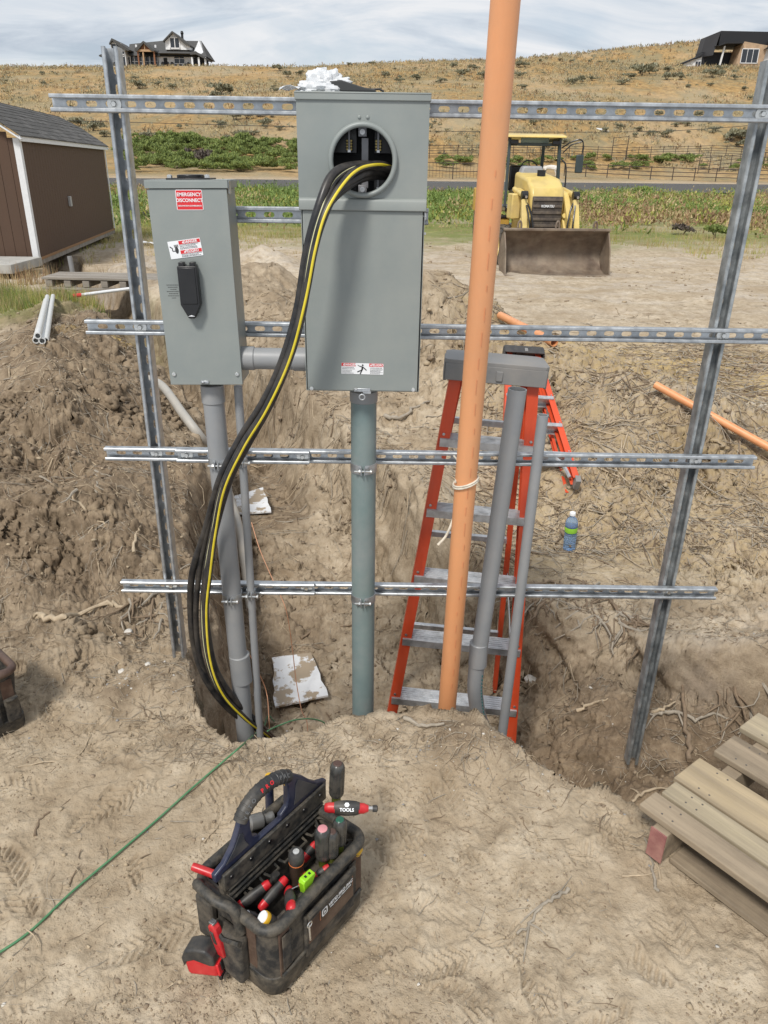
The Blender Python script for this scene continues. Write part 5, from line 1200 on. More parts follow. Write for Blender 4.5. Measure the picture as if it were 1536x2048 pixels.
def house_right():
    Y = 250; a = PY(1365, 127, Y); b = PY(1536, 129, Y); k = (b.x-a.x)/171
    t = thing('modern_house', 'black and tan modern flat roofed house at the right on the hilltop', 'house', ((a.x+b.x)/2, Y, a.z-.2))
    X = lambda px: (px-1450.5)*k; Z = lambda py: (129-py)*k
    zx = lambda v: X(1340+v/7.837); zz = lambda v: Z(50+v/7.837)
    m = MB(); vprism(m, [(zx(715), zz(345)), (zx(715), zz(165)), (zx(2100), zz(172)), (zx(2100), zz(345))], 0, 10); m.build('black_upper_wall', BLKCLAD, t, smooth=0)
    m = MB(); m.add([(zx(715), 0, zz(165)), (zx(612), 6, zz(205)), (zx(565), 6, zz(490)), (zx(650), 0, zz(490)), (zx(715), 10, zz(165)), (zx(612), 10, zz(205)), (zx(565), 10, zz(490)), (zx(650), 10, zz(490))], [(0, 1, 2, 3), (4, 7, 6, 5), (0, 4, 5, 1), (1, 5, 6, 2), (3, 2, 6, 7), (0, 3, 7, 4)]); m.build('black_side_wall', mat('dark_grey_cladding', (.035, .033, .035), .6), t, smooth=0)
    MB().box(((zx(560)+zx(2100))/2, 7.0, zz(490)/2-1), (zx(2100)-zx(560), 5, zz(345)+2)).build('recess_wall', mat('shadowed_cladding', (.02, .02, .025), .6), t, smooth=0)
    m = MB(); vprism(m, [(zx(660), zz(372)), (zx(770), zz(328)), (zx(1050), zz(318)), (zx(1040), zz(345)), (zx(780), zz(350)), (zx(670), zz(384))], -2.5, 5); m.build('porch_canopy', BLKCLAD, t, smooth=0)
    m = MB(); vprism(m, [(zx(990), -1.5), (zx(1400), -1.5), (zx(1440), zz(360)), (zx(1065), zz(312)), (zx(1030), zz(400))], -1.5, 4); m.build('tan_wall', TANCLAD, t, smooth=0)
    w = window(t, zx(1190), zz(505), zx(1320)-zx(1060), zz(410)-zz(600), -1.56, 3, 1, .18)
    m = MB(); vprism(m, [(zx(1400), -1.5), (zx(2100), -1.5), (zx(2100), zz(390)), (zx(1440), zz(400))], -.6, 6); m.build('white_wall', WHCLAD, t, smooth=0)
    m = MB(); vprism(m, [(zx(1385), zz(418)), (zx(1450), zz(372)), (zx(1445), zz(305)), (zx(2100), zz(295)), (zx(2100), zz(392)), (zx(1480), zz(395))], -2.4, -.7); m.build('side_roof_edge', BLKCLAD, t, smooth=0)
    m = MB(); vprism(m, [(zx(740), -1.5), (zx(765), -1.5), (zx(800), zz(372)), (zx(778), zz(372))], -1.2, -.8); m.build('porch_post', WHCLAD, t, smooth=0)
    for q in (575, 625): m = MB(); vprism(m, [(zx(q-15), -1), (zx(q+12), -1), (zx(q+28), zz(480)), (zx(q), zz(495))], 4.6, 4.9); m.build('side_panel', WHCLAD, t, smooth=0)
    m = MB(); vprism(m, [(zx(270), -1), (zx(550), -1), (zx(555), zz(490)), (zx(280), zz(590))], 3.6, 9); m.build('garage_wall', WHCLAD, t, smooth=0)
    m = MB(); vprism(m, [(zx(222), zz(590)), (zx(560), zz(455)), (zx(562), zz(478)), (zx(270), zz(592))], 3.0, 9.5); m.build('garage_roof', BLKCLAD, t, smooth=0)
    window(t, zx(505), zz(590), 1.6, 1.4, 3.55, 2, 1, .12)
house_right()
# ---------------------------------------------------------------- vegetation and corrals
def leafmesh(name, verts, faces, mats, mi=None):
    me = bpy.data.meshes.new(name); v = np.asarray(verts, np.float32); f = np.asarray(faces, np.int32); k = f.shape[1]
    me.vertices.add(len(v)); me.vertices.foreach_set('co', v.ravel()); me.loops.add(f.size); me.loops.foreach_set('vertex_index', f.ravel())
    me.polygons.add(len(f)); me.polygons.foreach_set('loop_start', (np.arange(len(f))*k).astype(np.int32)); me.polygons.foreach_set('loop_total', np.full(len(f), k, np.int32))
    for m in mats: me.materials.append(m)
    if mi is not None: me.polygons.foreach_set('material_index', np.asarray(mi, np.int32))
    me.update(); me.validate(); return me
def blades(cx_, cy_, cz_, n, rad_, h, w, rng, lean=.5, flat=False):
    """n blades around each clump centre; arrays in, triangles out"""
    N = len(cx_); t = rng.random((N, n))*2*np.pi; r = np.sqrt(rng.random((N, n)))*rad_[:, None]
    bx = cx_[:, None]+r*np.cos(t); by = cy_[:, None]+r*np.sin(t); bz = np.repeat(cz_[:, None], n, 1)
    a = rng.random((N, n))*2*np.pi; L = h[:, None]*(.5+.7*rng.random((N, n))); ln = lean*rng.random((N, n))
    tx = bx+np.cos(t)*L*ln*.8+np.cos(a)*L*.15; ty = by+np.sin(t)*L*ln*.8+np.sin(a)*L*.15; tz = bz+L*(1-.35*ln)
    ww = w[:, None]*(.6+.8*rng.random((N, n)))
    v = np.stack([np.stack([bx-np.cos(a)*ww, by-np.sin(a)*ww, bz-.03], -1), np.stack([bx+np.cos(a)*ww, by+np.sin(a)*ww, bz-.03], -1), np.stack([tx, ty, tz], -1)], 2).reshape(-1, 3)
    return v, np.arange(len(v)).reshape(-1, 3)
def leafy(cx_, cy_, cz_, n, rad_, h, w, rng):
    N = len(cx_); t = rng.random((N, n))*2*np.pi; r = np.sqrt(rng.random((N, n))); zf = rng.random((N, n))
    rr_ = rad_[:, None]*r*(1-.45*zf**2); p = np.stack([cx_[:, None]+rr_*np.cos(t), cy_[:, None]+rr_*np.sin(t), cz_[:, None]+h[:, None]*zf*(1-.35*r)], -1)
    a = rng.normal(0, 1, (N, n, 3)); a[..., 2] *= .5; a /= np.linalg.norm(a, axis=-1, keepdims=True); u = rng.normal(0, .5, (N, n, 3)); u[..., 2] += 1.0
    s = (w[:, None, None]*(.6+.9*rng.random((N, n, 1))))
    v = np.stack([p-a*s, p+a*s, p+u*s*2.2], 2).reshape(-1, 3); return v, np.arange(len(v)).reshape(-1, 3)
GR = [mat('green_weed_leaf', (.165, .235, .055), .7, var=.35, scale=.7), mat('yellow_green_weed_leaf', (.31, .31, .07), .7, var=.3, scale=.7), mat('dry_weed_leaf', (.42, .33, .17), .8, var=.3, scale=.7), mat('dark_green_leaf', (.08, .125, .035), .7, var=.35, scale=.5), mat('rust_brown_weed', (.27, .17, .09), .8, var=.3, scale=.6), mat('grey_sage_tuft', (.25, .23, .15), .8, var=.3, scale=.3)]
rng = np.random.default_rng(5)
def weeds(name, n, x0, x1, y0, y1, nb, hh, ww, dens, matf, label=None, rr=.3, leaf=False):
    x = rng.uniform(x0, x1, n*4); y = rng.uniform(y0, y1, n*4)
    keep = rng.random(n*4) < dens(x, y); x, y = x[keep][:n], y[keep][:n]
    z = height(x, y, False); h = hh*(.5+1.0*rng.random(len(x)))*(.6+.8*np.clip(fbm(x, y, .18, 2, 12)+.5, 0, 1)); v, f = (leafy if leaf else blades)(x, y, z, nb, rr*(.5+rng.random(len(x))), h, np.full(len(x), ww), rng)
    mi = np.repeat(matf(x, y, rng.random(len(x))), nb)
    me = leafmesh(name, v, f, GR, mi); o = bpy.data.objects.new(name, me); COL.objects.link(o); return tag(o, kind='stuff', label=label)
def inview(x, y, m=.62): return (np.abs(x) < y*m+1).astype(float)
def fieldmat(x, y, r):
    g = fbm(x, y, .16, 3, 31)+(r-.5)*.8
    return np.where(g > .02, 0, np.where(g > -.22, 1, np.where(g > -.48, 2, 4)))
weeds('field_weeds', 7000, -48, 48, 23, 66, 30, .62, .040, lambda x, y: inview(x, y)*(.25+.75*(fbm(x, y, .14, 3, 41) > -.12))*sst(24, 34, y+4*fbm(x, y, .1, 2, 8)), fieldmat, rr=.55, leaf=True)
weeds('roadside_grass', 2200, -60, 75, 52, 72, 16, .3, .05, lambda x, y: inview(x, y)*(y-.33*x < 69)*.9, fieldmat, rr=.7, leaf=True)
weeds('low_grass', 3200, -22, 30, 15, 30, 9, .13, .008, lambda x, y: inview(x, y)*np.clip(fbm(x, y, .3, 3, 44)*2.5+.15, .02, 1)*sst(14, 26, y), lambda x, y, r: np.where(r > .6, 1, 2), rr=.2)
weeds('grass_by_shed', 1500, -6.8, -3.7, 7.6, 11.4, 16, .17, .004, lambda x, y: (np.hypot((x+5.4)/1.5, (y-9.6)/1.4) < 1+.5*fbm(x, y, 1, 2, 4)).astype(float), lambda x, y, r: np.where(r > .75, 2, np.where(r > .35, 1, 0)), rr=.12)
weeds('dry_weeds_by_slab', 260, -9.5, -4.8, 11.5, 14.5, 12, .18, .006, lambda x, y: np.ones_like(x)*.6, lambda x, y, r: np.where(r > .4, 2, 4), rr=.15)
# bushes: each a trunk of a few stems and a crown of leaf clumps
def bush_mesh(seed, R, H, nleaf, mats, leaf=.05, spiky=.3):
    r_ = np.random.default_rng(seed); k = 9
    cl = np.stack([r_.normal(0, .42, k)*R, r_.normal(0, .42, k)*R, H*(.35+.45*r_.random(k))], -1)
    ci = r_.integers(0, k, nleaf); d = r_.normal(0, 1, (nleaf, 3)); d /= np.linalg.norm(d, axis=1)[:, None]; d[:, 2] = np.abs(d[:, 2])*.9-.2
    p = cl[ci]+d*(R*.42)*(.5+.5*r_.random((nleaf, 1)))*np.array([1, 1, H/R*.8]); p[:, 2] = np.clip(p[:, 2], .02, None)
    n = d+r_.normal(0, .5, (nleaf, 3)); a = np.cross(n, [0, 0, 1.])+1e-3; a /= np.linalg.norm(a, axis=1)[:, None]; up = np.cross(a, n); up /= np.linalg.norm(up, axis=1)[:, None]+1e-6
    s = leaf*(.6+.8*r_.random((nleaf, 1)))
    v = np.stack([p-a*s*.5, p+a*s*.5, p+up*s*1.5+d*s*spiky], 1).reshape(-1, 3)
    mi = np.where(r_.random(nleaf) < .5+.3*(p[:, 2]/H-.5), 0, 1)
    return leafmesh('crown', v, np.arange(len(v)).reshape(-1, 3), mats, mi)
def stem_mesh(seed, R, H):
    rnd = random.Random(seed); mb = MB()
    for k in range(6):
        a = rnd.uniform(0, 6.28); mb.tube([(0, 0, -.1), (R*.2*math.cos(a), R*.2*math.sin(a), H*.3), (R*.5*math.cos(a), R*.5*math.sin(a), H*.75)], [.04*H, .025*H, .006*H], 5)
    me = bpy.data.meshes.new('trunk'); me.from_pydata(mb.v, [], mb.f); me.materials.append(BARK); return me
BARK = mat('sage_stem', (.12, .10, .08), .9)
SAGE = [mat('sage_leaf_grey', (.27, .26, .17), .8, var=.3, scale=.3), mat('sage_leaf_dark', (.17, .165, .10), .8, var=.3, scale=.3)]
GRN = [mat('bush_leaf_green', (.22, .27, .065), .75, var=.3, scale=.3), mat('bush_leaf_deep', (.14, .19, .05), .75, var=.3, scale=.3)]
RUS = [mat('bare_twig_brown', (.15, .12, .10), .85, var=.3, scale=.3), mat('bare_twig_dark', (.08, .062, .05), .85, var=.3, scale=.3)]
def bush_kind(pal, seeds, R, H, nl, leaf): return [(bush_mesh(s, R, H, nl, pal, leaf), stem_mesh(s, R, H)) for s in seeds]
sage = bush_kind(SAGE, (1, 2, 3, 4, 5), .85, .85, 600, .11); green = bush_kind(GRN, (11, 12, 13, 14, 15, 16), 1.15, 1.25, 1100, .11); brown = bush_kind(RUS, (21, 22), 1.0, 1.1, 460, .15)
def put_bush(name, kind, x, y, s, label, group, sz=1.0, trunk=True, seed=None):
    r_ = random.Random(int(x*971+y*317)); cr, st_ = r_.choice(kind)
    o = bpy.data.objects.new(name, None); COL.objects.link(o); o.location = (x, y, hz(x, y)-.05*s); o.rotation_euler = (0, 0, r_.uniform(0, 6.28)); o.scale = (s, s, s*sz)
    tag(o, label, 'bush', group); c = bpy.data.objects.new('crown', cr); COL.objects.link(c); c.parent = o
    if trunk: q = bpy.data.objects.new('trunk', st_); COL.objects.link(q); q.parent = o
    return o
SG = 'sagebrush scattered over the dry hillside'; SL = 'grey green sagebrush scattered on the golden hillside'
placed = []
r2 = random.Random(9)
# clusters read from the photograph: (px, py, size px)
for px, py, s in [(90, 170, 14), (280, 178, 30), (262, 168, 16), (315, 172, 18), (345, 178, 20), (440, 190, 44), (425, 196, 26), (460, 188, 24), (470, 240, 36), (495, 238, 30), (520, 232, 28), (545, 235, 20), (440, 255, 26), (360, 258, 18), (480, 275, 30), (505, 272, 26), (455, 280, 22), (530, 252, 30), (560, 262, 18), (300, 282, 34), (325, 288, 30), (160, 255, 34), (185, 262, 40), (145, 248, 24), (210, 275, 30),
                  (560, 142, 24), (575, 155, 24), (600, 150, 20), (770, 155, 22), (800, 165, 20), (835, 160, 24), (745, 130, 16), (905, 135, 20), (925, 152, 26), (950, 140, 22), (970, 158, 26), (880, 165, 22), (1035, 135, 20), (1040, 155, 20), (1050, 135, 18), (1045, 178, 20), (1145, 168, 30), (1165, 163, 20), (1185, 162, 18), (1260, 158, 26), (1285, 152, 44), (1300, 148, 26), (1335, 144, 24), (1333, 160, 26), (1362, 160, 28), (1300, 135, 16), (1245, 170, 24), (1425, 155, 32), (1445, 152, 24), (1440, 142, 20), (1412, 146, 16), (1470, 160, 18), (1420, 172, 14), (1378, 175, 16), (1330, 275, 30), (1300, 272, 20), (1270, 275, 18), (1350, 255, 18), (1430, 265, 22), (1460, 285, 52), (1485, 280, 40), (1500, 292, 36), (1475, 295, 30), (1240, 258, 22), (1210, 265, 20), (1500, 200, 18), (1488, 182, 16), (1520, 182, 18), (700, 133, 14), (1120, 122, 10), (1080, 124, 10), (1140, 125, 10), (1200, 127, 10), (1180, 126, 12), (1225, 126, 10)]:
    q = at_px(px, py)
    if q is None: continue
    zc_ = q[1]*.93; R = s/1500*zc_/2; placed.append((q[0], q[1], max(R/.85*1.0, .5)))
while len(placed) < 280:
    px = r2.uniform(-60, 1600); py = 128+(r2.random()**.8)*190; q = at_px(px, py)
    if q is None or q[1] < 100 or q[1] > 300: continue
    if fbm(np.array([q[0]]), np.array([q[1]]), .03, 3, 77)[0]+r2.uniform(-.25, .25) < -.02: continue
    placed.append((q[0], q[1], r2.uniform(.3, .6)+.8*r2.random()**3))
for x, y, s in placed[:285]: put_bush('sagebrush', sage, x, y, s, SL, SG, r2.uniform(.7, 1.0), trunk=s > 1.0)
# green thicket beyond the road on the left, and behind the corral
n_ = 0
for k in range(400):
    px = r2.uniform(240, 605); t_ = r2.random(); py = 345-t_*(52 if px > 420 else 66-(px-240)*.06)
    q = at_px(px, py)
    if q is None or q[1] < 90: continue
    if n_ >= 170: break
    s = r2.uniform(.8, 1.5)*q[1]/120; put_bush('green_shrub', green, q[0], q[1], s, 'bright green shrub in the thicket beyond the road, left of the tall box', 'green shrubs of the thicket beyond the road', r2.uniform(.7, 1.1), trunk=False); n_ += 1
for px, py, s in [(385, 322, 1.6), (400, 330, 1.8), (415, 322, 1.5), (372, 330, 1.3), (440, 328, 1.2)]:
    q = at_px(px, py); put_bush('bare_brown_shrub', brown, q[0], q[1], s*q[1]/120, 'brown leafless shrub inside the green thicket', 'brown shrubs in the thicket', .9, trunk=False)
for k in range(46):
    px = r2.uniform(855, 1540); q = at_px(px, r2.uniform(322, 342))
    if q is None: continue
    put_bush('green_shrub', green, q[0], q[1], r2.uniform(.7, 1.15)*q[1]/120, 'dark green shrub growing between the two corral fences', 'green shrubs between the corral fences', .75, trunk=False)
# separate weeds in the field
for px, py, s, kd, lb in [(1432, 478, 52, green, 'round pale green bush in the field near the right post'), (1365, 470, 44, brown, 'brownish low bush left of the round green bush'), (1290, 400, 46, green, 'tall green weed clump in the middle of the field'), (1190, 425, 40, green, 'green weed clump right of the backhoe'), (548, 415, 30, green, 'green weed clump between the two grey boxes'), (1515, 440, 40, green, 'green bush at the far right behind the post'), (1395, 445, 34, green, 'yellowish bush beside the right post'), (290, 440, 36, brown, 'reddish dry weed clump beside the left post')]:
    q = at_px(px, py); 
    if q: put_bush('weed_bush', kd, q[0], q[1], s/1500*q[1]*.95/2/1.0, lb, None, .85)
weeds('dry_tufts', 12000, -170, 220, 132, 262, 8, .55, .11, lambda x, y: inview(x, y)*(.15+.85*(fbm(x, y, .05, 3, 61) > -.1)), lambda x, y, r: np.where(r > .62, 5, np.where(r > .5, 4, 2)), rr=.8, leaf=True)

weeds('ridge_tufts', 5000, -60, 330, 285, 440, 7, .8, .22, lambda x, y: inview(x, y)*(.3+.7*(fbm(x, y, .03, 3, 61) > -.1)), lambda x, y, r: np.where(r > .5, 5, np.where(r > .3, 4, 2)), rr=1.1, leaf=True)
# corral fences of pipe
RUST = mat('rusty_fence_pipe', (.06, .045, .038), .8, var=.2, scale=2)
def corral(label, pts, h, rails, pitch=2.4, r=.05, pick=None):
    P = [at_px(*p) for p in pts]; o = Vector((P[0][0], P[0][1], hz(*P[0]))); t = thing('corral_fence', label, 'corral fence', o)
    tot = []
    for i in range(len(P)-1):
        a = Vector((*P[i], 0)); b = Vector((*P[i+1], 0)); L = (b-a).length; n = max(int(L/pitch), 1)
        for k in range(n+(i == len(P)-2)): q = a.lerp(b, k/n); tot.append(Vector((q.x, q.y, hz(q.x, q.y))))
    pm = None
    for q in tot:
        if pm is None: pm = MB().tube([(0, 0, -.1), (0, 0, h+.08)], r, 6); ob = pm.build('post', RUST, t); ob.location = q-o; src = ob
        else: c = src.copy(); COL.objects.link(c); c.location = q-o
    for k in range(rails):
        z = h*(k+1)/rails*.97; MB().tube([q-o+Vector((0, 0, z)) for q in tot], r*.75, 5).build('rail', RUST, t)
    if pick:
        mb = MB()
        for i in range(len(tot)-1):
            for k in range(1, int(pick)): q = tot[i].lerp(tot[i+1], k/pick)-o; mb.bar(q+Vector((0, 0, .12)), q+Vector((0, 0, h)), .035)
        tag(mb.build('picket', RUST, t, smooth=0), kind='stuff')
    return t
corral('low dark pipe corral fence right beside the road', [(1128, 352), (1300, 360), (1600, 368)], 1.7, 3, 3.0, .07)
corral('corral fence section with close upright pickets left of the orange conduit', [(852, 356), (905, 359), (960, 359)], 1.9, 2, 3.0, .06, 8)
corral('far corral fence running along the foot of the hill', [(830, 318), (1080, 316), (1250, 322), (1420, 316), (1600, 322)], 1.9, 5, 2.3, .05)
corral('taller corral fence section angling back at the right', [(1395, 348), (1500, 338), (1600, 332)], 2.3, 4, 2.2, .06)
corral('short tall corral gate panel standing on the slope', [(1222, 322), (1252, 318)], 3.4, 3, 2.5, .06)
# horse grazing beyond the road
def horse():
    q = at_px(1100, 353); t = thing('horse', 'white horse grazing beyond the road behind the backhoe cab', 'horse', (q[0], q[1], hz(*q)), (0, 0, rad(150)))
    me = bpy.data.meshes.new('horse_body')
    V = [((.70, 0, 1.18), .30), ((.25, 0, 1.20), .33), ((-.30, 0, 1.18), .34), ((-.75, 0, 1.25), .30), ((-.98, 0, 1.18), .20),
         ((1.02, 0, 1.10), .20), ((1.30, 0, .80), .14), ((1.50, 0, .50), .12), ((1.56, 0, .28), .10), ((1.62, 0, .12), .075)]
    E = [(0, 1), (1, 2), (2, 3), (3, 4), (0, 5), (5, 6), (6, 7), (7, 8), (8, 9)]
    for s in (-1, 1):
        b = len(V); V += [((.72, s*.16, .85), .13), ((.74, s*.17, .50), .075), ((.72, s*.17, .12), .05), ((.76, s*.17, .03), .065)]; E += [(0, b), (b, b+1), (b+1, b+2), (b+2, b+3)]
        b = len(V); V += [((-.80, s*.17, .90), .17), ((-.70, s*.18, .68), .10), ((-.88, s*.18, .45), .07), ((-.86, s*.18, .12), .048), ((-.82, s*.18, .03), .065)]; E += [(3, b), (b, b+1), (b+1, b+2), (b+2, b+3), (b+3, b+4)]
    me.from_pydata([v[0] for v in V], E, []); o = bpy.data.objects.new('body', me); COL.objects.link(o); o.parent = t
    sk = o.modifiers.new('skin', 'SKIN'); 
    for i, sv in enumerate(me.skin_vertices[0].data): sv.radius = (V[i][1]*.8, V[i][1]); sv.use_root = (i == 0)
    sub = o.modifiers.new('sub', 'SUBSURF'); sub.levels = 1; sub.render_levels = 1
    me.materials.append(mat('white_horse_coat', (.66, .63, .58), .8, var=.1, scale=3))
    tail = MB().tube([(-1.0, 0, 1.3), (-1.16, 0, 1.1), (-1.2, 0, .6), (-1.14, 0, .35)], [.04, .07, .08, .03], 8).build('tail', bpy.data.materials['white_horse_coat'], t)
    MB().tube([(.72, 0, 1.50), (1.05, 0, 1.30), (1.34, 0, .96), (1.5, 0, .66)], [.02, .05, .05, .02], 6).build('mane', bpy.data.materials['white_horse_coat'], t)
    for s in (-1, 1): MB().lathe([(.03, 0), (.03, .05), (.0, .13)], frame((1.47, s*.07, .64), (.1, s*.3, 1)), 6).build('ear', bpy.data.materials['white_horse_coat'], t)
horse()
# overhead wire crossing the hillside
pts = []
for px, py in ((-60, 236), (600, 254), (850, 262), (1300, 263), (1600, 243)): pts.append(PY(px, py, 72))
t = thing('overhead_wire', 'thin overhead wire spanning across the hillside view', 'wire', pts[0]); MB().tube([p-pts[0] for p in smooth_path(pts, 6)], .022, 5).build('strand', BLACKP, t)
q = at_px(1206, 263); t = thing('white_debris', 'small white sheet lying on the hillside above the backhoe', 'debris', (q[0], q[1], hz(*q)+.1), (.3, .1, .4)); MB().prism([(-1.2, -.5), (.9, -.6), (1.3, .1), (.2, .6), (-1.3, .4)], .12).build('sheet', TRIM, t, bevel=.02)
# ---------------------------------------------------------------- pallet
PWOOD = [mat('pallet_pine', (.37, .29, .18), .8, var=.28, scale=26, col2=(.29, .23, .155), mixs=.54, bump=.0025, bscale=120, stretch=(.07, 1, 1), dust=.35),
         mat('pallet_grey', (.31, .245, .17), .85, var=.30, scale=26, col2=(.185, .145, .10), mixs=.5, bump=.0025, bscale=120, stretch=(.07, 1, 1), dust=.5),
         mat('pallet_weathered', (.30, .25, .175), .85, var=.28, scale=26, col2=(.42, .35, .23), mixs=.58, bump=.0025, bscale=120, stretch=(.07, 1, 1), dust=.35)]
PRED = mat('red_painted_block', (.30, .12, .11), .8, var=.25, scale=30, dust=.4)
def pallet():
    a = PZ(1300, 1622, .125); b = PZ(1536, 1436, .125)          # line of the board ends
    d1 = (b-a); d1.z = 0; d1.normalize(); d2 = Vector((d1.y, -d1.x, 0))   # d2: along the boards, away to the lower right
    if d2.x < 0: d2 = -d2
    M = Matrix(((d2.x, d1.x, 0, a.x), (d2.y, d1.y, 0, a.y), (0, 0, 1, .0), (0, 0, 0, 1)))
    t = thing('wooden_pallet', 'weathered wooden pallet at the lower right edge beside the pit', 'pallet', M=M)
    # local: x along the boards, y across them away from the viewer
    z = .118; rows = [(.016, .072, 1, .0), (.096, .064, 2, .012), (.170, .125, 0, .0), (.350, .108, 1, .01), (.505, .108, 2, .0), (.665, .11, 0, .005), (.83, .10, 1, .0), (.97, .10, 2, .008)]
    for k, (y, w, m, dx) in enumerate(rows):
        lab = None
        o = MB().box((.50+dx, y+w/2-.02, z+.002*(k % 2)), (1.06, w, .019)).build('top_board', PWOOD[m], t, bevel=.003, smooth=0); o['label'] = ['grey front top board with pale scuffs', 'grey brown second top board', 'light tan top board with dark nail stains', 'grey tan top board', 'pale brown top board', 'tan top board', 'grey brown top board near the back', 'rearmost pale top board'][k]
        for yy in (.018, w-.018):
            for xx in (.025, .055):
                MB().lathe([(.0026, 0), (.0026, .0008), (.0001, .0010)], T(xx+dx+.004*(k % 3), y-.02+yy, z+.0095+.002*(k % 2)), 8).build('nail', mat('nail_head', (.10, .09, .08), .6) if 'nail_head' not in bpy.data.materials else bpy.data.materials['nail_head'], o)
    for x in (.045, .52, .98): MB().box((x, .52, .062), (.042, 1.08, .090)).build('stringer', PWOOD[0] if x > .1 else PWOOD[1], t, bevel=.003, smooth=0)
    MB().box((.045, -.0225, .062), (.043, .004, .091)).build('red_end', PRED, t, smooth=0)
    for k, y in enumerate((.06, .32, .60, .95)): MB().box((.56, y, .0085), (.98, .095, .016)).build('bottom_board', PWOOD[1], t, bevel=.002, smooth=0)
pallet()

# ---------------------------------------------------------------- bottle
def bottle():
    q = PZ(1138, 1098, -.28); zz = hz(q.x, q.y); 
    t = thing('water_bottle', 'clear blue plastic water bottle with green label standing on the dirt', 'bottle', (q.x, q.y, zz-.004), (rad(2), rad(-3), .4)); s = 1.03
    BP = mat('clear_blue_plastic', (.50, .68, .90), .08, var=.04, scale=20, trans=.72)
    prof = [(.001, .003), (.024, 0), (.031, .006), (.032, .02)]
    for k in range(6): zc_ = .026+k*.013; prof += [(.0325, zc_), (.0300, zc_+.0045), (.0325, zc_+.009)]
    prof += [(.0318, .112), (.0318, .148), (.033, .153), (.0325, .168), (.028, .184), (.018, .198), (.0128, .204), (.0128, .212)]
    MB().lathe([(r*s, z*s) for r, z in prof], None, 28).build('body', BP, t, smooth=50)
    MB().lathe([(.0325*s, .116*s), (.0328*s, .117*s), (.0328*s, .146*s), (.0325*s, .147*s)], None, 28).build('label_band', mat('green_label', (.25, .55, .04), .5, col2=(.30, .62, .06), var=.1), t, smooth=50)
    for z0, z1 in ((.113, .1165), (.1465, .150)): MB().lathe([(.0323*s, z0*s), (.0331*s, z0*s+.0003), (.0331*s, z1*s-.0003), (.0323*s, z1*s)], None, 28).build('label_edge', mat('navy_label_edge', (.02, .05, .15), .5) if 'navy_label_edge' not in bpy.data.materials else bpy.data.materials['navy_label_edge'], t, smooth=50)
    mb = MB(); mb.lathe([(.0135*s, .211*s), (.0152*s, .212*s), (.0152*s, .226*s), (.0138*s, .228*s), (.0001, .228*s)], None, 24); mb.build('cap', WHT, t)
    MB().lathe([(.028*s, .012*s), (.0295*s, .1*s), (.0001, .1*s)], None, 20).build('water', mat('water', (.45, .62, .85), .05, var=0, trans=.8), t)
bottle()
# white boards on the pit floor
PLY = mat('chipped_white_board', (.68, .69, .70), .6, var=.1, scale=12, col2=(.34, .27, .19), mixs=.51, mixsharp=.02, bump=.001, bscale=60)
def board(label, cs, th=.012):
    P = []
    for px, py in cs: q = at_px(px, py); P.append(Vector((q[0], q[1], hz(*q))))
    o = sum(P, Vector())/4; n = (P[1]-P[0]).cross(P[3]-P[0]).normalized(); n = n if n.z > 0 else -n
    t = thing('white_board', label, 'board', o+n*.035, group='white boards lying in the pit'); F = frame((0, 0, 0), n, P[1]-P[0])
    poly = [tuple((F.inverted() @ (p-o)).to_2d()) for p in P]; e = []
    for i in range(4):
        a_, b_ = Vector(poly[i]), Vector(poly[(i+1) % 4])
        for k in range(6): f = k/6; v = a_.lerp(b_, f); w_ = .006*random.uniform(-1, 1) if k else 0; e.append((v.x+w_, v.y+w_))
    MB().prism(e, th, F).build('panel', PLY, t, bevel=.001)
    return t
board('larger chipped white board lying on the pit floor left of the thick conduit', [(551, 1428), (657, 1412), (622, 1325), (545, 1340)])
board('smaller white board lying farther back in the trench behind the thin conduit', [(468, 1038), (543, 1033), (528, 1002), (466, 1003)])
# wires
COPPER = mat('copper_wire', (.52, .27, .16), .5, .4)
def wire(name, label, pts, r, m, lift=.006, ground=True):
    P = []
    for p in pts:
        if len(p) == 2: q = at_px(*p); P.append(Vector((q[0], q[1], hz(*q)+r+lift)))
        else: P.append(PY(*p))
    P = smooth_path(P, 8)
    if ground: P = [Vector((p.x, p.y, max(p.z, hz(p.x, p.y)+r))) for p in P]
    o = P[0]; t = thing(name, label, 'wire', o); MB().tube([p-o for p in P], r, 8).build('strand', m, t, smooth=60); return t
wire('copper_wire', 'thin copper wire hanging down the trench over the larger white board', [(503, 1045, 3.3), (520, 1100, 3.2), (548, 1165, 3.1), (572, 1220, 3.0), (585, 1300, 2.95), (592, 1360, 2.90), (603, 1420, 2.80), (613, 1440, 2.65), (616, 1470, 2.5)], .0022, COPPER, ground=False)
wire('copper_ground_wire', 'second copper wire rising beside the thin grey conduit', [(494, 1300, 2.5), (515, 1340, 2.5), (533, 1385, 2.5), (538, 1440, 2.4), (540, 1480, 2.4)], .0020, COPPER, ground=False)
GW = mat('green_wire_jacket', (.07, .22, .10), .45, var=.1, scale=20, dust=.15)
wire('green_wire', 'green wire running across the dirt from the lower left edge to the pit lip', [(-40, 1952), (60, 1885), (150, 1805), (240, 1730), (320, 1655), (380, 1600), (440, 1545), (490, 1497), (530, 1466), (556, 1452)], .0030, GW, .004)
wire('green_wire_loop', 'green wire arching over the pit floor behind the lip', [(535, 1462, 1.99), (556, 1452, 2.05), (590, 1440, 2.12), (625, 1438, 2.2), (650, 1447, 2.24), (660, 1470, 2.25)], .0026, GW, ground=False)
wire('white_cord_end', 'pale thin cord lying along the pit lip beside the green wire', [(520, 1464), (545, 1461), (575, 1452), (600, 1441)], .0035, mat('bleached_root', (.48, .40, .29), .8, var=.2, scale=60), .004)

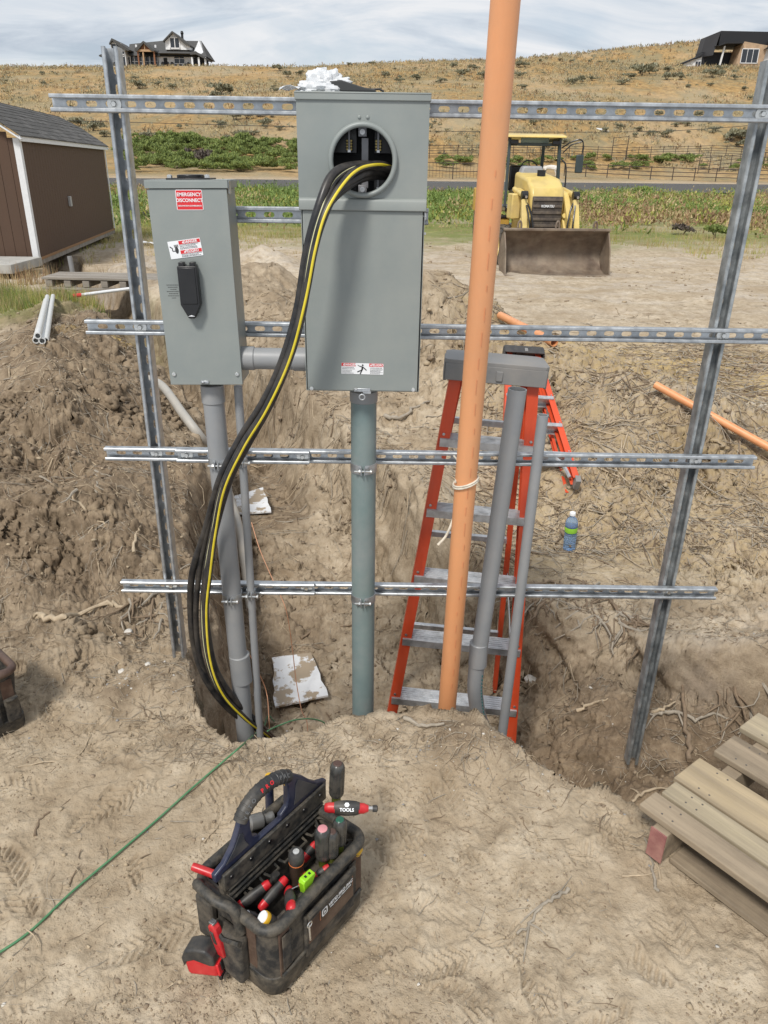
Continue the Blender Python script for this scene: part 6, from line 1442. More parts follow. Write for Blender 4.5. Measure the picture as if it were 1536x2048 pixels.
# ---------------------------------------------------------------- tool bags
BFAB = mat('black_bag_fabric', (.020, .020, .020), .85, var=.35, scale=40, dust=.36, bump=.0006, bscale=350, rvar=.12)
BRIM = mat('black_rubber_rim', (.028, .028, .026), .6, var=.3, scale=60, dust=.30, bump=.0004, bscale=120)
BRN = mat('brown_bag_strip', (.075, .040, .026), .8, var=.25, scale=18, dust=.28, bump=.0006, bscale=350)
BASEP = mat('moulded_black_base', (.022, .022, .021), .65, var=.3, scale=50, dust=.42, bump=.0005, bscale=90)
NAVY = mat('navy_plastic', (.018, .024, .055), .35, var=.2, scale=20, dust=.14)
TRED = mat('red_tool_grip', (.52, .015, .022), .38, var=.12, scale=40, dust=.16)
TBLK = mat('black_tool_grip', (.030, .031, .032), .5, var=.25, scale=25, dust=.22)
TGRY = mat('smoky_driver_handle', (.045, .045, .042), .3, var=.25, scale=30, dust=.22)
OLIVE = mat('olive_driver_core', (.10, .12, .015), .35, var=.2, dust=.1)
STEEL = mat('tool_steel', (.45, .45, .45), .3, .9, var=.1, scale=40)
TYEL = mat('yellow_tool_grip', (.62, .36, .02), .4, var=.1, scale=30, dust=.12)
GREENL = mat('lime_plastic', (.30, .62, .02), .35, var=.05)
def rrect(hx, hy, r, n=6):
    out = []
    for sx, sy, a0 in ((1, 1, 0), (-1, 1, 90), (-1, -1, 180), (1, -1, 270)):
        for k in range(n+1): a = rad(a0+90*k/n); out.append((sx*(hx-r)+r*math.cos(a), sy*(hy-r)+r*math.sin(a)))
    return out
def tool_bag(name, label, M, hx, hy, H, rimm, panel=True, logo=True):
    t = thing(name, label, 'tool bag', M=M)
    # shell: outer and inner wall in rings, sagging slightly
    rings = []
    lev = [(0, .97, .97), (.02, 1.0, 1.0), (.06, 1.0, 1.0), (.10, .985, .985), (H*.6, .965, .97), (H*.85, .97, .98), (H-.004, .985, .99)]
    def ring(z, fx, fy, inset=0.0, wob=1.0):
        o = []
        for i, (x, y) in enumerate(rrect(hx*fx-inset, hy*fy-inset, .035)):
            b = (.004*math.sin(x*38+z*25)*math.sin(y*31+1)+.0035*math.sin(x*90+y*70+z*60)+.002*math.sin(x*170-z*120+y*140))*wob*(z > .07); l = math.hypot(x, y); o.append((x*(1+b/l*1.2), y*(1+b/l*1.2), z-(.010*math.cos(x/hx*1.4) if z > H*.5 else 0)*0))
        return o
    R = [ring(*l) for l in lev]+[ring(H-.004, .985, .99, .008), ring(.035, .95, .95, .010)]
    n = len(R[0]); vs = [p for r in R for p in r]; fs = [(i*n+j, i*n+(j+1) % n, (i+1)*n+(j+1) % n, (i+1)*n+j) for i in range(len(R)-1) for j in range(n)]
    fs.append(tuple(reversed(range(n)))); fs.append(tuple((len(R)-1)*n+j for j in range(n)))
    MB().add(vs, fs).build('bag_body', BFAB, t, smooth=50)
    # moulded base tray
    lv = [(-.002, .965, .965), (.006, 1.01, 1.012), (.050, 1.02, 1.025), (.056, 1.012, 1.018), (.058, .99, .99)]
    R = [ring(*l, wob=0) for l in lv]; vs = [p for r in R for p in r]; fs = [(i*n+j, i*n+(j+1) % n, (i+1)*n+(j+1) % n, (i+1)*n+j) for i in range(len(R)-1) for j in range(n)]; fs.append(tuple(reversed(range(n))))
    MB().add(vs, fs).build('base_tray', BASEP, t, smooth=45)
    for s in (-1, 1): MB().tube([(x, s*(hy*1.022+.001), .062) for x in (-hx*.85, -hx*.3, hx*.3, hx*.85)], .004, 8).build('seam_piping', BRIM, t)
    # thick rim
    pts = [Vector((x, y, H+.010*math.cos(x/hx*2.4)*(1 if abs(y) > hy*.5 else .3)-.004)) for x, y in rrect(hx*1.0, hy*1.0, .035, 8)]
    pts.append(pts[0]); MB().tube(pts, .0125, 12, cap=False).build('rim', rimm, t, smooth=60)
    # brown vertical strips on the long sides and ends
    for s in (-1, 1):
        for x, w in ((-hx*.76, .030), (hx*.78, .034)):
            MB().box((x, s*(hy*.985), H*.55), (w, .004, H*.62)).build('brown_strip', BRN, t, bevel=.001)
        MB().box((s*hx*.985, -hy*.35, H*.52), (.004, .05, H*.6)).build('brown_strip', BRN, t, bevel=.001)
    return t
bagc = Vector((-.2125, 1.195, 0)); BA = rad(53.8); hx, hy, BH = .154, .112, .215
MBAG = Matrix.Translation(bagc) @ Matrix.Rotation(BA, 4, 'Z')
tb = tool_bag('open_tool_bag', 'open black tool bag full of hand tools standing on the dirt in front', MBAG, hx, hy, BH, BRIM)
# front flap pocket with the name plate (local -y side)
yf = -hy-.006
MB().box((.020, yf+.002, .105), (.165, .010, .125)).build('front_pocket', BFAB, tb, bevel=.004)
MB().box((.020, yf-.0035, .122), (.150, .003, .080)).build('brown_patch', BRN, tb, bevel=.001)
MB().box((.020, yf-.007, .168), (.158, .010, .020)).build('pocket_flap', BFAB, tb, bevel=.004)
MB().tube([(-.06, yf-.008, .172), (.095, yf-.008, .172)], .005, 8).build('flap_piping', BRIM, tb)
npl = MB().box((0, 0, 0), (.108, .030, .002)).build('name_plate', mat('dark_plate', (.02, .02, .02), .4), tb, bevel=.0008); npl.matrix_local = Matrix(((1, 0, 0, .035), (0, 0, -1, yf-.0065), (0, 1, 0, .138), (0, 0, 0, 1)))
MB().box((0, 0, -.0006), (.112, .034, .0014)).build('plate_border', mat('copper_border', (.35, .14, .07), .5), npl, bevel=.0005)
lettering('VETO PRO PAC', .0125, WHT, npl, T(.012, .0035, .0012), bold=.0004, sx=.95, shear=.15); lettering('TOOL BAGS THAT WORK HARDER', .0044, WHT, npl, T(.012, -.0065, .0012), sx=1.05)
MB().prism(rrect(.009, .0105, .004, 3), .0004, T(-.042, 0, .0011)).build('plate_emblem', WHT, npl, smooth=0); MB().prism(rrect(.0055, .0075, .003, 3), .0004, T(-.042, 0, .0014)).build('emblem_inner', bpy.data.materials['dark_plate'], npl, smooth=0); lettering('p', .011, WHT, npl, T(-.042, .001, .0019), bold=.0003)
MB().tube([(-.058, yf-.008, .150), (-.062, yf-.013, .130), (-.060, yf-.012, .108)], .0022, 6).build('zip_pull', ZINC, tb)
MB().tube([(-.058+.007*math.cos(a), yf-.010, .152+.007*math.sin(a)) for a in [i*math.pi/6 for i in range(13)]], .0013, 6, cap=False).build('zip_ring', ZINC, tb)
for x in (-.115, .10): MB().prism([(-.012, -.05), (.012, -.05), (.012, .05), (-.012, .05)], .003, Matrix(((1, 0, 0, x), (0, 0, -1, yf+.004), (0, 1, 0, .125), (0, 0, 0, 1)))).build('webbing', BFAB, tb, bevel=.001)
# centre panel (fabric) and navy handle frame
YPN = .034; X0 = -.010
ZH = lambda z: .268+(z-.235)*1.15
MB().box((.008, YPN, .165), (.318, .014, .21)).build('centre_panel', BFAB, tb, bevel=.003)
MB().box((.010, YPN-.0105, .252), (.322, .008, .046)).build('panel_band', BRIM, tb, bevel=.0025)
for z_ in (.222, .204, .188): MB().tube([(-.142, YPN-.010, z_), (.16, YPN-.010, z_)], .0042, 8).build('panel_fold', BRIM, tb)
for k in range(6): MB().lathe([(.0060, 0), (.0055, .0015), (.0022, .0018), (.0022, .0005), (.0001, .0005)], frame((-.130+k*.056, YPN-.0147, .256), (0, -1, 0), Vector((0, 0, 1))), 12).build('rivet', BLACKP, tb)
def hm(y): return Matrix(((1, 0, 0, X0), (0, 0, -1, y), (0, 1, 0, 0), (0, 0, 0, 1)))
HF = {-1: [(-.155, .262), (-.157, .285), (-.130, .294), (-.104, .320), (-.086, .354), (-.074, .384), (-.058, .378), (-.052, .356), (-.052, .330), (-.048, .300), (-.030, .290), (-.030, .272)],
      1: [(.190, .255), (.192, .276), (.160, .292), (.138, .314), (.115, .344), (.088, .370), (.070, .382), (.058, .372), (.064, .350), (.064, .322), (.056, .300), (.036, .290), (.036, .272)]}
INS = {-1: [(-.128, .290), (-.102, .314), (-.084, .342), (-.076, .336), (-.072, .312), (-.062, .290)], 1: [(.158, .285), (.136, .308), (.112, .334), (.094, .352), (.086, .342), (.084, .315), (.078, .288)]}
for s in (1, -1):
    MB().prism(HF[s], .013, hm(YPN+.0065)).build('handle_frame', NAVY, tb, bevel=.003)
    MB().prism(INS[s], .002, hm(YPN-.0065)).build('frame_inset', mat('matte_navy', (.028, .032, .042), .7, dust=.25) if 'matte_navy' not in bpy.data.materials else bpy.data.materials['matte_navy'], tb, bevel=.001)
MB().box((.012, YPN, .274), (.32, .013, .014)).build('frame_bar', NAVY, tb, bevel=.003)
arch = smooth_path([(X0-.074, YPN, .364), (X0-.058, YPN, .384), (X0-.028, YPN, .399), (X0+.008, YPN, .401), (X0+.043, YPN, .392), (X0+.070, YPN, .376)], 5)
MB().tube(arch, .0152, 14).build('handle_grip', TBLK, tb, smooth=60)
for k in range(2, len(arch)-2, 2): c = arch[k]; tg = (arch[k+1]-arch[k-1]).normalized(); MB().lathe([(.0153, -.0018), (.0163, -.001), (.0163, .001), (.0153, .0018)], frame(c, tg), 16).build('grip_rib', TBLK, tb)
GREYP = mat('faint_grey_print', (.12, .12, .12), .6)
for i, ch in enumerate('VETO PRO PAC'):
    if ch == ' ': continue
    f = (i+.5)/12*(len(arch)-5)+2; k = int(f); c = arch[k].lerp(arch[k+1], f-k); tg = (arch[k+1]-arch[k]).normalized(); nn = Vector((0, -.80, .60)).normalized(); nn = (nn-tg*nn.dot(tg)).normalized(); u_ = nn.cross(tg); q = c+nn*.0165
    lettering(ch, .0120, REDL if 5 <= i <= 7 else GREYP, tb, Matrix(((tg.x, u_.x, nn.x, q.x), (tg.y, u_.y, nn.y, q.y), (tg.z, u_.z, nn.z, q.z), (0, 0, 0, 1))), bold=.0004, name='handle_lettering')
# end pocket on the left end (local -x)
MB().box((-hx-.012, .000, .085), (.030, .085, .13)).build('end_pocket', BFAB, tb, bevel=.009, seg=3)
MB().tube([(-hx-.024, -.042, .150), (-hx-.030, .000, .138), (-hx-.024, .042, .150)], .0055, 8).build('pocket_hem', BRIM, tb)
MB().box((-hx-.005, .078, .12), (.020, .05, .12)).build('side_pocket', BFAB, tb, bevel=.006)
MB().tube(smooth_path([(-hx-.006, .09, .21), (-hx-.022, .075, .235), (-hx-.026, .02, .235), (-hx-.012, -.02, .222), (-hx-.006, -.03, .16)], 6), .011, 10).build('end_strap', BRIM, tb, smooth=60)
# inner tool loops and pockets along the front wall
for k in range(6):
    x = -.115+k*.046; MB().tube([(x-.017, YPN-.008, .175), (x-.013, YPN-.028, .176), (x+.013, YPN-.028, .176), (x+.017, YPN-.008, .175)], .0035, 6).build('tool_loop', BRIM, tb)
for x, y in ((.128, -.045), (.125, -.085), (.135, .01), (.08, -.09)): MB().tube([(x-.018, y-.012, .19), (x, y+.016, .192), (x+.020, y-.008, .19)], .004, 6).build('tool_loop', BRIM, tb)
for k in range(5): MB().box((-.11+k*.055, -.093, .150), (.046, .016, .10)).build('inner_pocket', BFAB, tb, bevel=.005)

def bagpt(x, y, z): return MBAG @ Vector((x, y, z))
def tool(name, label, cat, p, d, group=None):
    """origin at local bag point p, local Z along local bag direction d"""
    F = MBAG @ frame(p, d, Vector((0, 1, 0))); return thing(name, label, cat, M=F, group=group)
def driver(label, p, d, L=.105, r=.0165, capm=None, flutes=8, name='nut_driver', cat='nut driver', shaft=.09):
    t = tool(name, label, cat, p, d, 'fluted drivers standing in the tool bag')
    # from the ferrule upwards: olive core, fluted handle, cap
    MB().lathe([(r*.55, -.012), (r*.62, -.006), (r*.60, .016), (r*.8, .022)], None, 16).build('core', OLIVE, t)
    prof = [(.82, .018), (.98, .024), (1.0, .03), (1.0, L-.018), (.96, L-.010), (.80, L-.003), (.6, L)]
    n = flutes*6; vs = []
    for q, z in prof:
        for j in range(n):
            a = 2*math.pi*j/n; f = 1-.11*max(0, math.cos(a*flutes))**2*(1 if .03 <= z <= L-.015 else .3); vs.append((r*q*f*math.cos(a), r*q*f*math.sin(a), z))
    k = len(prof); fs = [(i*n+j, i*n+(j+1) % n, (i+1)*n+(j+1) % n, (i+1)*n+j) for i in range(k-1) for j in range(n)]; fs.append(tuple((k-1)*n+j for j in range(n)))
    MB().add(vs, fs).build('handle', TGRY, t, smooth=30)
    MB().lathe([(r*.58, L-.0005), (r*.58, L+.001), (r*.50, L+.002), (.0001, L+.002)], None, 18).build('end_cap', capm or TBLK, t)
    MB().lathe([(.0045, -shaft), (.0045, -.01)], None, 10).build('shaft', STEEL, t)
    return t
PINK = mat('pink_cap', (.62, .26, .28), .45); DGRN = mat('dark_green_cap', (.02, .11, .07), .4); BRC = mat('brown_cap', (.08, .045, .035), .6)
MBI = MBAG.inverted()
def zb(zx, zy, z): return MBI @ PZ(340+zx/3.491, 1490+zy/3.491, z)      # point seen at a spot of the photograph, at height z, in bag coordinates
def pd(tip, z, d, L): d = Vector(d).normalized(); return zb(*tip, z)-d*L, d
def span(s, z0, e, z1): a = zb(*s, z0); b = zb(*e, z1); return a, (b-a).normalized(), (b-a).length
for lab, tip, z, d, L, r, cm in (('tall fluted driver standing highest at the back right corner of the bag', (1170, 130), .355, (.03, -.03, 1), .112, .0180, BRC), ('fluted driver with pink end cap in the middle of the bag', (1065, 585), .300, (-.03, -.02, 1), .105, .0185, PINK),
        ('fluted driver with worn brown end just right of the pink capped one', (1132, 605), .288, (.0, -.03, 1), .090, .0150, BRC), ('fluted driver with dark green end cap near the right end of the bag', (1185, 522), .298, (.0, -.02, 1), .088, .0160, DGRN)):
    p, d = pd(tip, z, d, L); driver(lab, p, d, L, r, cm)
# T handle hex driver lying over the right end
hc = zb(1235, 440, .285); hd = (MBI.to_3x3() @ Vector((1, .02, -.03))).normalized()
t = tool('hex_driver', 'red and black T-handle hex driver resting across the right end of the bag', 'hex driver', hc, hd)
def superl(prof, sy, n=20):
    mb = MB(); vs = []
    for q, z in prof:
        for j in range(n): a = 2*math.pi*j/n; vs.append((q*math.cos(a), q*sy*math.sin(a), z))
    k = len(prof); fs = [(i*n+j, i*n+(j+1) % n, (i+1)*n+(j+1) % n, (i+1)*n+j) for i in range(k-1) for j in range(n)]+[tuple(reversed(range(n))), tuple((k-1)*n+j for j in range(n))]; return mb.add(vs, fs)
superl([(.006, -.051), (.010, -.049), (.0125, -.041), (.0125, -.031), (.014, -.027)], .85).build('left_grip', TRED, t, smooth=50)
superl([(.014, -.029), (.0170, -.020), (.0185, 0), (.0170, .020), (.014, .029)], .80).build('centre_grip', TBLK, t, smooth=50)
superl([(.014, .027), (.0125, .031), (.0125, .038), (.009, .046), (.007, .049)], .85).build('right_grip', TRED, t, smooth=50)
MB().lathe([(.0060, .048), (.0060, .058)], None, 6).build('bit_collar', STEEL, t); MB().lathe([(.0078, .058), (.0078, .068), (.0045, .070)], None, 12).build('bit_tip', TBLK, t)
Fi = (frame(hc, hd, Vector((0, 1, 0)))).inverted().to_3x3() @ (MBI.to_3x3() @ Vector((0, -.62, .78))); Fi.z = 0; Fi.normalize()
ux = Vector((0, 0, 1)); uy = Fi.cross(ux)
MT = lambda off, k: Matrix(((ux.x, uy.x, Fi.x, Fi.x*.0182+uy.x*off), (ux.y, uy.y, Fi.y, Fi.y*.0182+uy.y*off), (ux.z, uy.z, Fi.z, k), (0, 0, 0, 1)))
lettering('TOOLS', .0100, WHT, t, MT(-.006, 0), bold=.0003); MB().prism([(math.cos(a)*.0058, math.sin(a)*.0052) for a in [i*math.pi/3 for i in range(6)]], .0004, MT(.005, 0)).build('hex_emblem', WHT, t, smooth=0)
# soft grip pliers / cutters: red and black handles
def plier_handle(label, p, d, L=.10, name='pliers', cat='pliers', r=.013, sy=.72):
    t = tool(name, label, cat, p, d, 'red and black handled tools in the bag')
    superl([(r*.55, 0), (r*.85, .004), (r*.95, .012), (r*.98, .020)], sy).build('red_end', TRED, t, smooth=50)
    superl([(r*.97, .018), (r*1.08, .030), (r*1.12, L*.5), (r*1.0, L*.72), (r*.92, L-.014)], sy).build('black_grip', TBLK, t, smooth=50)
    superl([(r*.94, L-.016), (r*.96, L-.008), (r*.75, L-.001), (r*.4, L)], sy).build('red_tip', TRED, t, smooth=50)
    return t
for lab, s0, z0, s1, z1, r in (('longest red ended black grip at the left side of the bag opening', (455, 1150), .175, (700, 960), .205, .0135), ('red ended black grip next to the longest one, toward the middle', (625, 1150), .185, (815, 925), .215, .0125),
        ('short upright red nosed black grip near the front rim', (850, 1165), .215, (828, 1010), .195, .0150), ('red ended grip half hidden behind the torch', (925, 815), .185, (1010, 700), .205, .0125),
        ('black grip with red tip right of the lime green clip', (985, 950), .185, (1115, 850), .205, .0130), ('dark grip with red end deepest in the right part of the bag', (1075, 955), .170, (1165, 880), .175, .0115)):
    p, d, L = span(s0, z0, s1, z1); plier_handle(lab, p, d, max(L, .05), r=r)
p, d, L = span((620, 1215), .17, (490, 1185), .175)
t = tool('black_cutter', 'flat black cutter with a pale hexagon mark lying at the left end of the bag', 'cutter', p, d); superl([(.008, 0), (.014, .01), (.015, .030), (.010, .045)], .6).build('grip', TBLK, t, smooth=50)
F3 = frame(p, d, Vector((0, 1, 0))).to_3x3().inverted() @ Vector((-.1, -.4, .9)); F3.z = 0; F3.normalize(); MB().prism([(math.cos(a)*.0055, math.sin(a)*.0055) for a in [i*math.pi/3 for i in range(6)]], .0006, frame(Vector((F3.x*.0148, F3.y*.0092, .025)), F3, Vector((0, 0, 1)))).build('hexagon_mark', WHT, t, smooth=0)
# extra dark handles filling the bag
for k, (s0, z0, s1, z1, r, lb) in enumerate((((700, 1060), .13, (740, 900), .19, .012, 'black tool handle half buried between the red ended grips'), ((1120, 800), .12, (1160, 740), .19, .012, 'black tool handle in the shade right of the pink capped driver'), ((1290, 780), .165, (1320, 735), .185, .010, 'small handle with yellow end near the right inner wall'), ((560, 1080), .12, (520, 1010), .17, .012, 'black tool handle in the shade along the centre panel'))):
    p, d, L = span(s0, z0, s1, z1); t = tool('tool_handle', lb, 'tool', p, d); superl([(r*.7, 0), (r, .01), (r, L-.008), (r*.8, L)], .8).build('grip', TBLK, t, smooth=50)
    if k == 2: superl([(r*1.02, L-.012), (r*.9, L+.004), (r*.5, L+.008)], .8).build('yellow_end', TYEL, t, smooth=50)
# torch
p, d = pd((880, 740), .275, (-.02, -.03, 1), .085); t = tool('torch', 'black and orange cylindrical torch standing in the middle of the bag', 'torch', p, d)
MB().lathe([(.0155, -.02), (.0155, .048), (.0162, .050), (.0162, .054), (.0150, .056)], None, 20).build('barrel', mat('brown_black_barrel', (.045, .028, .020), .4, dust=.15), t)
MB().lathe([(.0165, .0515), (.0169, .0525), (.0165, .0535)], None, 20).build('orange_ring', mat('orange_ring', (.60, .16, .04), .4), t)
MB().lathe([(.0165, .056), (.0175, .062), (.0170, .076), (.0140, .082), (.0085, .083)], None, 20).build('head', TBLK, t)
MB().lathe([(.0070, .0826), (.0070, .0845), (.0001, .0848)], None, 16).build('lens', mat('bright_cap', (.7, .7, .68), .2, .5), t)
MB().lathe([(.012, 0), (.012, .002)], frame((.006, -.0140, .008), (.35, -1, 0)), 16).build('orange_disc', mat('orange_label', (.62, .14, .03), .5), t)
# lime green clip
p, d = pd((958, 905), .245, (.1, -.10, 1), .05); t = tool('green_clip', 'bright lime green plastic clip standing in the tool bag', 'clip', p, d)
MB().prism([(-.004, -.02), (.006, -.02), (.020, .028), (.017, .036), (-.015, .036), (-.018, .028)], .016, Matrix(((1, 0, 0, 0), (0, 0, -1, .008), (0, 1, 0, .012), (0, 0, 0, 1)))).build('clip_body', GREENL, t, bevel=.002)
for s in (-.005, .007): MB().box((s, .0, .0482), (.005, .006, .0008)).build('slot', BLACKP, t)
p, d, L = span((850, 1005), .215, (915, 975), .215); t = tool('red_probe', 'thin steel probe with red collar beside the lime green clip', 'probe', p, d); MB().lathe([(.0015, 0), (.0015, .018)], None, 8).build('tip', STEEL, t); MB().lathe([(.003, .016), (.0048, .018), (.0048, .028), (.003, .030)], None, 10).build('collar', TRED, t)
p, d, L = span((735, 1255), .185, (645, 1200), .215)
t = tool('white_capped_driver', 'black and yellow handle with white round end at the near left corner', 'screwdriver', p, d)
MB().lathe([(.011, -.04), (.0135, -.02), (.0140, L-.014), (.0140, L-.010)], None, 20).build('black_grip', TBLK, t); MB().lathe([(.0141, L-.012), (.0146, L-.010), (.0146, L-.004), (.0138, L-.002)], None, 20).build('yellow_band', TYEL, t); MB().lathe([(.0128, L-.003), (.0124, L+.001), (.0001, L+.002)], None, 20).build('white_end', WHT, t)
p, d, L = span((300, 900), .222, (150, 845), .232); t = tool('red_marker', 'red cylindrical tool poking out at the far left corner of the bag', 'tool', p, d); MB().lathe([(.0090, -.02), (.0090, L-.010), (.0080, L-.002), (.0001, L)], None, 16).build('body', TRED, t)
for tipx, tipz, lb in (((690, 205), .30, 'yellow handled screwdriver behind the handle, left one'), ((820, 185), .32, 'yellow handled screwdriver behind the handle, right one')):
    p, d = pd(tipx, tipz, (.02, -.02, 1), .124); t = tool('yellow_screwdriver', lb, 'screwdriver', p, d, 'yellow handled screwdrivers behind the handle'); MB().lathe([(.009, -.06), (.0105, .01), (.0105, .085), (.012, .087)], None, 16).build('black_part', NAVY, t); MB().lathe([(.0095, .085), (.0105, .10), (.0108, .112), (.0085, .122), (.0001, .124)], None, 16).build('yellow_part', TYEL, t)
p, d, L = span((560, 545), .235, (730, 500), .225); t = tool('hammer', 'grey steel hammer head lying behind the handle frame', 'hammer', p, d); MB().lathe([(.013, -.004), (.018, .0), (.018, .028), (.012, .034), (.0115, .044), (.014, .048), (.014, .055)], None, 18).build('head', mat('grey_hammer', (.20, .20, .195), .4, .5, dust=.2), t)
# utility knife in the end pocket
kb = zb(420, 1440, .10); kt = zb(300, 1235, .17); kd = (kt-kb).normalized(); KL = (kt-kb).length
kp = Vector((-hx-.024, .012, .075)); t = tool('utility_knife', 'red utility knife pushed into the left end pocket of the bag', 'knife', kp, Vector((-.08, .16, 1)))
MB().prism([(-.011, 0), (.011, 0), (.014, .05), (.010, .088), (-.004, .100), (-.013, .088), (-.014, .05)], .018, Matrix(((0, 0, 1, -.009), (1, 0, 0, 0), (0, 1, 0, 0), (0, 0, 0, 1)))).build('body', TRED, t, bevel=.004, seg=3); MB().box((-.0095, 0, .060), (.003, .010, .035)).build('slider', TBLK, t, bevel=.001); MB().box((0, -.002, .098), (.012, .014, .006)).build('metal_nose', STEEL, t, bevel=.001)
# tape measure clipped at the end pocket
tpos = zb(235, 1480, .055)
t = thing('tape_measure', 'red and black tape measure clipped to the left end of the tool bag', 'tape measure', M=MBAG @ (Matrix.Translation(tpos) @ Matrix.Rotation(rad(-14), 4, 'X') @ Matrix.Rotation(rad(22), 4, 'Z')))
def tp(P, w, x): return MB().prism(P, w, Matrix(((0, 0, 1, x), (1, 0, 0, 0), (0, 1, 0, 0), (0, 0, 0, 1))))
P_ = [(-.036, -.034), (.030, -.034), (.038, -.028), (.038, .012), (.026, .032), (.004, .038), (-.022, .036), (-.036, .018)]
tp(P_, .034, -.017).build('case_body', TRED, t, bevel=.006, seg=3)
tp([(-.037, -.002), (-.024, -.002), (.010, .010), (.030, .004), (.0405, -.010), (.0405, .014), (.028, .035), (.004, .0405), (-.024, .0385), (-.037, .020)], .042, -.021).build('rubber_armour', TBLK, t, bevel=.005, seg=3)
MB().box((0, -.0375, -.018), (.030, .006, .030)).build('lock_panel', REDL, t, bevel=.002); MB().box((0, -.0415, -.016), (.012, .004, .022)).build('lock_button', BLACKP, t, bevel=.001)
MB().box((0, -.038, -.038), (.030, .008, .010)).build('mouth', BLACKP, t, bevel=.001); MB().box((.0, -.044, -.043), (.024, .001, .014)).build('blade_hook', STEEL, t)
# second bag at the left edge
M2 = Matrix.Translation((-1.295, 1.80, hz(-1.29, 1.80)-.005)) @ Matrix.Rotation(rad(48), 4, 'Z')
t2 = tool_bag('brown_rimmed_tool_bag', 'second tool bag with brown rim cut off by the left edge', M2, .165, .115, .235, mat('brown_rubber_rim', (.085, .048, .036), .55, var=.3, scale=20, dust=.3))
for x in (.02, .075, .13): 
    MB().box((x, -.121, .10), (.042, .012, .085)).build('outer_pocket', BFAB, t2, bevel=.005); MB().tube([(x-.018, -.130, .142), (x, -.131, .138), (x+.018, -.130, .144)], .004, 8).build('pocket_hem', BRIM, t2)
_save = MBAG.copy(); MBAG = M2
driver('grey fluted driver standing in the brown rimmed bag at the left edge', (.045, .015, .225), (.0, .0, 1), .10, .022, BRC)
plier_handle('red ended grip inside the brown rimmed bag', (.105, -.01, .20), (.3, .3, .8), .07, r=.012)
plier_handle('second red ended grip beside the driver in the brown rimmed bag', (.08, .02, .20), (.1, .3, .8), .06, r=.012)
t = tool('yellow_capped_tool', 'yellow knob peeking over the rim of the brown rimmed bag', 'tool', (.050, -.070, .232), (0, .2, 1)); MB().lathe([(.010, -.05), (.010, .006), (.006, .012), (.0001, .013)], None, 12).build('knob', TYEL, t)
t = tool('white_plate', 'white plastic plate sticking out of the brown rimmed bag', 'plate', (-.005, -.095, .245), (.2, -.5, .8)); MB().prism(rrect(.03, .022, .01, 3), .006).build('plate', WHT, t, bevel=.002)
MBAG = _save
# ---------------------------------------------------------------- twigs, roots, clods, straw on the dirt
TWIG = [mat('pale_twig', (.42, .335, .23), .85, var=.25, scale=40), mat('brown_root', (.20, .145, .095), .9, var=.3, scale=40), mat('grey_stick', (.31, .27, .215), .9, var=.25, scale=40)]
rg2 = np.random.default_rng(17)
def region_density(x, y):
    h1, _ = line_sd(x, y, [(-1.4, 2.7), (-1.75, 4.1), (-2.8, 7.0), (-3.6, 8.8)]); h2, _ = line_sd(x, y, [(.4, 8.4), (.6, 7.2), (1.5, 5.8), (2.1, 4.8)]); h3, _ = line_sd(x, y, [(-.6, 6.2), (-1.1, 8.2), (-2.4, 10.6)])
    d = np.exp(-h1/1.0)*1.0+np.exp(-h2/1.0)*.75+np.exp(-h3/1.0)*.5
    d = np.maximum(d, ((x > .3) & (y > 2.1) & (y < 5.5))*.8); d = np.maximum(d, ((x > 1.6) & (y > 4.5) & (y < 8.5))*1.0)
    sd = poly_sd(x, y, PIT); d = np.maximum(d, (np.abs(sd-.02) < .14)*1.0*(y > 1.2)); d = np.maximum(d, ((sd < 0))*.30)
    d = np.maximum(d, (y < 2.0)*.06*(sd > .1)); d = np.maximum(d, np.exp(-(((x-.35)/.35)**2+((y-1.5)/.2)**2))*.4); d = np.maximum(d, ((x < -.7) & (y > 2.0) & (y < 3.0))*.8)
    return np.clip(d, .04, 1)
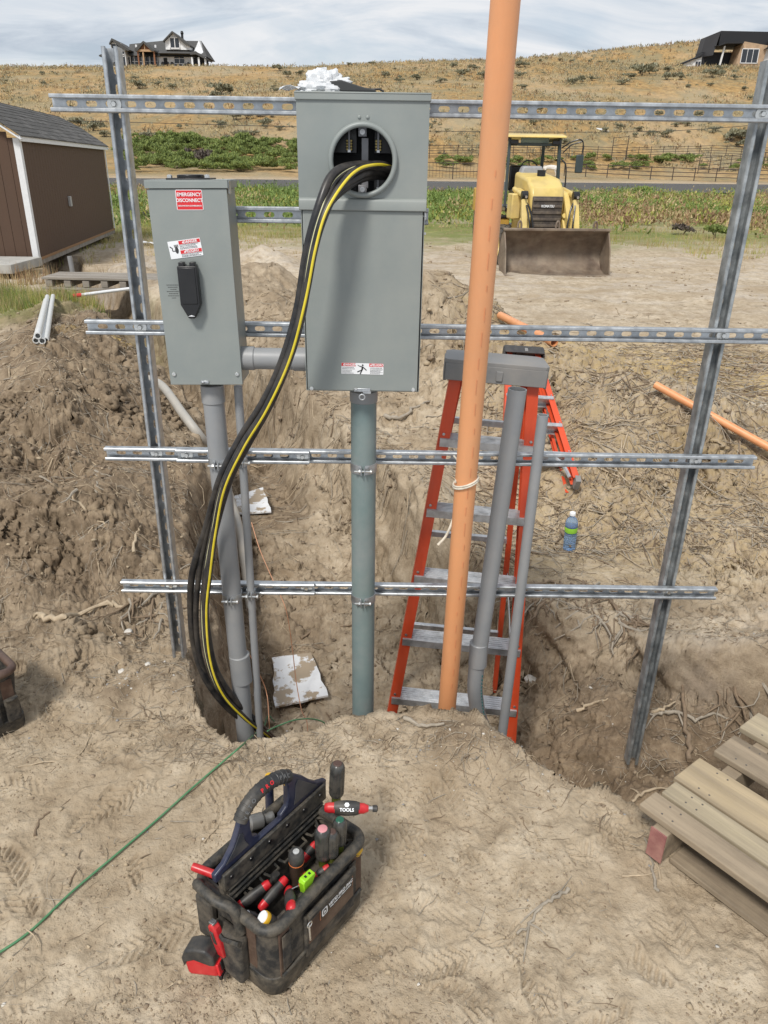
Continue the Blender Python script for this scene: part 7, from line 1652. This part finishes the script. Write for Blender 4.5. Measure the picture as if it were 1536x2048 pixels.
def sticks(name, n, lmin, lmax, rmin, rmax, xr, yr, lift, curl=.35, minw=None, ymax=None, bias=None):
    N = n*12; v_ = np.sqrt(rg2.random(N)) if ymax else rg2.random(N)
    y = yr[0]+(yr[1]-yr[0])*rg2.random(N)**1.6; x = (rg2.random(N)*2-1)*(y*.62+.25); k = (rg2.random(N) < region_density(x, y)*(bias(x, y) if bias else 1)) & (x > xr[0]) & (x < xr[1]); x = x[k][:n]; y = y[k][:n]; n = len(x)
    a = rg2.random(n)*2*np.pi; L = lmin+(lmax-lmin)*rg2.random(n)**2.2; L *= np.clip(y/2.2, .7, 2.2); R = (rmin+(rmax-rmin)*rg2.random(n)**2)*np.clip(y/2.5, .7, 2.4); da = (rg2.random((n, 3))-.5)*2*curl
    px_, py_ = [x], [y]; ang = a.copy()
    for s in range(3): ang = ang+da[:, s]; px_.append(px_[-1]+np.cos(ang)*L/3); py_.append(py_[-1]+np.sin(ang)*L/3)
    PX_ = np.stack(px_, 1); PY_ = np.stack(py_, 1); H_ = height(PX_, PY_, False)
    lf = rg2.random((n, 4))*lift*(rg2.random((n, 1))**2)
    m0, m1 = H_[:, 0], H_[:, 3]; H_ = np.maximum(H_, (m0[:, None]*(1-np.arange(4)/3)+m1[:, None]*np.arange(4)/3)-.03)+lf+R[:, None]*.5
    t = np.stack([np.gradient(PX_, axis=1), np.gradient(PY_, axis=1)], -1); t /= np.linalg.norm(t, axis=-1, keepdims=True)+1e-9
    nx = np.stack([-t[..., 1], t[..., 0], np.zeros_like(t[..., 0])], -1); taper = np.array([1, .95, .8, .35])[None, :]*R[:, None]
    C = np.stack([PX_, PY_, H_], -1); up = np.array([0, 0, 1.0]); ring = []
    for q in range(4): an = q*np.pi/2+.4; ring.append(C+(nx*math.cos(an)+up*math.sin(an))*taper[..., None])
    V = np.stack(ring, 2).reshape(-1, 3); base = (np.arange(n)*16)[:, None, None]
    f = np.array([[i*4+q, i*4+(q+1) % 4, (i+1)*4+(q+1) % 4, (i+1)*4+q] for i in range(3) for q in range(4)]); F_ = (base+f[None]).reshape(-1, 4)
    mi = np.repeat(rg2.integers(0, 3, n), 12); me = leafmesh(name, V, F_, TWIG, mi); o = bpy.data.objects.new(name, me); COL.objects.link(o); return tag(o, kind='stuff')
sticks('small_twigs', 9000, .02, .12, .0007, .0026, (-9, 9), (.9, 9), .02, .5)
sticks('straw_bits', 2600, .006, .035, .0005, .0013, (-2, 2), (.9, 2.1), .004, .2, bias=lambda x, y: 1.0/np.clip(region_density(x, y), .04, 1)*(.05+.3*(fbm(x, y, 3, 3, 301) > .05)))
sticks('root_fibres', 8000, .03, .16, .0006, .0016, (-9, 9), (1.7, 7), .03, .8, bias=lambda x, y: np.clip((np.abs(poly_sd(x, y, PIT)) < .3)*1.0+(x < -1)*.8+.3, 0, 1))
sticks('straw_litter', 6500, .03, .20, .0010, .0030, (.5, 12), (3.6, 12), .025, .25)
# clods and pebbles
ico_v = None
def clods(name, n, s0, s1, mats, dens, yr, flat=.7, gamma=3.0, seed=0):
    r_ = np.random.default_rng(100+seed); N = n*10; y = yr[0]+(yr[1]-yr[0])*r_.random(N)**1.5; x = (r_.random(N)*2-1)*(y*.62+.25); k = r_.random(N) < dens(x, y); x, y = x[k][:n], y[k][:n]; n = len(x)
    bm = bmesh.new(); bmesh.ops.create_icosphere(bm, subdivisions=1, radius=1); bv = np.array([v.co[:] for v in bm.verts]); bf = np.array([[q.index for q in f.verts] for f in bm.faces]); bm.free()
    s = (s0+(s1-s0)*r_.random(n)**gamma)*np.clip(y/2.2, .75, 2.5); ang = r_.random(n)*6.28; jit = 1+(r_.random((n, len(bv), 1))-.5)*1.0; V = bv[None]*jit*np.stack([np.ones(n), .6+.5*r_.random(n), flat*(.6+.5*r_.random(n))], -1)[:, None, :]*s[:, None, None]
    c, sn = np.cos(ang)[:, None], np.sin(ang)[:, None]; X = V[..., 0]*c-V[..., 1]*sn+x[:, None]; Y = V[..., 0]*sn+V[..., 1]*c+y[:, None]; Z = V[..., 2]+(height(x, y)+s*.12)[:, None]
    F_ = (bf[None]+(np.arange(n)*len(bv))[:, None, None]).reshape(-1, 3); mi = np.repeat(r_.integers(0, len(mats), n), len(bf))
    me = leafmesh(name, np.stack([X, Y, Z], -1).reshape(-1, 3), F_, mats, mi); o = bpy.data.objects.new(name, me); COL.objects.link(o); return tag(o, kind='stuff')
CL = [mat('clod_tan', (.37, .295, .20), .95, var=.25, scale=30), mat('clod_brown', (.25, .19, .13), .95, var=.3, scale=30)]
CLD = [mat('clod_damp', (.17, .128, .088), .95, var=.3, scale=30), CL[1]]
PEB = [mat('pale_pebble', (.55, .52, .47), .8, var=.2, scale=40), CL[0], mat('grey_pebble', (.28, .27, .26), .8, var=.2, scale=40)]
sdp = lambda x, y: poly_sd(x, y, PIT)
clods('dirt_clods', 14000, .0012, .010, CL, lambda x, y: np.clip(region_density(x, y)*.9-.04, 0, 1)*(sdp(x, y) > -.02)+.004, (1.0, 9.5), gamma=6, seed=1)
clods('damp_clods', 8000, .0012, .010, CLD, lambda x, y: np.clip((sdp(x, y) < .0)*.8+np.exp(-(((x+1.8)/.6)**2+((y-3.8)/1.2)**2)), 0, 1), (1.4, 6), gamma=6, seed=2)
clods('fine_crumbs', 9000, .0012, .0050, CL, lambda x, y: (y < 2.1)*(sdp(x, y) > .0)*(.15+.85*(fbm(x, y, 5, 3, 19) > .15)), (.9, 2.1), gamma=2, seed=3)
clods('small_pebbles', 900, .002, .007, PEB, lambda x, y: np.clip(np.exp(-(((x+.82)/.14)**2+((y-2.02)/.10)**2))*1.2+np.exp(-(((x-.30)/.20)**2+((y-1.75)/.10)**2))+.012+.5*np.exp(-(((x-.66)/.14)**2+((y-1.62)/.07)**2)), 0, 1), (.9, 3.0), gamma=2, seed=4)
clods('far_clods', 2200, .004, .018, CL, lambda x, y: .5*(fbm(x, y, .6, 3, 88) > .1)+.03, (6, 24), gamma=4, seed=5)
# individual sticks and roots one can point to
def stick(label, pts, r0, r1, m, branches=(), name='dead_stick', cat='stick', lift=.0):
    P = []
    for p in pts:
        if len(p) == 2: q = at_px(*p); P.append(Vector((q[0], q[1], hz(*q)+r0*.8+lift)))
        else: q = at_px(p[0], p[1]); P.append(Vector((q[0], q[1], hz(*q)+p[2])))
    rnd = random.Random(int(pts[0][0])); S = smooth_path(P, 4); S = [p+Vector((rnd.uniform(-1, 1), rnd.uniform(-1, 1), rnd.uniform(-.4, .6)))*r0*1.0 for p in S]; n = len(S); o = S[0]
    t = thing(name, label, cat, o); MB().tube([p-o for p in S], [(r0+(r1-r0)*i/(n-1))*rnd.uniform(.85, 1.2) for i in range(n)], 8).build('stem', m, t, smooth=50)
    for b in branches:
        i = int(b[0]*(n-1)); q = at_px(*b[1]); e = Vector((q[0], q[1], hz(*q)+r0*.5+b[2] if len(b) > 2 else hz(*q)+r0*.5)); mid_ = (S[i]+e)/2+Vector((0, 0, r0)); MB().tube(smooth_path([S[i]-o, mid_-o, e-o], 4), [r1*1.1*(1-.06*k) for k in range(9)], 6).build('branch', m, t, smooth=50)
    return t
stick('thick pale dead branch lying on the dirt left of the left post', [(75, 1240), (95, 1242), (130, 1238), (175, 1232), (215, 1232), (250, 1240)], .013, .007, TWIG[0], [(.1, (70, 1250)), (.55, (235, 1226))])
stick('forked bleached stick on the sand right of the tool bag', [(1136, 1800), (1108, 1808), (1082, 1830), (1060, 1850), (1030, 1885)], .0050, .0028, TWIG[2], [(.55, (1040, 1850)), (.75, (1090, 1880)), (.85, (1045, 1935))])
stick('long root curling across the pit wall at the lower right', [(1300, 1450), (1320, 1440), (1355, 1442), (1390, 1450), (1420, 1443), (1455, 1450), (1460, 1462)], .009, .004, TWIG[2], [(.1, (1290, 1462)), (.35, (1375, 1490))], lift=.01)
stick('pale root poking from the pit wall beside the right post', [(1300, 1448), (1325, 1430), (1350, 1418)], .008, .003, TWIG[0], lift=.02)
stick('thick dead stalk standing down the pit wall at the right', [(1378, 1540, .02), (1372, 1490, .03), (1366, 1430, .03), (1360, 1380, .02)], .010, .006, TWIG[1])
stick('two dry stalks below the corner of the pallet, left one', [(1310, 1806), (1306, 1770), (1300, 1730), (1285, 1695)], .0042, .0022, TWIG[2])
stick('two dry stalks below the corner of the pallet, right one', [(1318, 1760), (1312, 1730), (1302, 1690)], .0036, .0022, TWIG[0])
stick('thin dry straw lying across the stalks below the pallet', [(1240, 1768), (1290, 1755), (1330, 1745)], .0025, .0012, TWIG[0])
stick('stubby stick on the sand at the left, near the green wire', [(70, 1678), (85, 1655), (103, 1635)], .0036, .0026, TWIG[1])
stick('crooked thin root on the sand in the left foreground', [(38, 1540), (90, 1538), (140, 1538), (165, 1515), (182, 1488), (176, 1465)], .0028, .0012, TWIG[0])
stick('short dark stick lying under the water bottle', [(1120, 1072), (1130, 1092), (1142, 1105)], .011, .006, TWIG[1], lift=.03)
stick('long pale twig on the shelf below the water bottle', [(1085, 1000), (1120, 1012), (1160, 1030), (1215, 1048)], .006, .003, TWIG[0], [(.5, (1190, 1020))])
stick('pale branch lying behind the thick conduit', [(770, 850), (800, 842), (825, 828), (858, 815)], .016, .007, TWIG[2])
stick('bent root hanging on the left dirt pile beside the left post', [(270, 1132), (272, 1105), (280, 1080), (284, 1062)], .007, .003, TWIG[0], lift=.01)
stick('long thin twig across the left dirt pile', [(145, 1005), (175, 1030), (205, 1050), (228, 1062)], .006, .003, TWIG[0])
stick('dry root on the left slope beside the second lowest rail', [(160, 1090), (200, 1070), (232, 1050)], .006, .003, TWIG[2])
stick('straight stick lying on the pit floor behind the ladder', [(810, 1410), (850, 1398), (885, 1385)], .006, .003, TWIG[1])
stick('pale stick leaning on the pit wall right of the ladder', [(1155, 1432), (1185, 1418), (1215, 1405)], .008, .003, TWIG[0])
stick('small root across the pit floor left of the ladder', [(600, 1280), (640, 1268), (690, 1258), (720, 1245)], .007, .003, TWIG[1])
stick('twig on the pit lip left of the orange conduit', [(812, 1455), (845, 1462), (885, 1458)], .0075, .0045, TWIG[2], lift=.004)
stick('twig tangle on the pit lip right of the orange conduit', [(905, 1440), (935, 1436), (975, 1444), (1000, 1452)], .0045, .002, TWIG[2], [(.3, (960, 1455)), (.6, (925, 1452))], lift=.004)
stick('pale stick at the corner of the pallet and pit lip', [(1262, 1620), (1280, 1605), (1310, 1600), (1345, 1590)], .006, .003, TWIG[0], [(.4, (1255, 1590))], lift=.008)
# tangle of roots under the shelf edge
def tangle(label, cx0, cy0, w, h, n, seed):
    q = at_px(cx0, cy0); o = Vector((q[0], q[1], hz(*q))); t = thing('root_tangle', label, 'roots', o); rnd = random.Random(seed)
    for k in range(n):
        a = at_px(cx0+rnd.uniform(-w, w), cy0-rnd.random()*h); A_ = Vector((a[0], a[1], hz(*a)+.01)); ln = rnd.uniform(.08, .26); an = rnd.uniform(0, 6.28)
        B_ = A_+Vector((math.cos(an)*ln*.7, -abs(math.sin(an))*ln*.45-.04, -ln*.50+.05*rnd.random())); C_ = (A_+B_)/2+Vector((rnd.uniform(-1, 1), -rnd.random()*1.0-.1, rnd.uniform(-.3, .6)))*ln*.22
        for p in (B_, C_): p.z = max(p.z, hz(p.x, p.y)+.012)
        MB().tube([p-o for p in [A_, A_.lerp(C_, .5)+Vector((rnd.uniform(-1, 1), rnd.uniform(-1, 1), rnd.uniform(-1, 1)))*.008, C_, C_.lerp(B_, .5)+Vector((rnd.uniform(-1, 1), rnd.uniform(-1, 1), rnd.uniform(-1, 1)))*.008, B_]], [rr_*(1-.16*i) for rr_ in (rnd.uniform(.0028, .0085),) for i in range(5)], 6).build('root', rnd.choice((TWIG[1], TWIG[1], TWIG[2])), t, smooth=50)
tangle('big tangle of dead roots hanging from the shelf edge right of the ladder', 1120, 1225, 110, 60, 90, 3)
tangle('roots sticking from the pit wall left of the right post', 1225, 1270, 50, 40, 34, 4)
tangle('small tangle of roots behind the right ladder rail', 1015, 1150, 45, 60, 34, 5)
tangle('roots at the foot of the left post', 305, 1255, 45, 60, 16, 6)
tangle('roots on the pit wall below the small grey box', 430, 1200, 45, 90, 16, 7)
tangle('root ends on the slope at the far right', 1480, 1440, 60, 40, 20, 8)
tangle('twigs on the left dirt pile', 110, 1010, 110, 120, 26, 9)
# pebble stones near the left post
for px, py, r in ((258, 1270, .016), (244, 1345, .013), (296, 1334, .010), (258, 1355, .007), (240, 1300, .008), (1060, 1365, .028), (385, 630, .03)):
    q = at_px(px, py)
    t = thing('stone', {258: 'pale stone near the foot of the left post' if py == 1270 else 'tiny pale stone on the dark dirt patch', 244: 'white stone at the edge of the dark dirt patch', 296: 'small white stone right of the dark dirt patch', 240: 'small pale stone above the dark dirt patch', 1060: 'pale lump of rock on the pit wall right of the ladder', 385: 'pale stone behind the small grey box'}[px], 'stone', (q[0], q[1], hz(*q)+r*.25)); bm = bmesh.new(); bmesh.ops.create_icosphere(bm, subdivisions=2, radius=r)
    for v in bm.verts: v.co *= 1+.25*(random.random()-.5); v.co.z *= .6
    me = bpy.data.meshes.new('rock'); bm.to_mesh(me); bm.free(); me.materials.append(PEB[0]); o = bpy.data.objects.new('rock', me); COL.objects.link(o); o.parent = t
